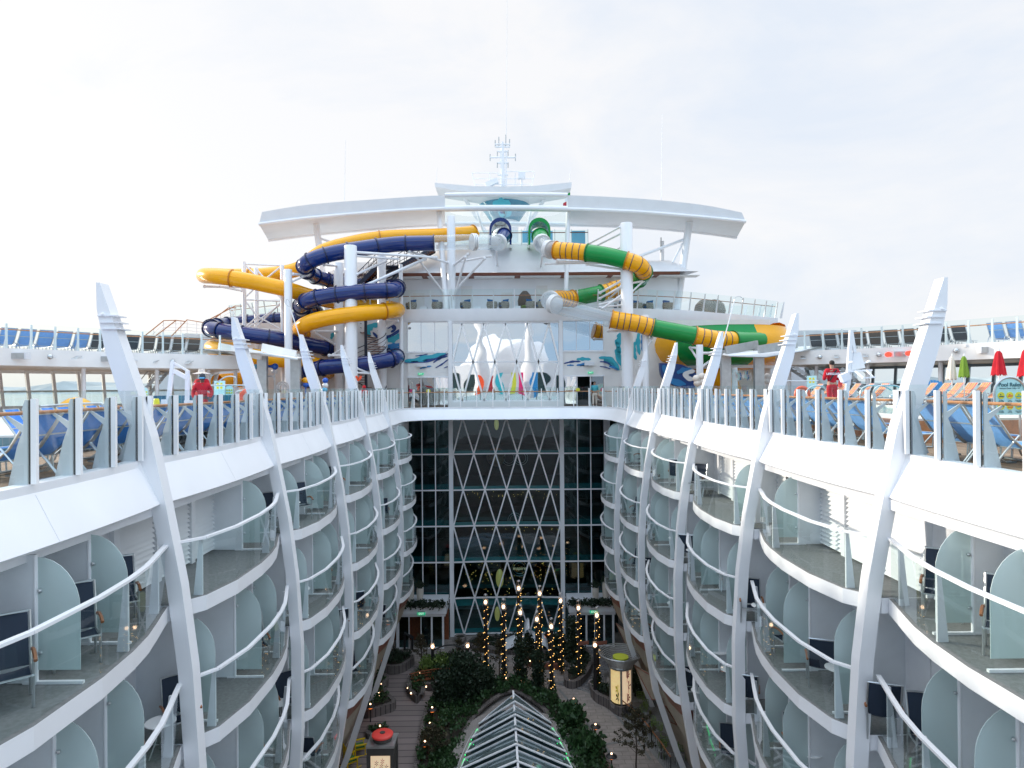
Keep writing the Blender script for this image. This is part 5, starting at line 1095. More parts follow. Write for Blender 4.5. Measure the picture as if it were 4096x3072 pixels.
for x, y, d, lab, f in ((2195, 1310, 26, 'orange lifebuoy beside the second left rib', Z1), (250, 1275, 30, 'orange lifebuoy beside the second right rib', Z6)):
    p = f(x, y, d); b = MB(); b.tube([(p.x + .3 * math.cos(a), p.y, p.z + .3 * math.sin(a)) for a in [2 * PI * q / 24 for q in range(24)]], .09, 8, closed=True); T = thing('lifebuoy', lab, 'lifebuoy', p); b.build('ring', 'orange_life', T, smooth=True); MB().bx(p.x - .03, p.x + .03, p.y + .08, p.y + .14, ZD, p.z + .2).build('stand', 'paint', T)
# rounded yellow play slide block and low tiled wall at the left pool
p = Z1(675, 1330, 30); b = MB(); b.ball((p.x, p.y, -1.4), .95, 18, (1.1, .6, 1.15)); tag(b.build('play_slide', 'slide_yellow', smooth=True), 'rounded yellow play form behind the first left rib', 'play slide')
a, c = Z1(770, 1300, 31), Z1(1250, 1300, 33); MB().bx(a.x, c.x, a.y, a.y + .6, ZD, -.75).build('x', 'teak').name = 'wooden_wall'; tag(bpy.data.objects['wooden_wall'], 'long low wooden wall beside the yellow play form', 'low wall')
a, c = Z1(1300, 1290, 30), Z1(2200, 1285, 32); MB().bx(a.x, c.x, a.y, a.y + .5, ZD, a.z).build('mosaic_wall', 'mosaic'); tag(bpy.data.objects['mosaic_wall'], 'low blue mosaic tiled wall behind the left lifeguards', 'low wall')
a, c = Z6(0, 1245, 36), Z6(460, 1245, 36); MB().bx(a.x, c.x, a.y, a.y + .5, ZD, -.8).build('brick_wall', 'brown_trim'); tag(bpy.data.objects['brick_wall'], 'low red brown wall behind the right loungers', 'low wall')
p = Z6(1455, 1190, 31); T = thing('garden_chair', 'blue slatted garden chair behind the near right rib', 'chair', (p.x, p.y, PZ0)); zb = PZ0
for i in range(6): b = MB(); b.bar((p.x - .33 + .13 * i, p.y + .1, zb + .4), (p.x - .38 + .15 * i, p.y + .4, zb + 1.05 + .08 * math.sin(PI * i / 5)), .11, .03); b.build('back_slat', 'wave_blue', T)
b = MB(); b.bx(p.x - .36, p.x + .36, p.y - .45, p.y + .15, zb + .36, zb + .4); b.build('seat', 'wave_blue', T)
for u in (-.42, .42): b = MB(); b.bx(p.x + u - .06, p.x + u + .06, p.y - .5, p.y + .2, zb + .6, zb + .64); b.bx(p.x + u - .04, p.x + u + .04, p.y - .45, p.y - .37, zb, zb + .6); b.bx(p.x + u - .04, p.x + u + .04, p.y + .1, p.y + .18, zb, zb + .6); b.build('arm', 'wave_blue', T)

# fittings on the upper bands
def onband(sx, xs, ys):
    out, s_ = UPP[sx]; best = min(out, key=lambda o_: abs((proj((o_[0], o_[1], 1.8)) or (1e9,))[0] - xs)); return P(xs, ys, best[1] - .1)
FIT = [(-1, Z1, 205, 938, 'speaker'), (-1, Z1, 455, 945, 'dome'), (-1, Z1, 690, 955, 'floodlight'), (-1, Z1, 920, 968, 'red_light'), (-1, Z1, 985, 965, 'speaker'), (-1, Z1, 1180, 978, 'dome'), (-1, Z1, 1380, 985, 'floodlight'), (-1, Z1, 1535, 988, 'dome'), (-1, Z1, 1680, 995, 'floodlight'),
       (1, Z6, 1860, 885, 'speaker'), (1, Z6, 1600, 892, 'dome'), (1, Z6, 1690, 860, 'security_camera'), (1, Z6, 1000, 925, 'red_light'), (1, Z6, 1180, 915, 'red_light'), (1, Z6, 1090, 922, 'speaker'), (1, Z6, 920, 928, 'dome'), (1, Z6, 800, 935, 'floodlight'), (1, Z6, 545, 945, 'floodlight'), (1, Z6, 400, 948, 'dome'), (1, Z6, 250, 953, 'floodlight')]
kc = {}
for sx, f, x, y, kind in FIT:
    xs = (0 if f is Z1 else 3096) + .4521 * x; ys = 1000 + .4521 * y; p = onband(sx, xs, ys); c = kc[(sx, kind)] = kc.get((sx, kind), -1) + 1
    nm = {'speaker': 'wall_speaker', 'dome': 'dome_camera', 'floodlight': 'wall_light', 'red_light': 'signal_light', 'security_camera': 'security_camera'}[kind]
    T = thing(nm, f"{ {'speaker': 'grey box speaker', 'dome': 'round dome camera', 'floodlight': 'small flat wall light', 'red_light': 'red lit round signal light', 'security_camera': 'white bullet camera'}[kind]} on the {SN[sx]} upper band, {ORD[c]} from its outer end", nm.replace('_', ' '), p)
    MB().bx(p.x - .05, p.x + .05, p.y, p.y + .35, p.z - .03, p.z + .03).build('bracket', 'paint_grey', T)
    if kind == 'speaker': MB().bx(p.x - .42, p.x + .42, p.y - .35, p.y, p.z - .18, p.z + .17).build('cabinet', 'paint_grey', T); MB().bx(p.x - .38, p.x + .3, p.y - .37, p.y - .35, p.z - .15, p.z + .14).build('speaker_cloth', 'steel', T)
    elif kind == 'dome': MB().ball((p.x, p.y - .1, p.z), .15, 12).build('dome', 'metal', T, smooth=True)
    elif kind == 'floodlight': MB().prism([(p.x - .22, p.y - .25, p.z - .08), (p.x + .1, p.y - .25, p.z - .08), (p.x + .22, p.y, p.z + .06), (p.x - .1, p.y, p.z + .06)], (0, .02, .05)).build('lamp_body', 'steel', T)
    elif kind == 'red_light': b = MB(); b.prism([(p.x + .17 * math.cos(a), p.y - .2, p.z + .15 * math.sin(a)) for a in [2 * PI * q / 16 for q in range(16)]], (0, .15, 0)); M.get('red_led') or mat('red_led', (.9, .05, .03), .4, emit=((1, .06, .03), 1.2)); b.build('lamp', 'red_led', T)
    else: b = MB(); b.bar((p.x - .3, p.y - .4, p.z + .05), (p.x + .15, p.y - .3, p.z + .15), .13, .13); b.bar((p.x, p.y - .3, p.z), (p.x + .3, p.y, p.z - .2), .05, .05); b.build('housing', 'white_plastic', T)
# white stair with teak rails behind the left upper deck
SD = 58; T = thing('deck_stair', 'white open stair with teak rails behind the left upper deck', 'stairs', Z1(1600, 800, SD))
for pts in ([(1280, 760), (1450, 624), (1560, 622)], [(1310, 812), (1560, 620)], [(1470, 812), (1655, 617), (1800, 642), (1880, 600), (2080, 495), (2180, 497)], [(1560, 622), (1640, 632)], [(1880, 620), (2020, 512), (2090, 512)]): b = MB(); b.tube([Z1(x, y, SD) for x, y in pts], .045, 6); b.build('handrail', 'teak', T)
b = MB()
for dy in (30, 60, 90): b.tube([Z1(1300, 760 + dy, SD + .1), Z1(1450, 624 + dy, SD + .1), Z1(1655, 622 + dy, SD + .1), Z1(1820, 640 + dy, SD + .1), Z1(2080, 495 + dy, SD + .1)], .02, 4)
for x, y in ((1360, 700), (1445, 628), (1555, 622), (1600, 620), (1655, 618), (1740, 635), (1820, 645), (1950, 565), (2080, 495)): b.tube([Z1(x, y, SD + .1), Z1(x, y + 125, SD + .1)], .035, 5)
b.build('balusters', 'paint', T)
b = MB(); b.prism([Z1(x, y, SD + .3) for x, y in ((1500, 800), (1640, 738), (1860, 745), (2020, 640), (2140, 560), (2140, 600), (1900, 760), (1860, 772), (1660, 772), (1600, 812))], (0, .9, 0)); b.build('stringer', 'paint', T)
# lower stairs under the decks on both sides
for f, pts, lab, d in ((Z1, ((1270, 1210), (1450, 1070)), 'white stair under the left upper deck', 44), (Z6, ((480, 1200), (150, 1030)), 'grey stair under the right upper deck', 44), (Z6, ((800, 1190), (560, 1040)), 'second grey stair under the right upper deck', 42)):
    a, c = f(*pts[0], d), f(*pts[1], d); a.z = min(a.z, -.4); T = thing('deck_stair', lab, 'stairs', a)
    for i in range(9): p = a.lerp(c, (i + .5) / 9); MB().bx(p.x - .18, p.x + .18, p.y - .5, p.y + .5, p.z - .02, p.z + .02).build('tread', 'steel', T)
    for o_ in (-.5, .5): b = MB(); b.bar(a + Vector((0, o_, -.05)), c + Vector((0, o_, -.05)), .05, .2); b.tube([a + Vector((0, o_, .95)), c + Vector((0, o_, .95))], .03, 5); b.build('side_rail', 'metal', T)
# shade canopies
def canopy(f, plate, tops, posts, d, lab):
    T = thing('shade_canopy', lab, 'canopy', f(*posts[0][:2], d)); b = MB(); b.prism([f(x, y, d + e) for x, y, e in plate], (0, 0, .06)); b.build('fabric_panel', 'white_plastic', T)
    b = MB(); pl = [f(x, y, d + e) for x, y, e in plate]; b.tube(pl + [pl[0]], .06, 6); b.build('rim', 'steel', T)
    for x1, y1, e1, x2, y2, e2 in tops: b = MB(); b.bar(f(x1, y1, d + e1), f(x2, y2, d + e2), .12, .55, up=(0, 0, 1)); b.build('tapered_beam', 'steel' if f is Z5 else 'paint_warm', T)
    for x, y, w_ in posts: p = f(x, y, d); MB().bx(p.x - w_ / 2, p.x + w_ / 2, p.y, p.y + .35, ZD, p.z).build('leg', 'steel', T)
canopy(Z2, [(65, 1228, 0), (150, 1212, -1), (640, 1245, -2.5), (970, 1300, -2.5), (1030, 1290, 0), (1000, 1268, 2), (500, 1262, 2), (100, 1236, 1)], [(275, 1190, 0, 655, 1268, -1), (660, 1195, 0, 960, 1260, -1)], [(655, 1245, .62), (950, 1250, .62)], 43, 'white winged shade canopy on steel legs at the left splash area')
canopy(Z5, [(1090, 1262, -1), (1140, 1270, -1.4), (1460, 1278, -1.4), (1800, 1225, -1.4), (1985, 1188, 0), (1960, 1182, 1), (1700, 1198, 1), (1090, 1248, 1)], [(1110, 1222, -1, 1395, 1168, .5), (1400, 1215, -1, 1740, 1160, .5)], [(1118, 1215, .62), (1412, 1205, .62)], 43, 'grey steel winged shade canopy in front of the slide bowl')
# splash toys
ZS = ZF(700, 1250); T = None
TOY = [(ZS, 715, 478, .17, 'ball_sky'), (ZS, 630, 520, .17, 'ball_blue'), (ZS, 880, 520, .2, 'white_plastic'), (ZS, 1085, 520, .17, 'ball_sky'), (ZS, 795, 520, .15, 'ball_blue'), (ZS, 1330, 602, .2, 'ball_blue'), (ZS, 1330, 645, .2, 'white_plastic'), (ZS, 1325, 685, .2, 'ball_sky'), (ZS, 618, 600, .17, 'ball_sky'), (ZS, 618, 640, .17, 'white_plastic'), (ZS, 1085, 575, .16, 'white_plastic'),
       (Z5, 1480, 1450, .22, 'white_plastic'), (Z5, 1480, 1490, .22, 'white_plastic'), (Z5, 850, 1470, .25, 'beige_cloth'), (Z5, 905, 1450, .25, 'beige_cloth'), (Z5, 860, 1510, .25, 'beige_cloth'), (Z5, 910, 1500, .25, 'beige_cloth')]
grp = {}
for f, x, y, r_, m in TOY: grp.setdefault((f is ZS, x // 120), []).append((f, x, y, r_, m))
for i, (k_, v) in enumerate(grp.items()):
    p = v[0][0](v[0][1], v[0][2], 44); T = thing('splash_toy', f'stack of round splash balls on a pole, {ORD[i]} such pole from the left', 'water toy', (p.x, p.y, ZD), 'splash ball poles')
    b = MB(); b.cyl((p.x, p.y, ZD), .05, p.z - ZD, 8); b.build('pole', 'metal', T)
    for f, x, y, r_, m in v: MB().ball(f(x, y, 44), r_, 12).build('splash_ball', m, T, smooth=True)
for x1, y1, x2, y2, m, lab in ((800, 475, 885, 478, 'ball_blue', 'blue dumbbell shaped splash spout'), (1085, 600, 1155, 602, 'slide_yellow', 'yellow dumbbell shaped splash spout'), (1155, 640, 1240, 655, 'ball_blue', 'low blue dumbbell splash spout by the third rib')):
    a, c = ZS(x1, y1, 43.5), ZS(x2, y2, 43.5); b = MB(); b.tube([a, a.lerp(c, .3), a.lerp(c, .6), c], [.16, .09, .09, .2], 10); b.ball(a, .2, 12); b.ball(c, .22, 12); b.cyl((a.x, a.y, ZD), .05, a.z - ZD, 8); tag(b.build('splash_spout', m, smooth=True), lab, 'water toy')
for x, y, r_ in ((845, 600, 38), (950, 665, 50), (950, 665, 30)):
    p = ZS(x, y, 43.8); rr = r_ * .4521 / 59; b = MB(); b.tube([(p.x + rr * math.cos(a), p.y, p.z + rr * math.sin(a)) for a in [PI * q / 14 * 1.3 for q in range(15)]], .07, 6); b.cyl((p.x + rr, p.y, ZD), .05, max(.1, p.z - ZD), 8); tag(b.build('spray_arch', 'white_plastic', smooth=True), {38: 'upper white spray arch in the left splash area', 50: 'large low white spray arch in the left splash area', 30: 'small inner white spray arch in the left splash area'}[r_], 'water toy')
p = Z5(1245, 1480, 43.5); T = thing('play_screen', 'glass play panel with white and blue sea creature drawings', 'play panel', (p.x, p.y, ZD)); MB().bx(p.x - 1.1, p.x + 1.2, p.y, p.y + .04, ZD, p.z + .7).build('panel', 'glass', T)
for i in range(7): ribbon([Z5(1200 + 22 * i + random.uniform(-9, 9) , 1410 + 18 * j + 10 * math.sin(i + j * 2.0), 43.45) for j in range(5)], .11, ['white_plastic', 'sign_aqua', 'wave_blue'][i % 3], 'drawing', T)
text('DJECT STORM', .26, tuple(Z5(1235, 1447, 43.42)), FACE, 'paint_grey', T)
for x in (1130, 1215, 1300): p = Z5(x, 1440, 44)
p = ZS(1640, 560, 46); ribbon([ZS(x, y, 46) for x, y in ((1600, 560), (1625, 590), (1650, 560))], .25, 'orange_life', 'decal_tmp', None).name = 'kite_decoration'; tag(bpy.data.objects['kite_decoration'], 'orange striped decoration behind the thick left column', 'decoration')

# ---------------- people ----------------
def skin_obj(nm, verts, edges, rad, m, parent, root=0, sub=1):
    me = bpy.data.meshes.new(nm); me.from_pydata(verts, edges, []); me.materials.append(M[m])
    o = bpy.data.objects.new(nm, me); S.collection.objects.link(o); o.parent = parent
    sk = o.modifiers.new('skin', 'SKIN'); sk.use_smooth_shade = True
    for i, v in enumerate(me.skin_vertices[0].data): v.radius = rad[i] if isinstance(rad[i], tuple) else (rad[i], rad[i]); v.use_root = (i == root)
    if sub: o.modifiers.new('sub', 'SUBSURF').levels = sub; o.modifiers['sub'].render_levels = sub
    return o
def person(loc, rz, h, lab, top, bottom, skin, arms='down', hair='hair', hat=None, shoes='black', extra=None, armskin=False, stride=.08):
    T = thing('person', lab, 'person', loc, None, rz); k = h / 1.78
    def s_(v): return [(x * k, y * k, z * k) for x, y, z in v]
    # facing +Y locally; x = person's left/right
    if arms == 'down': AR = lambda q: [(q * .19, 0, 1.43), (q * .25, -.02, 1.14), (q * .26, .06, .90), (q * .26, .08, .83)]
    elif arms == 'front': AR = lambda q: [(q * .19, 0, 1.43), (q * .29, -.04, 1.15), (q * .17, .20, 1.13), (q * .10, .27, 1.15)]
    else: AR = lambda q: [(q * .19, 0, 1.43), (q * .30, -.05, 1.17), (q * .26, .12, .98), (q * .24, .17, .95)]
    V = [(0, 0, .96), (0, .01, 1.15), (0, 0, 1.38), (0, 0, 1.50), (0, .01, 1.58), (0, .02, 1.68), (0, .01, 1.74)]; Rr = [(.14, .11), (.13, .10), (.15, .11), .055, (.07, .08), (.078, .095), (.05, .06)]; E = [(0, 1), (1, 2), (2, 3), (3, 4), (4, 5), (5, 6)]
    for q in (-1, 1):
        n0 = len(V); V += AR(q); Rr += [.06, .045, .03, .032]; E += [(2, n0), (n0, n0 + 1), (n0 + 1, n0 + 2), (n0 + 2, n0 + 3)]
        w_ = Vector(AR(q)[3]); d = (w_ - Vector(AR(q)[2])).normalized()
        for fi in range(5):
            o_ = Vector((0, (fi - 2) * .018, 0)) if arms == 'down' else Vector(((fi - 2) * .018, 0, 0)); l = [.05, .075, .085, .08, .065][fi]
            a_ = w_ + o_ * 1.6 + d * l * .55; b_ = w_ + o_ * 1.7 + d * l + Vector((0, .012, -.01)); m0 = len(V); V += [tuple(a_), tuple(b_)]; Rr += [.009, .007]; E += [(n0 + 3, m0), (m0, m0 + 1)]
        st = stride * q; n0 = len(V); V += [(q * .10, 0, .90), (q * .11, st * .5, .50), (q * .12, st, .09), (q * .13, st + .14, .04)]; Rr += [.09, .06, .045, (.045, .035)]; E += [(0, n0), (n0, n0 + 1), (n0 + 1, n0 + 2), (n0 + 2, n0 + 3)]
    skin_obj('body', s_(V), E, [tuple(c * k for c in r_) if isinstance(r_, tuple) else r_ * k for r_ in Rr], skin, T)
    # jacket
    V = [(0, 0, .93), (0, .01, 1.15), (0, 0, 1.38), (0, -.01, 1.50)]; Rr = [(.17, .13), (.165, .13), (.185, .135), (.08, .075)]; E = [(0, 1), (1, 2), (2, 3)]
    for q in (-1, 1):
        A = AR(q); n0 = len(V); V += A[:2] if armskin else A[:3]; Rr += [.085, .06] if armskin else [.085, .068, .05]; E += [(2, n0), (n0, n0 + 1)] + ([] if armskin else [(n0 + 1, n0 + 2)])
    skin_obj('jacket' if not armskin else 'shirt', s_(V), E, [tuple(c * k for c in r_) if isinstance(r_, tuple) else r_ * k for r_ in Rr], top, T)
    V = [(0, 0, .99), (0, 0, .93)]; Rr = [(.15, .12), (.17, .13)]; E = [(0, 1)]
    for q in (-1, 1): st = stride * q; n0 = len(V); V += [(q * .10, 0, .84), (q * .11, st * .5, .50), (q * .12, st, .12)]; Rr += [.105, .085, .07]; E += [(1, n0), (n0, n0 + 1), (n0 + 1, n0 + 2)]
    skin_obj('trousers', s_(V), E, [tuple(c * k for c in r_) if isinstance(r_, tuple) else r_ * k for r_ in Rr], bottom, T)
    b = MB()
    for q in (-1, 1): b.ball((loc[0] + q * .125 * k, loc[1] + (stride * q + .07) * k, loc[2] + .045 * k), .1 * k, 10, (.5, 1.3, .45))
    b.build('shoes', shoes, T, smooth=True)
    L_ = Vector(loc)
    if hair: b = MB(); b.ball((L_.x, L_.y - .012 * k, L_.z + 1.70 * k), .098 * k, 14, (.88, 1.0, .92)); b.build('hair', hair, T, smooth=True)
    b = MB(); 
    for q in (-1, 1): b.ball((L_.x + q * .035 * k, L_.y + .098 * k, L_.z + 1.665 * k), .013 * k, 6)
    b.build('eyes', 'black', T); b = MB(); b.ball((L_.x, L_.y + .112 * k, L_.z + 1.63 * k), .018 * k, 6, (.8, 1, 1.3)); b.bar((L_.x - .025 * k, L_.y + .098 * k, L_.z + 1.585 * k), (L_.x + .025 * k, L_.y + .098 * k, L_.z + 1.585 * k), .012 * k, .01 * k)
    for q in (-1, 1): b.ball((L_.x + q * .082 * k, L_.y + .01 * k, L_.z + 1.65 * k), .022 * k, 6, (.5, .8, 1.2))
    b.build('face', skin, T, smooth=True)
    if hat == 'beanie': b = MB(); b.ball((L_.x, L_.y, L_.z + 1.70 * k), .115 * k, 14, (.95, 1, 1.15)); b.build('beanie', 'charcoal_sling', T, smooth=True); b = MB(); b.bx(L_.x - .08 * k, L_.x + .08 * k, L_.y + .085 * k, L_.y + .115 * k, L_.z + 1.645 * k, L_.z + 1.69 * k); b.build('sunglasses', 'ball_sky', T)
    if hat == 'straw': b = MB(); b.lathe([(.01, .12), (.10, .11), (.12, 0), (.30, -.05), (.30, -.06), (.12, -.015), (.01, -.015)], (L_.x, L_.y, L_.z + 1.72 * k), 20, cap=False); b.build('straw_hat', 'beige_cloth', T, smooth=True)
    if hat == 'hood': b = MB(); b.ball((L_.x, L_.y - .03 * k, L_.z + 1.68 * k), .13 * k, 12, (.95, 1, 1.1)); b.build('hood', top, T, smooth=True)
    if extra: extra(T, L_, k)
    return T
bpy_rot = {}
def guard_extra(T, L_, k):
    # crossing strap, whistle bag and lettering on the back (the back faces local -Y)
    b = MB(); b.bar((L_.x - .15 * k, L_.y - .155 * k, L_.z + 1.08 * k), (L_.x + .10 * k, L_.y - .135 * k, L_.z + 1.46 * k), .02, .045 * k); b.build('strap', 'black', T)
    b = MB(); b.tube([(L_.x + .30 * k, L_.y - .02, L_.z + 1.16 * k), (L_.x + .33 * k, L_.y + .10, L_.z + .86 * k)], .07 * k, 8); b.build('rescue_tube', 'coral', T)
    text('LIFEGUARD', .105 * k, (L_.x, L_.y - .165 * k, L_.z + 1.31 * k), FACE, 'paint', T, bold=.003)
p = P(3327, 1442, 22.5); person((p.x, p.y, PZ0), 0, p.z - PZ0, 'person seen from behind in red LIFEGUARD jacket and red trousers', 'red_cloth', 'red_cloth', 'skin', arms='front', extra=guard_extra)
p = P(809, 1501, 22); person((p.x, p.y, -1.25), R(200), p.z + 1.27, 'person in dark beanie, mirrored sunglasses and red jacket', 'red_cloth', 'red_cloth', 'skin_dark', arms='out', hat='beanie')
def g2(T, L_, k):
    b = MB(); b.tube([(L_.x - .3, L_.y - .1, L_.z + 1.02 * k), (L_.x + .38, L_.y - .12, L_.z + .98 * k)], .075, 8); b.build('rescue_tube', 'coral', T); text('LIFEGUARD', .10, (L_.x + .02, L_.y - .165 * k, L_.z + 1.33 * k), FACE, 'paint', T, bold=.003)
p = P(800, 1484, 23.2); person((p.x + .06, p.y, -1.25), R(-12), p.z + 1.27, 'person in wide straw hat and red jacket behind the beanie wearer', 'red_cloth', 'red_cloth', 'skin_dark', arms='front', hat='straw', extra=g2)
p = P(1456, 1532, 44); person((p.x, p.y, ZD), R(170), 1.78, 'person in red hooded jacket beside the thick left column', 'red_cloth', 'red_cloth', 'skin_dark', arms='front', hat='hood')
p = P(2377, 1526, 53.2); person((p.x, p.y - .2, ZD), R(180), p.z - ZD, 'person in turquoise shirt and pale trousers in the right doorway', 'wave_teal', 'beige_cloth', 'skin', arms='down', armskin=True, shoes='paint_grey')
p = P(1702, 2500, 51.3); person((p.x, p.y, PF), R(-8), max(1.7, p.z - PF), 'person in black walking into the left park entrance', 'black', 'black', 'skin', arms='down', armskin=True)

# ---------------- balcony furniture ----------------
def bal_chair():
    T = thing('balcony_chair', '', 'chair', (0, 0, 0), 'dark balcony chairs'); b = MB()
    for s_ in (-.29, .29):
        b.tube([(s_, -.33, 1.13), (s_, -.22, .78), (s_, -.15, .45)], .018, 6); b.tube([(s_, .24, 0), (s_, .26, .64)], .02, 6); b.tube([(s_, -.24, 0), (s_, -.20, .62)], .02, 6); b.tube([(s_, -.17, .42), (s_, .28, .43)], .018, 6)
    b.tube([(-.29, -.33, 1.13), (.29, -.33, 1.13)], .016, 5); b.tube([(-.29, .28, .43), (.29, .28, .43)], .016, 5); b.build('frame', 'metal', T)
    b = MB(); b.grid([[(x, y - .03 * (1 - (x / .27) ** 2), z) for x in (-.27, -.13, 0, .13, .27)] for y, z in ((-.32, 1.11), (-.22, .78), (-.13, .44))]); b.build('back_sling', 'navy_sling', T, smooth=True)
    b = MB(); b.grid([[(x, y, z - .03 * (1 - (x / .27) ** 2)) for x in (-.27, -.13, 0, .13, .27)] for y, z in ((-.13, .43), (.08, .41), (.29, .44))]); b.build('seat_sling', 'navy_sling', T, smooth=True)
    for s_ in (-.31, .31): b = MB(); b.tube([(s_, -.24, .62), (s_, 0, .68), (s_, .18, .67), (s_, .30, .62)], .026, 6); b.build('armrest', 'arm_wood', T, smooth=True)
    return T
def bal_table():
    T = thing('balcony_table', '', 'table', (0, 0, 0), 'round white balcony tables'); MB().lathe([(.27, 0), (.30, .01), (.30, .03)], (0, 0, .66), 24).build('table_top', 'white_plastic', T); b = MB()
    for i in range(3): a = 2 * PI * i / 3; b.tube([(.06 * math.cos(a), .06 * math.sin(a), .66), (.09 * math.cos(a), .09 * math.sin(a), .35), (.25 * math.cos(a), .25 * math.sin(a), 0)], .014, 5)
    b.build('legs', 'metal', T); return T
BC, BT = bal_chair(), bal_table(); BC.scale = (1.12, 1.12, 1.12); random.seed(11); ct = {}
for sx in (-1, 1):
    for k in range(5):
        for j in range(4):
            if j == 0 and (sx, k) in LOUV: continue
            z = LV[j]
            for ci, t in enumerate(CELLS + [.95]):
                x, y = at_t(sx, k, z, min(t, .9)); x = x + sx * random.uniform(.62, .85); y = RIBY[0] + PITCH * (k - 1) + PITCH * t - random.uniform(.6, .95)
                if (ci == 0 and k == 0) or not (inview((x, y, z + .5), 20)): continue
                pos = ['nearest', 'second', 'third', 'farthest'][ci]; hero = k == 0 and j == 0 and ci < 3
                th = random.choice([143, 165, 120, 10, -20, 150]) if not hero else 140
                if random.random() < .62 or hero: place(BC, used, (x, y, z + .004), sx * R(th), f'dark sling balcony chair, {pos} cabin, {LVN[j]} row, {BAYN[k]}, {SN[sx]}')
                if random.random() < .45: place(BT, used, (x + sx * .1, y - .62, z + .004), 0, f'round white balcony table, {pos} cabin, {LVN[j]} row, {BAYN[k]}, {SN[sx]}')

for f, pts, hk, d, lab in ((Z2, ((1010, 1190), (985, 1080), (905, 835)), ((905, 835), (875, 815), (872, 780), (885, 768), (905, 800), (908, 832)), 30, 'long white rescue pole with hook left of the thick columns'), (Z5, ((1085, 1160), (1120, 1040), (1187, 790)), ((1187, 790), (1195, 755), (1225, 742), (1255, 755), (1262, 790), (1250, 812)), 30, 'long white rescue pole with hook in front of the slide bowl')):
    T = thing('rescue_pole', lab, 'rescue pole', tuple(f(*pts[0], d))); b = MB(); b.tube([f(x, y, d) for x, y in pts], .025, 6); b.build('pole', 'white_plastic', T); b = MB(); b.tube(crom([f(x, y, d) for x, y in hk], 4), .014, 5); b.build('hook', 'metal', T)
for x, y, d, lab in ((1486, 2640, 35.4, 'white security camera low on a left curved rib'), (2775, 2905, 28.4, 'white security camera low on a right curved rib')):
    p = P(x, y, d); T = thing('security_camera', lab, 'camera', p); b = MB(); b.tube([p, p + Vector((0, -.1, -.3))], .075, 10); b.build('housing', 'white_plastic', T, smooth=True); b = MB(); b.bar(p + Vector((0, .1, .12)), p + Vector((0, -.05, .1)), .06, .2); b.build('bracket', 'metal', T)
# ---------------- the park at the bottom of the well ----------------
random.seed(21)
def Q(x, y, z=PF): return PZ(1500 + .5256 * x, 2200 + .5256 * y, z)
def flat(nm, pts, m, h=.004, z=PF): o = MB().prism([(p.x, p.y, z) for p in pts], (0, 0, h)).build(nm, m, origin=False); struct(o); return o
flat('left_path', [Vector((-9.6, 30, 0)), Vector((-2.6, 30, 0)), Q(450, 1100), Q(480, 1030), Q(330, 1120), Q(230, 1040), Q(250, 950), Q(340, 870), Q(240, 830), Q(120, 890), Q(0, 900), Vector((-9.6, 46, 0))], 'park_planks', .006)
flat('cobble_path', [Q(1330, 1010), Q(1700, 1100), Q(1790, 900), Q(1790, 720), Q(1560, 720), Q(1660, 800), Q(1600, 980)], 'cobbles', .008)
for a, c in (((1350, 1025), (1440, 1000)), ((1440, 1000), (1640, 1090)), ((1640, 1090), (1800, 1220)), ((1800, 1220), (1960, 1400)), ((1960, 1400), (2100, 1600)), ((1740, 1480), (1960, 1450)), ((1400, 1060), (1500, 1180)), ((1500, 1180), (1640, 1350)), ((1640, 1350), (1800, 1560)), ((850, 770), (960, 840)), ((1700, 900), (1790, 900))):
    p, q = Q(*a), Q(*c); b = MB(); b.bar((p.x, p.y, PF + .011), (q.x, q.y, PF + .011), .16, .006); struct(b.build('paving_band', 'carpet', origin=False))
def planter(lab, pts, hgt, leaf, n, lh, s=.16, wall='stone_wall', name='planter', dens=1.0):
    P_ = [PZ(1500 + .5256 * x, 2200 + .5256 * y, PF + hgt) for x, y in pts]; c = sum(P_, Vector()) / len(P_); T = thing(name, lab, 'planter', (c.x, c.y, PF))
    cl = crom(P_ + [P_[0]], 4)[:-1]; m_ = len(cl); inn = []
    for i, p in enumerate(cl):
        a = cl[i - 1]; b_ = cl[(i + 1) % m_]; t = (b_ - a); t.z = 0; t.normalize(); nn = Vector((-t.y, t.x, 0)); 
        if nn.dot(c - p) < 0: nn = -nn
        inn.append(p + nn * .28)
    b = MB(); n_ = m_; vs = [(p.x, p.y, PF) for p in cl] + [tuple(p) for p in cl] + [tuple(p) for p in inn] + [(p.x, p.y, p.z - .12) for p in inn]
    b.add(vs, [(r_ * n_ + i, r_ * n_ + (i + 1) % n_, (r_ + 1) * n_ + (i + 1) % n_, (r_ + 1) * n_ + i) for r_ in range(3) for i in range(n_)]); b.build('stone_kerb', wall, T)
    MB().add([(p.x, p.y, p.z - .1) for p in inn], [tuple(range(n_))]).build('soil', 'soil', T)
    b = MB(); xs = [p.x for p in inn]; ys = [p.y for p in inn]; got = 0; tries = 0
    while got < n and tries < n * 12:
        tries += 1; x = random.uniform(min(xs), max(xs)); y = random.uniform(min(ys), max(ys)); ins = False; j = n_ - 1
        for i in range(n_):
            if (inn[i].y > y) != (inn[j].y > y) and x < (inn[j].x - inn[i].x) * (y - inn[i].y) / (inn[j].y - inn[i].y) + inn[i].x: ins = not ins
            j = i
        if not ins: continue
        got += 1; hh = lh * (.5 + .5 * math.sin(x * 1.7 + 1) * math.cos(y * 1.3) + random.uniform(-.2, .3)); leaves(b, (x, y, PF + hgt + max(0, hh) * .5), .3, .3, max(.08, hh * .55), 16, s, .6)
    b.build('planting', leaf, T); return T
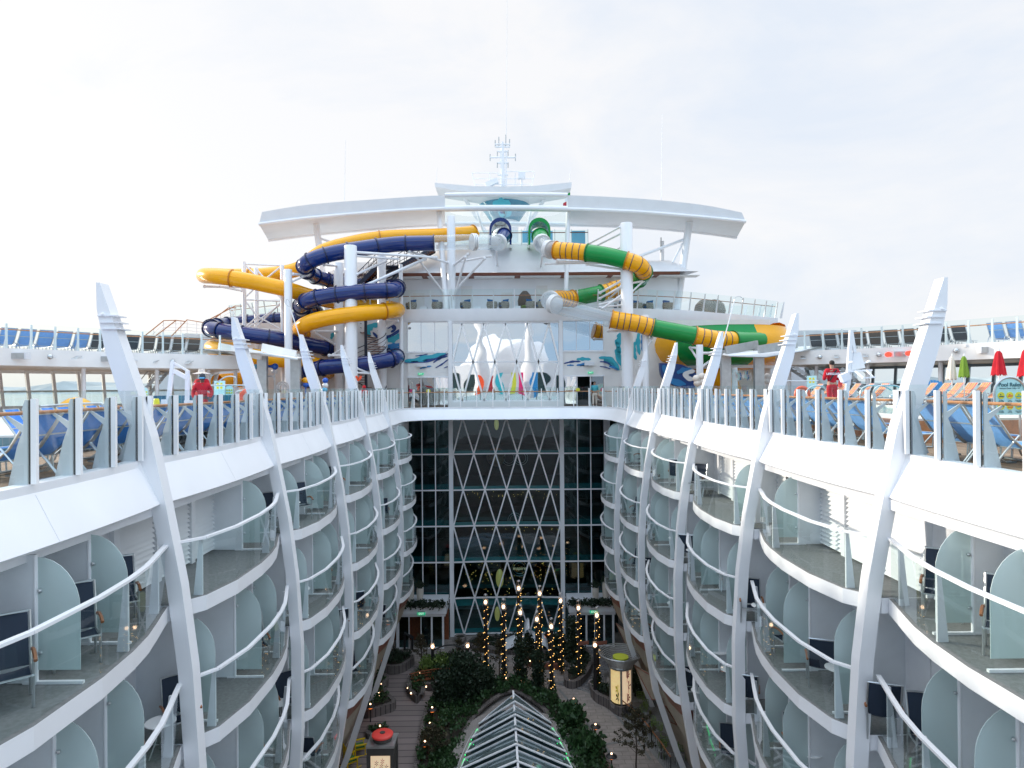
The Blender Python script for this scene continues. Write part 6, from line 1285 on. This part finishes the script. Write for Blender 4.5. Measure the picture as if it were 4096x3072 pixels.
planter('large dark bed wrapping around the glass skylight', [(440, 1130), (370, 1220), (335, 1400), (300, 1600), (290, 1760), (560, 1760), (610, 1500), (720, 1280), (880, 1130), (1035, 1060), (1180, 1110), (1330, 1230), (1450, 1430), (1560, 1760), (1840, 1760), (1740, 1540), (1640, 1400), (1540, 1280), (1420, 1150), (1360, 1070), (1150, 1010), (900, 960), (640, 900), (480, 1010)], .35, 'leaf_mid', 560, .7, .2)
planter('curved stone planter holding the wooden bench on the left', [(340, 870), (255, 950), (245, 1040), (310, 1110), (345, 1085), (365, 1020), (460, 1010), (640, 900), (690, 800), (560, 790), (430, 800)], .5, 'leaf_mid', 90, .5)
planter('stone planter at the left edge near the fourth rib foot', [(-120, 930), (60, 935), (105, 960), (80, 1020), (110, 1090), (160, 1140), (90, 1180), (-120, 1200)], .55, 'leaf_mid', 60, .5)
planter('dark hedge planter left of the park entrance', [(60, 770), (180, 755), (300, 800), (250, 850), (180, 880), (70, 880), (-10, 840)], .6, 'leaf_dark', 60, .7)
planter('low square planter behind the poster kiosk', [(-60, 1335), (100, 1335), (110, 1400), (-60, 1400)], .3, 'leaf_mid', 18, .3)
planter('round ended stone planter under the right fairy light poles', [(1440, 915), (1500, 905), (1420, 840), (1360, 760), (1480, 700), (1600, 740), (1655, 810), (1645, 880), (1590, 960), (1520, 1000), (1445, 985)], .5, 'leaf_dark', 120, .8)
planter('stone planter beside the lit round kiosk', [(1640, 1045), (1720, 1020), (1800, 1030), (1880, 1080), (1960, 1130), (1875, 1200), (1760, 1130), (1680, 1090)], .6, 'leaf_dark', 60, .7)
planter('dark low bed along the lattice glass with fountain', [(700, 700), (760, 660), (1000, 650), (1400, 650), (1440, 720), (1320, 760), (1100, 770), (900, 760), (760, 740)], .3, 'leaf_dark', 110, .55)
planter('red edged bed right of the white sculpture', [(1130, 800), (1260, 790), (1400, 800), (1440, 860), (1300, 870), (1180, 850)], .4, 'leaf_dark', 60, .8, wall='brown_trim')
for i, (x, y, lab) in enumerate(((650, 700, 'round stone pot beside the left entrance'), (895, 760, 'round stone pot left of the white sculpture'), (1310, 880, 'round stone pot between the pole rows'), (1470, 930, 'round stone pot on the right planter corner'), (1678, 1060, 'round stone pot under the outer right light pole'))):
    p = Q(x, y); T = thing('stone_pot', lab, 'pot', p); MB().lathe([(.40, 0), (.46, .15), (.48, .5), (.40, .5), (.38, .42)], p, 20, cap=False).build('bowl', 'stone', T, smooth=True); MB().cyl((p.x, p.y, p.z + .3), .39, .1, 16).build('soil', 'soil', T)
# fairy light poles
FP = [(1093, 45.8, 285, 'tallest pole at the centre'), (1253, 45.3, 325, 'tall pole behind the centre pair'), (841, 46, 390, 'leftmost pole'), (977, 44.8, 425, 'second pole from the left'), (1105, 44.6, 470, 'thick pole at the centre front'), (1232, 44.2, 520, 'pole right of the white sculpture'), (1341, 42.9, 575, 'nearest pole beside the skylight bed'), (1412, 46.2, 380, 'tall pole by the lattice edge'), (1548, 45, 435, 'pole standing in the round ended planter'), (1688, 43.4, 490, 'rightmost pole with climbing ivy')]
for x, d, yt, lab in FP:
    b0 = P(1500 + .5256 * x, 2200 + .5256 * yt, d); T = thing('light_pole', 'dark pole wrapped in warm fairy lights, ' + lab, 'light pole', (b0.x, b0.y, PF), 'fairy light poles'); z0, z1 = PF + .3, b0.z - .25
    MB().lathe([(.14, 0), (.13, z1 - z0)], (b0.x, b0.y, z0), 12).build('pole', 'black', T, smooth=True)
    b = MB(); n_ = int((z1 - z0) / .085)
    for i in range(n_):
        if i % 4 == 3: continue
        a = i * 1.05 + random.uniform(-.25, .25); b.ball((b0.x + .17 * math.cos(a), b0.y + .17 * math.sin(a), z0 + .085 * i), .026, 5)
    b.build('fairy_lights', 'bulb', T)
    MB().lathe([(.2, 0), (.2, .1), (.13, .12)], (b0.x, b0.y, z1), 14).build('collar', 'metal', T); MB().lathe([(.19, .12), (.19, .42)], (b0.x, b0.y, z1), 14, cap=False).build('lamp_glass', 'clear_tube', T); MB().ball((b0.x, b0.y, z1 + .2), .11, 10).build('bulb', 'lamp_glow', T, smooth=True)
    b = MB()
    for a in (0, 1.57, 3.14, 4.71): b.tube([(b0.x + .12 * math.cos(a), b0.y + .12 * math.sin(a), z1 + .42), (b0.x + .12 * math.cos(a), b0.y + .12 * math.sin(a), z1 + .72)], .012, 4)
    b.tube([(b0.x + .12 * math.cos(a), b0.y + .12 * math.sin(a), z1 + .72) for a in [2 * PI * q / 12 for q in range(12)]], .015, 4, closed=True); b.build('crown_cage', 'metal', T)
    b = MB(); leaves(b, (b0.x, b0.y, z0 + .5), .35, .35, .9, 120 if x != 1688 else 360, .16, .3); b.build('ivy', 'leaf_dark', T)
for x, yt, d, lab in ((438, 735, 46.6, 'left gate post lantern'), (705, 730, 46.6, 'right gate post lantern'), (1674, 725, 42.6, 'slim lantern with red direction boards')):
    p = P(1500 + .5256 * x, 2200 + .5256 * yt, d); T = thing('lantern_post', lab + ' with bare warm bulb', 'lantern', (p.x, p.y, PF)); MB().lathe([(.12, 0), (.11, p.z - PF - .15)], (p.x, p.y, PF), 10).build('post', 'black', T); MB().ball((p.x, p.y, p.z), .12, 10).build('bulb', 'lamp_glow', T); MB().lathe([(.17, -.15), (.17, .2)], p, 12, cap=False).build('lamp_glass', 'clear_tube', T)
    b = MB()
    for a in (0, 1.57, 3.14, 4.71): b.tube([(p.x + .1 * math.cos(a), p.y + .1 * math.sin(a), p.z + .2), (p.x + .1 * math.cos(a), p.y + .1 * math.sin(a), p.z + .45)], .012, 4)
    b.build('crown_cage', 'metal', T)
    if x == 1674:
        for q, m in ((-.75, -1), (.45, 1)): b = MB(); b.prism([(p.x + q - .35 * 1, p.y, p.z - .02), (p.x + q + .35, p.y, p.z + .06), (p.x + q + .35, p.y, p.z + .3), (p.x + q - .35, p.y, p.z + .2)], (0, .04, 0)); b.build('direction_board', 'brown_trim', T)
# iron gate
a, c = P(1735, 2625, 46.7), P(1865, 2625, 46.7); T = thing('iron_screen', 'arched ornamental iron screen between two lantern posts', 'screen', ((a.x + c.x) / 2, 46.7, PF)); w_ = c.x - a.x; b = MB(); zt = P(1800, 2580, 46.7).z
b.tube([(a.x + w_ * t, 46.7, zt - .35 + .35 * math.sin(PI * t)) for t in [i / 12 for i in range(13)]], .05, 6); b.tube([(a.x, 46.7, PF), (a.x, 46.7, zt - .3)], .04, 6); b.tube([(c.x, 46.7, PF), (c.x, 46.7, zt - .3)], .04, 6); b.build('frame', 'black', T)
b = MB()
for i in range(26): x = a.x + random.uniform(.1, w_ - .1); z = random.uniform(PF + .3, zt - .35); b.tube([(x + .16 * t * math.cos(t * 5 + i), 46.7, z + .16 * t * math.sin(t * 5 + i)) for t in [q / 6 for q in range(9)]], .018, 4)
b.build('scrollwork', 'black', T)
# small copper mushroom lamps
for i, (x, y, lab) in enumerate(((1512, 1150, 'beside the right path, farthest'), (1678, 1345, 'beside the right path, middle'), (1800, 1570, 'beside the right path, nearest'), (435, 1215, 'in the left bed, farthest'), (418, 1335, 'in the left bed, middle'), (380, 1475, 'in the left bed, nearest'), (1322, 632, 'by the lattice glass'), (40, 830, 'beside the left entrance'), (-35, 1190, 'behind the kiosk near the rib foot'))):
    p = Q(x, y, PF + .95); T = thing('garden_lamp', 'copper mushroom lamp glowing orange ' + lab, 'garden lamp', (p.x, p.y, PF), 'copper garden lamps'); MB().cyl((p.x, p.y, PF), .035, .8, 8).build('post', 'black', T); MB().lathe([(.02, -.16), (.14, -.1), (.16, 0)], p, 14).build('glow_bowl', 'lamp_orange', T, smooth=True); MB().lathe([(.30, 0), (.28, .03), (.06, .12)], p, 16).build('saucer', 'black', T); MB().ball((p.x, p.y, p.z + .14), .05, 8).build('bulb', 'lamp_glow', T)
for i, (x, y) in enumerate(((340, 935), (320, 960), (50, 1020), (28, 1090), (30, 1112), (250, 1050), (275, 1090), (388, 1040), (1000, 975), (1480, 992), (1180, 845), (625, 867), (38, 1338), (1118, 995), (508, 1320))):
    p = Q(x, y, PF + .45); o = MB().ball((0, 0, 0), .055, 8).build('spot_light', 'lamp_glow', origin=False); o.location = p; tag(o, 'tiny warm spot light ' + ['in the left bench bed', 'below the first bench bed light', 'in the left edge planter', 'above the low pair at the rib foot', 'lowest at the rib foot', 'on the bench planter kerb', 'lower on the bench planter kerb', 'in front of the wooden bench', 'left of the hedge columns', 'on the right planter corner', 'behind the hedge columns', 'in the gate shrubs', 'behind the kiosk', 'between the hedge columns', 'deep in the left bed'][i], 'spot light')
# skylight
zr, ze = PF + 2.1, PF + .8
T = thing('park_skylight', 'pointed glass skylight with chevron white fins and green edge lights', 'skylight', (0, 34, PF))
def hw(y): t = max(0, (40.0 - y) / 12); return 3.45 * min(1, t) ** .30
ys = [40.0 - 13 * (i / 26) ** 1.6 for i in range(27)]; xc = .05
def ring(add, tip, z0, h, m, nm): MB().prism([(xc - hw(y) - add, y, z0) for y in reversed(ys[1:])] + [(xc, tip, z0)] + [(xc + hw(y) + add, y, z0) for y in ys[1:]], (0, 0, h)).build(nm, m, T)
ring(.95, 41.3, PF, .45, 'stone', 'base'); ring(.35, 40.5, PF + .45, .06, 'paint_grey', 'drip_edge'); ring(.28, 40.4, PF + .51, .1, 'stone', 'inner_plinth'); ring(-.15, 39.8, PF + .62, .02, 'dark_room', 'dark_well')
b = MB(); b.bar((xc - .08, 39.5, zr - .12), (xc + .15, 26.5, zr + .12), .11, .13); b.build('ridge_beam', 'paint', T)
for i in range(9):
    y1 = 39.1 - i * 1.5; y2 = y1 - 1.4
    for sx in (-1, 1):
        w1, w2 = hw(y1 - .1) * .99, hw(y2 - .1) * .99; up = .24
        a0, a1 = Vector((xc, y1, zr - .10)), Vector((xc + sx * w1, y1 + .1, ze - .12)); a3, a2 = Vector((xc, y2, zr - .10 + up)), Vector((xc + sx * w2, y2 + .1, ze - .12 + up))
        MB().quad(a0, a1, a2, a3).build('glass_louvre', 'skylight_glass', T)
        for p_, q_, ww in ((a0, a1, .09), (a3, a2, .13)): b = MB(); b.bar(p_ + Vector((0, 0, .02)), q_ + Vector((0, 0, .02)), ww, .05); b.build('fin', 'paint', T)
        b = MB(); b.bar(a1, a2, .05, .05); b.build('end_bar', 'paint_grey', T); b = MB(); b.bar(a0.lerp(a1, .5), a3.lerp(a2, .5), .02, .03); b.build('glazing_bar', 'dark_table', T)
        MB().quad(a1, a2, a2 - Vector((0, 0, up + .05)), a1 - Vector((0, 0, .05))).build('end_glass', 'teal_glass' if i % 2 else 'window', T)
        if i in (1, 2, 3, 4, 5, 6, 8):
            b = MB()
            for q in range(9): b.ball((a1 + Vector((sx * .04, 0, .02))).lerp(a2 + Vector((sx * .04, 0, -.13)), (q + .5) / 9), .035, 6)
            b.build('edge_lights', 'green_led', T)
# lit round kiosk on the right
p = Q(1872, 1145, PF + .6); T = thing('round_kiosk', 'lit round poster kiosk with ringed grey bowl top and lime disc', 'kiosk', (p.x, p.y, PF)); r_ = .62; zb, zt = PF + .5, PF + 2.75
for i in range(4):
    a0 = R(-98 + 90 * i + 6); a1 = a0 + R(78); b = MB(); b.grid([[(p.x + r_ * math.cos(a0 + (a1 - a0) * t / 8), p.y + r_ * math.sin(a0 + (a1 - a0) * t / 8), z) for t in range(9)] for z in (zb + .15, zt)]); pn = b.build('poster_panel', ['lit_cream', 'lit_paper', 'lit_cream', 'lit_paper'][i], T, smooth=True)
for a in (-98, -8, 82, 172): b = MB(); b.cyl((p.x + (r_ + .03) * math.cos(R(a)), p.y + (r_ + .03) * math.sin(R(a)), zb), .07, zt - zb, 8); b.build('corner_post', 'steel', T)
for x0, z0, m, n_ in ((.32, .45, 'flower_red', 7), (.30, 1.9, 'flower_pink', 9), (.38, 1.2, 'flower_pink', 5), (-.28, .5, 'leaf_mid', 5), (-.30, 1.0, 'sign_yellow', 5)):
    b = MB(); q0 = Vector((p.x + x0, p.y - math.sqrt(max(0, r_ * r_ - x0 * x0)) - .02, zb + z0))
    for i in range(n_): a = 2 * PI * i / n_; b.ribbon = None; b.prism([q0 + Vector((0, 0, 0)), q0 + Vector((.13 * math.cos(a + .35), 0, .22 * math.sin(a + .35) + .1)), q0 + Vector((.17 * math.cos(a), 0, .30 * math.sin(a) + .1)), q0 + Vector((.10 * math.cos(a - .3), 0, .2 * math.sin(a - .3) + .1))], (0, .01, 0))
    b.bar(q0, q0 - Vector((0, 0, .4)), .02, .02); b.build('flower_print', m, T)
MB().lathe([(.75, 0), (.78, .12), (.72, .2)], (p.x, p.y, zt), 24).build('top_collar', 'steel', T)
for i in range(9): b = MB(); rr = .78 + .075 * i; z = zt + .22 + .085 * i; b.tube([(p.x + rr * math.cos(a), p.y + rr * math.sin(a), z) for a in [2 * PI * q / 32 for q in range(32)]], .034, 5, closed=True); b.build('bowl_ring', 'steel', T)
MB().lathe([(.02, .0), (.5, 0), (.5, .09), (.02, .1)], (p.x, p.y, zt + .55), 24, cap=False).build('lime_disc', 'lime', T); MB().cyl((p.x, p.y, zt), .05, .6, 8).build('stem', 'steel', T); MB().lathe([(.7, 0), (.72, .3), (.68, .3)], (p.x, p.y, PF + .3), 24).build('plinth', 'stone', T)
# square kiosk on the left
p = PZ(1530, 2958, PF + 2.3); T = thing('square_kiosk', 'grey square kiosk with red round top and lit plant poster', 'kiosk', (p.x, p.y, PF)); h_ = 2.3
MB().bx(p.x - .72, p.x + .72, p.y - .65, p.y + .65, PF + h_ - .12, PF + h_).build('roof', 'steel', T); MB().bx(p.x - .68, p.x + .68, p.y - .61, p.y + .61, PF + h_ - .5, PF + h_ - .12).build('frieze', 'dark_table', T)
for u, v in ((-.6, -.55), (.6, -.55), (-.6, .55), (.6, .55)): MB().bx(p.x + u - .1, p.x + u + .1, p.y + v - .07, p.y + v + .07, PF, PF + h_ - .5).build('corner_post', 'dark_table', T)
MB().bx(p.x - .5, p.x + .5, p.y - .58, p.y - .54, PF + .2, PF + h_ - .5).build('lit_poster', 'lit_cream', T); MB().bx(p.x + .58, p.x + .62, p.y - .5, p.y + .5, PF + .2, PF + h_ - .5).build('side_panel', 'dark_table', T)
for i, (u, v, m) in enumerate(((-.2, 1.4, 'leaf_dark'), (.1, 1.5, 'flower_red'), (.3, 1.2, 'leaf_mid'), (.15, 1.0, 'flower_red'), (-.3, 1.1, 'leaf_brown'), (.05, 1.25, 'brown_trim'))):
    b = MB()
    for q in range(6): a = R(20 + 60 * q); o_ = Vector((p.x + u, p.y - .585, PF + v)); b.prism([o_, o_ + Vector((.08 * math.cos(a + .3), 0, .12 * math.sin(a + .3))), o_ + Vector((.12 * math.cos(a), 0, .17 * math.sin(a)))], (0, .008, 0))
    b.build('plant_print', m, T)
MB().lathe([(.48, 0), (.5, .05), (.48, .22)], (p.x, p.y, PF + h_), 28).build('drum', 'dark_table', T); MB().lathe([(.54, .22), (.55, .3), (.5, .34), (.16, .36), (.02, .36)], (p.x, p.y, PF + h_), 28, cap=False).build('red_disc', 'coral', T, smooth=True); MB().cyl((p.x, p.y, PF + h_ + .36), .14, .02, 16).build('hub', 'dark_table', T)
# bench, sculpture
T = thing('curved_bench', 'curved wooden bench with slatted back in the left planter', 'bench', Q(500, 1000)); c = Q(520, 1150); 
for rr, z in ((3.0, .45), (3.12, .45), (3.24, .46), (3.36, .62), (3.44, .76), (3.52, .9)):
    b = MB(); pts = [(c.x - 0 + rr * math.cos(R(a)) * 1.0, c.y + rr * math.sin(R(a)) * .8, PF + z) for a in range(75, 136, 5)]; 
    for u, v in zip(pts, pts[1:]): b.bar(u, v, .10, .045)
    b.build('slat', 'wood_bench', T)
for a in (78, 104, 130): x, y = c.x + 3.15 * math.cos(R(a)), c.y + 3.15 * math.sin(R(a)) * .8; MB().bx(x - .05, x + .05, y - .15, y + .15, PF, PF + .44).build('leg', 'black', T)
T = thing('white_sculpture', 'smooth white curved sculpture seat in front of the lattice glass', 'sculpture', Q(1130, 770)); c = Q(1120, 760); prof = crom([(c.x - 1.6, c.y, PF + .5), (c.x - .6, c.y, PF + .95), (c.x + .1, c.y, PF + 1.0), (c.x + .2, c.y, PF + 1.9), (c.x + .55, c.y, PF + 2.25), (c.x + .75, c.y, PF + 1.3), (c.x + 1.7, c.y, PF + .95), (c.x + 2.0, c.y, PF + .45)], 4)
b = MB(); b.grid([[p + Vector((0, -.9, -.3)) for p in prof], [p + Vector((0, -.5, .05)) for p in prof], [p + Vector((0, .3, .12)) for p in prof], [p + Vector((0, .8, -.2)) for p in prof]]); b.build('shell', 'fountain_white', T, smooth=True); MB().bx(c.x - 1.3, c.x + 1.6, c.y - .5, c.y + .5, PF, PF + .55).build('plinth', 'fountain_white', T)
# hedge columns and shrubs
def bush(nm, lab, x, y, z0, rx, rz, n_, m, s=.16, trunk=True, cat='shrub', dyy=0, cone=0):
    p = Q(x, y, PF + z0); T = thing(nm, lab, cat, (p.x, p.y, PF)); b = MB()
    k_ = max(6, int(n_ / 45))
    for i in range(k_):
        t = (i + .5) / k_; rr = rx * (1 - cone * t) ; a = i * 2.4
        leaves(b, (p.x + rr * .45 * math.cos(a), p.y + rr * .45 * math.sin(a), PF + z0 + .15 + (rz * 2 - .2) * t), rr * .62, rr * .62, max(.28, rz * 1.7 / k_ ** .5), 45, s, .4)
    b.build('crown', m, T)
    b = MB(); b.tube([(p.x, p.y, PF), (p.x + .03, p.y, PF + z0 + rz)], [.06, .03], 6); b.build('trunk', 'bark', T)
for a in (('hedge_column', 'tall clipped dark hedge column left of centre', 1110, 1010, .3, .62, 1.5, 1700, 'leaf_dark'), ('hedge_column', 'tall clipped dark hedge column right of centre', 1242, 1060, .3, .55, 1.25, 1500, 'leaf_dark'), ('hedge_column', 'dark hedge column behind the round ended planter', 1505, 860, .3, .6, 1.6, 1400, 'leaf_dark'),
          ('shrub', 'large dark rounded tree in front of the bench', 690, 1130, .3, 1.35, 1.4, 3000, 'leaf_dark', .2), ('shrub', 'dark tree left of the skylight tip', 520, 1180, .3, .9, 1.1, 1600, 'leaf_dark', .2), ('shrub', 'dark shrub right of the large dark tree', 830, 1080, .3, .9, .8, 1400, 'leaf_dark', .18),
          ('shrub', 'light green leafy shrub below the gate, left part', 400, 920, .4, .7, .42, 700, 'leaf_light', .17), ('shrub', 'light green leafy shrub below the gate, right part', 520, 890, .4, .75, .4, 700, 'leaf_light', .17), ('shrub', 'mid green shrub beside the gate shrubs', 610, 880, .4, .6, .4, 500, 'leaf_mid', .17),
          ('shrub', 'dark climbing shrub between the centre poles', 1180, 840, .3, .5, .9, 600, 'leaf_dark'), ('shrub', 'dark shrub around the tall pole by the lattice', 1400, 800, .3, .7, .8, 800, 'leaf_dark'), ('shrub', 'fern shrub in the right bed near the path', 1500, 1330, .3, .9, .5, 900, 'leaf_mid', .3), ('shrub', 'fern shrub in the right bed nearest the camera', 1620, 1560, .3, 1.0, .5, 900, 'leaf_mid', .3), ('shrub', 'dark plant mass behind the round kiosk', 1980, 1090, .2, .7, .8, 700, 'leaf_dark', .2)): bush(*a)
def airy(lab, x, y, h, m, n_=5, spread=.8, lf=34):
    p = Q(x, y); T = thing('small_tree', lab, 'tree', p); b = MB(); L_ = MB(); b.tube([p, p + Vector((.05, 0, h * .45)), p + Vector((0, .05, h * .9))], [.05, .035, .01], 6)
    for i in range(n_ * 4):
        t = .3 + .68 * i / (n_ * 4); a = i * 2.4; q0 = p + Vector((0, 0, h * t)); q1 = q0 + Vector((math.cos(a), math.sin(a), .5)) * spread * (1.15 - t) * random.uniform(.6, 1.1); b.tube([q0, q1], [.014, .006], 4)
        for u in (.5, .8, 1): leaves(L_, q0.lerp(q1, u), .16, .16, .14, lf // 3, .11, .3)
    b.build('trunk', 'bark', T); L_.build('crown', m, T)
airy('airy brownish small tree at the bottom right of the park', 1985, 1700, 3.4, 'leaf_brown', 8, 1.7, 60); airy('slender bronze tree beside the gate', 350, 900, 2.5, 'leaf_brown', 6, .9); airy('thin tree wrapped around the second light pole', 945, 960, 2.6, 'leaf_brown', 6, .8); airy('thin tree beside the leftmost light pole', 800, 900, 2.6, 'leaf_brown', 6, .8); airy('small tree on the far left by the light poles', 640, 870, 1.9, 'leaf_brown', 5, .7); airy('sparse bronze bush in the left bed near the camera', 440, 1600, 1.8, 'leaf_brown', 7, 1.3, 50)
# rocking chairs
def rocker(x, y, rz, lab):
    p = PZ(x, y, PF + .4); T = thing('rocking_chair', lab, 'chair', (0, 0, 0), 'yellow rocking chairs')
    for i in range(5): MB().bx(-.26 + .11 * i, -.19 + .11 * i, -.3, -.27, .42, 1.2).build('back_slat', 'yellow_paint', T)
    MB().bx(-.3, .3, -.28, .28, .38, .42).build('seat', 'yellow_paint', T); MB().bx(-.25, .25, -.24, .25, .42, .48).build('cushion', 'green_stripe', T)
    for s_ in (-.31, .31):
        b = MB(); b.tube([(s_, -.5, .10), (s_, -.2, .02), (s_, .2, .02), (s_, .5, .1)], .025, 6); b.bx(s_ - .03, s_ + .03, -.3, -.25, .05, 1.22); b.bx(s_ - .03, s_ + .03, .24, .29, .05, .62); b.bx(s_ - .05, s_ + .05, -.3, .36, .6, .64); b.build('rocker_side', 'yellow_paint', T)
    T.location = (p.x, p.y, PF); T.rotation_euler = (0, 0, rz)
rocker(1438, 2985, -1.2, 'yellow rocking chair with striped cushion farther from the camera'); rocker(1402, 3040, -1.0, 'yellow rocking chair with striped cushion nearer the camera')
# cafe on the right
ZC = lambda x, y, z=PF: PZ(2100 + .405 * x, 2400 + .405 * y, z)
for i, (x, y) in enumerate(((1110, 1040), (1205, 1180), (1335, 1335), (1455, 1480), (825, 740))):
    p = ZC(x, y, PF + .72); T = thing('cafe_table', f'round dark slatted cafe table, {ORD[i]} beyond the terrace rail' if i < 4 else 'small round dark table left of the lit kiosk', 'table', (p.x, p.y, PF), 'round dark cafe tables'); MB().lathe([(.33, 0), (.35, .02), (.33, .04)], p, 20).build('table_top', 'dark_table', T); b = MB()
    for a in (.8, 2.4, 3.9, 5.5): b.tube([(p.x + .25 * math.cos(a), p.y + .25 * math.sin(a), PF), (p.x + .22 * math.cos(a), p.y + .22 * math.sin(a), PF + .72)], .02, 5)
    b.build('legs', 'metal', T)
for i, (x, y) in enumerate(((1010, 1005), (1140, 985), (1215, 1065), (1180, 1110), (1290, 1255), (1315, 1290), (1385, 1400), (1350, 1475), (1560, 1485), (1250, 1230))):
    p = ZC(x, y, PF + .45); T = thing('cafe_chair', f'green grey woven wire cafe chair, {ORD[i]} along the right terrace', 'chair', (p.x, p.y, PF), 'wire cafe chairs'); b = MB(); a_ = random.uniform(0, 6)
    for q in range(9): a = a_ + PI * q / 8; b.tube([(p.x + .12 * math.cos(a), p.y + .12 * math.sin(a), PF + .42), (p.x + .26 * math.cos(a), p.y + .26 * math.sin(a), PF + .6), (p.x + .27 * math.cos(a + .1), p.y + .27 * math.sin(a + .1), PF + .85)], .014, 4)
    for z in (.55, .7, .85): b.tube([(p.x + .26 * math.cos(a_ + PI * q / 8), p.y + .26 * math.sin(a_ + PI * q / 8), PF + z) for q in range(9)], .016, 4)
    b.build('wire_shell', 'leaf_light', T); MB().cyl((p.x, p.y, PF + .4), .24, .03, 14).build('seat', 'carpet', T); b = MB()
    for q in range(4): a = q * 1.57 + .4; b.tube([(p.x + .16 * math.cos(a), p.y + .16 * math.sin(a), PF + .4), (p.x + .24 * math.cos(a), p.y + .24 * math.sin(a), PF)], .014, 4)
    b.build('legs', 'leaf_light', T)
pts = [ZC(x, y, PF) for x, y in ((945, 1120), (1055, 1215), (1160, 1320), (1250, 1440), (1345, 1570), (1440, 1720))]; T = thing('terrace_rail', 'black rail with wooden top between path and cafe terrace', 'railing', pts[2]); b = MB()
for p, q in zip(pts, pts[1:]):
    b.tube([p + Vector((0, 0, .9)), q + Vector((0, 0, .9))], .035, 6)
b.build('wooden_top', 'arm_wood', T)
for p in pts: MB().cyl(p, .03, .9, 6).build('post', 'black', T)
b = MB()
for p, q in zip(pts, pts[1:]):
    for i in range(5): u = p.lerp(q, i / 5); b.tube([u, u + Vector((0, 0, .88))], .008, 4)
b.build('balusters', 'black', T)
fl = [ZC(945, 1140), ZC(1440, 1740), ZC(1700, 1740), ZC(1700, 1200), ZC(1150, 800), ZC(1000, 950)]; flat('cafe_floor', fl, 'carpet', .01)
for i, (q, lab) in enumerate(((((1836, 560), (2000, 690), (1990, 860), (1900, 700)), 'farthest tilted beige awning panel along the right wall'), (((1975, 880), (2110, 960), (2240, 1130), (2110, 1140)), 'middle tilted beige awning panel along the right wall'), (((2150, 1180), (2215, 1190), (2300, 1330), (2230, 1300)), 'nearest tilted beige awning panel along the right wall'))):
    zz = (PF + 2.9, PF + 3.3, PF + 2.3, PF + 1.9); v = [Q(x, y, z) for (x, y), z in zip(q, zz)]; T = thing('awning_panel', lab, 'awning', (v[3].x, v[3].y, PF)); b = MB(); b.prism(v, (0, 0, .08)); b.build('fabric', 'beige_panel', T); b = MB(); b.tube(v + [v[0]], .04, 6); b.build('frame', 'brown_trim', T)
# reading board at the entrance
p = Q(250, 760); T = thing('menu_stand', 'black sloping menu board on two legs by the left entrance', 'board', p); MB().prism([(p.x - .3, p.y, PF + 1.25), (p.x + .45, p.y - .3, PF + .85), (p.x + .45, p.y + .2, PF + .9), (p.x - .3, p.y + .5, PF + 1.3)], (0, 0, .05)).build('board', 'black', T)
for u, h_ in ((-.25, 1.2), (.35, .9)): MB().bx(p.x + u - .08, p.x + u + .08, p.y - .02, p.y + .06, PF, PF + h_).build('leg', 'black', T)
for o in list(bpy.data.objects):
    if o.type == 'EMPTY' and not o.get('label'): 
        for c_ in list(o.children_recursive): bpy.data.objects.remove(c_)
        bpy.data.objects.remove(o)
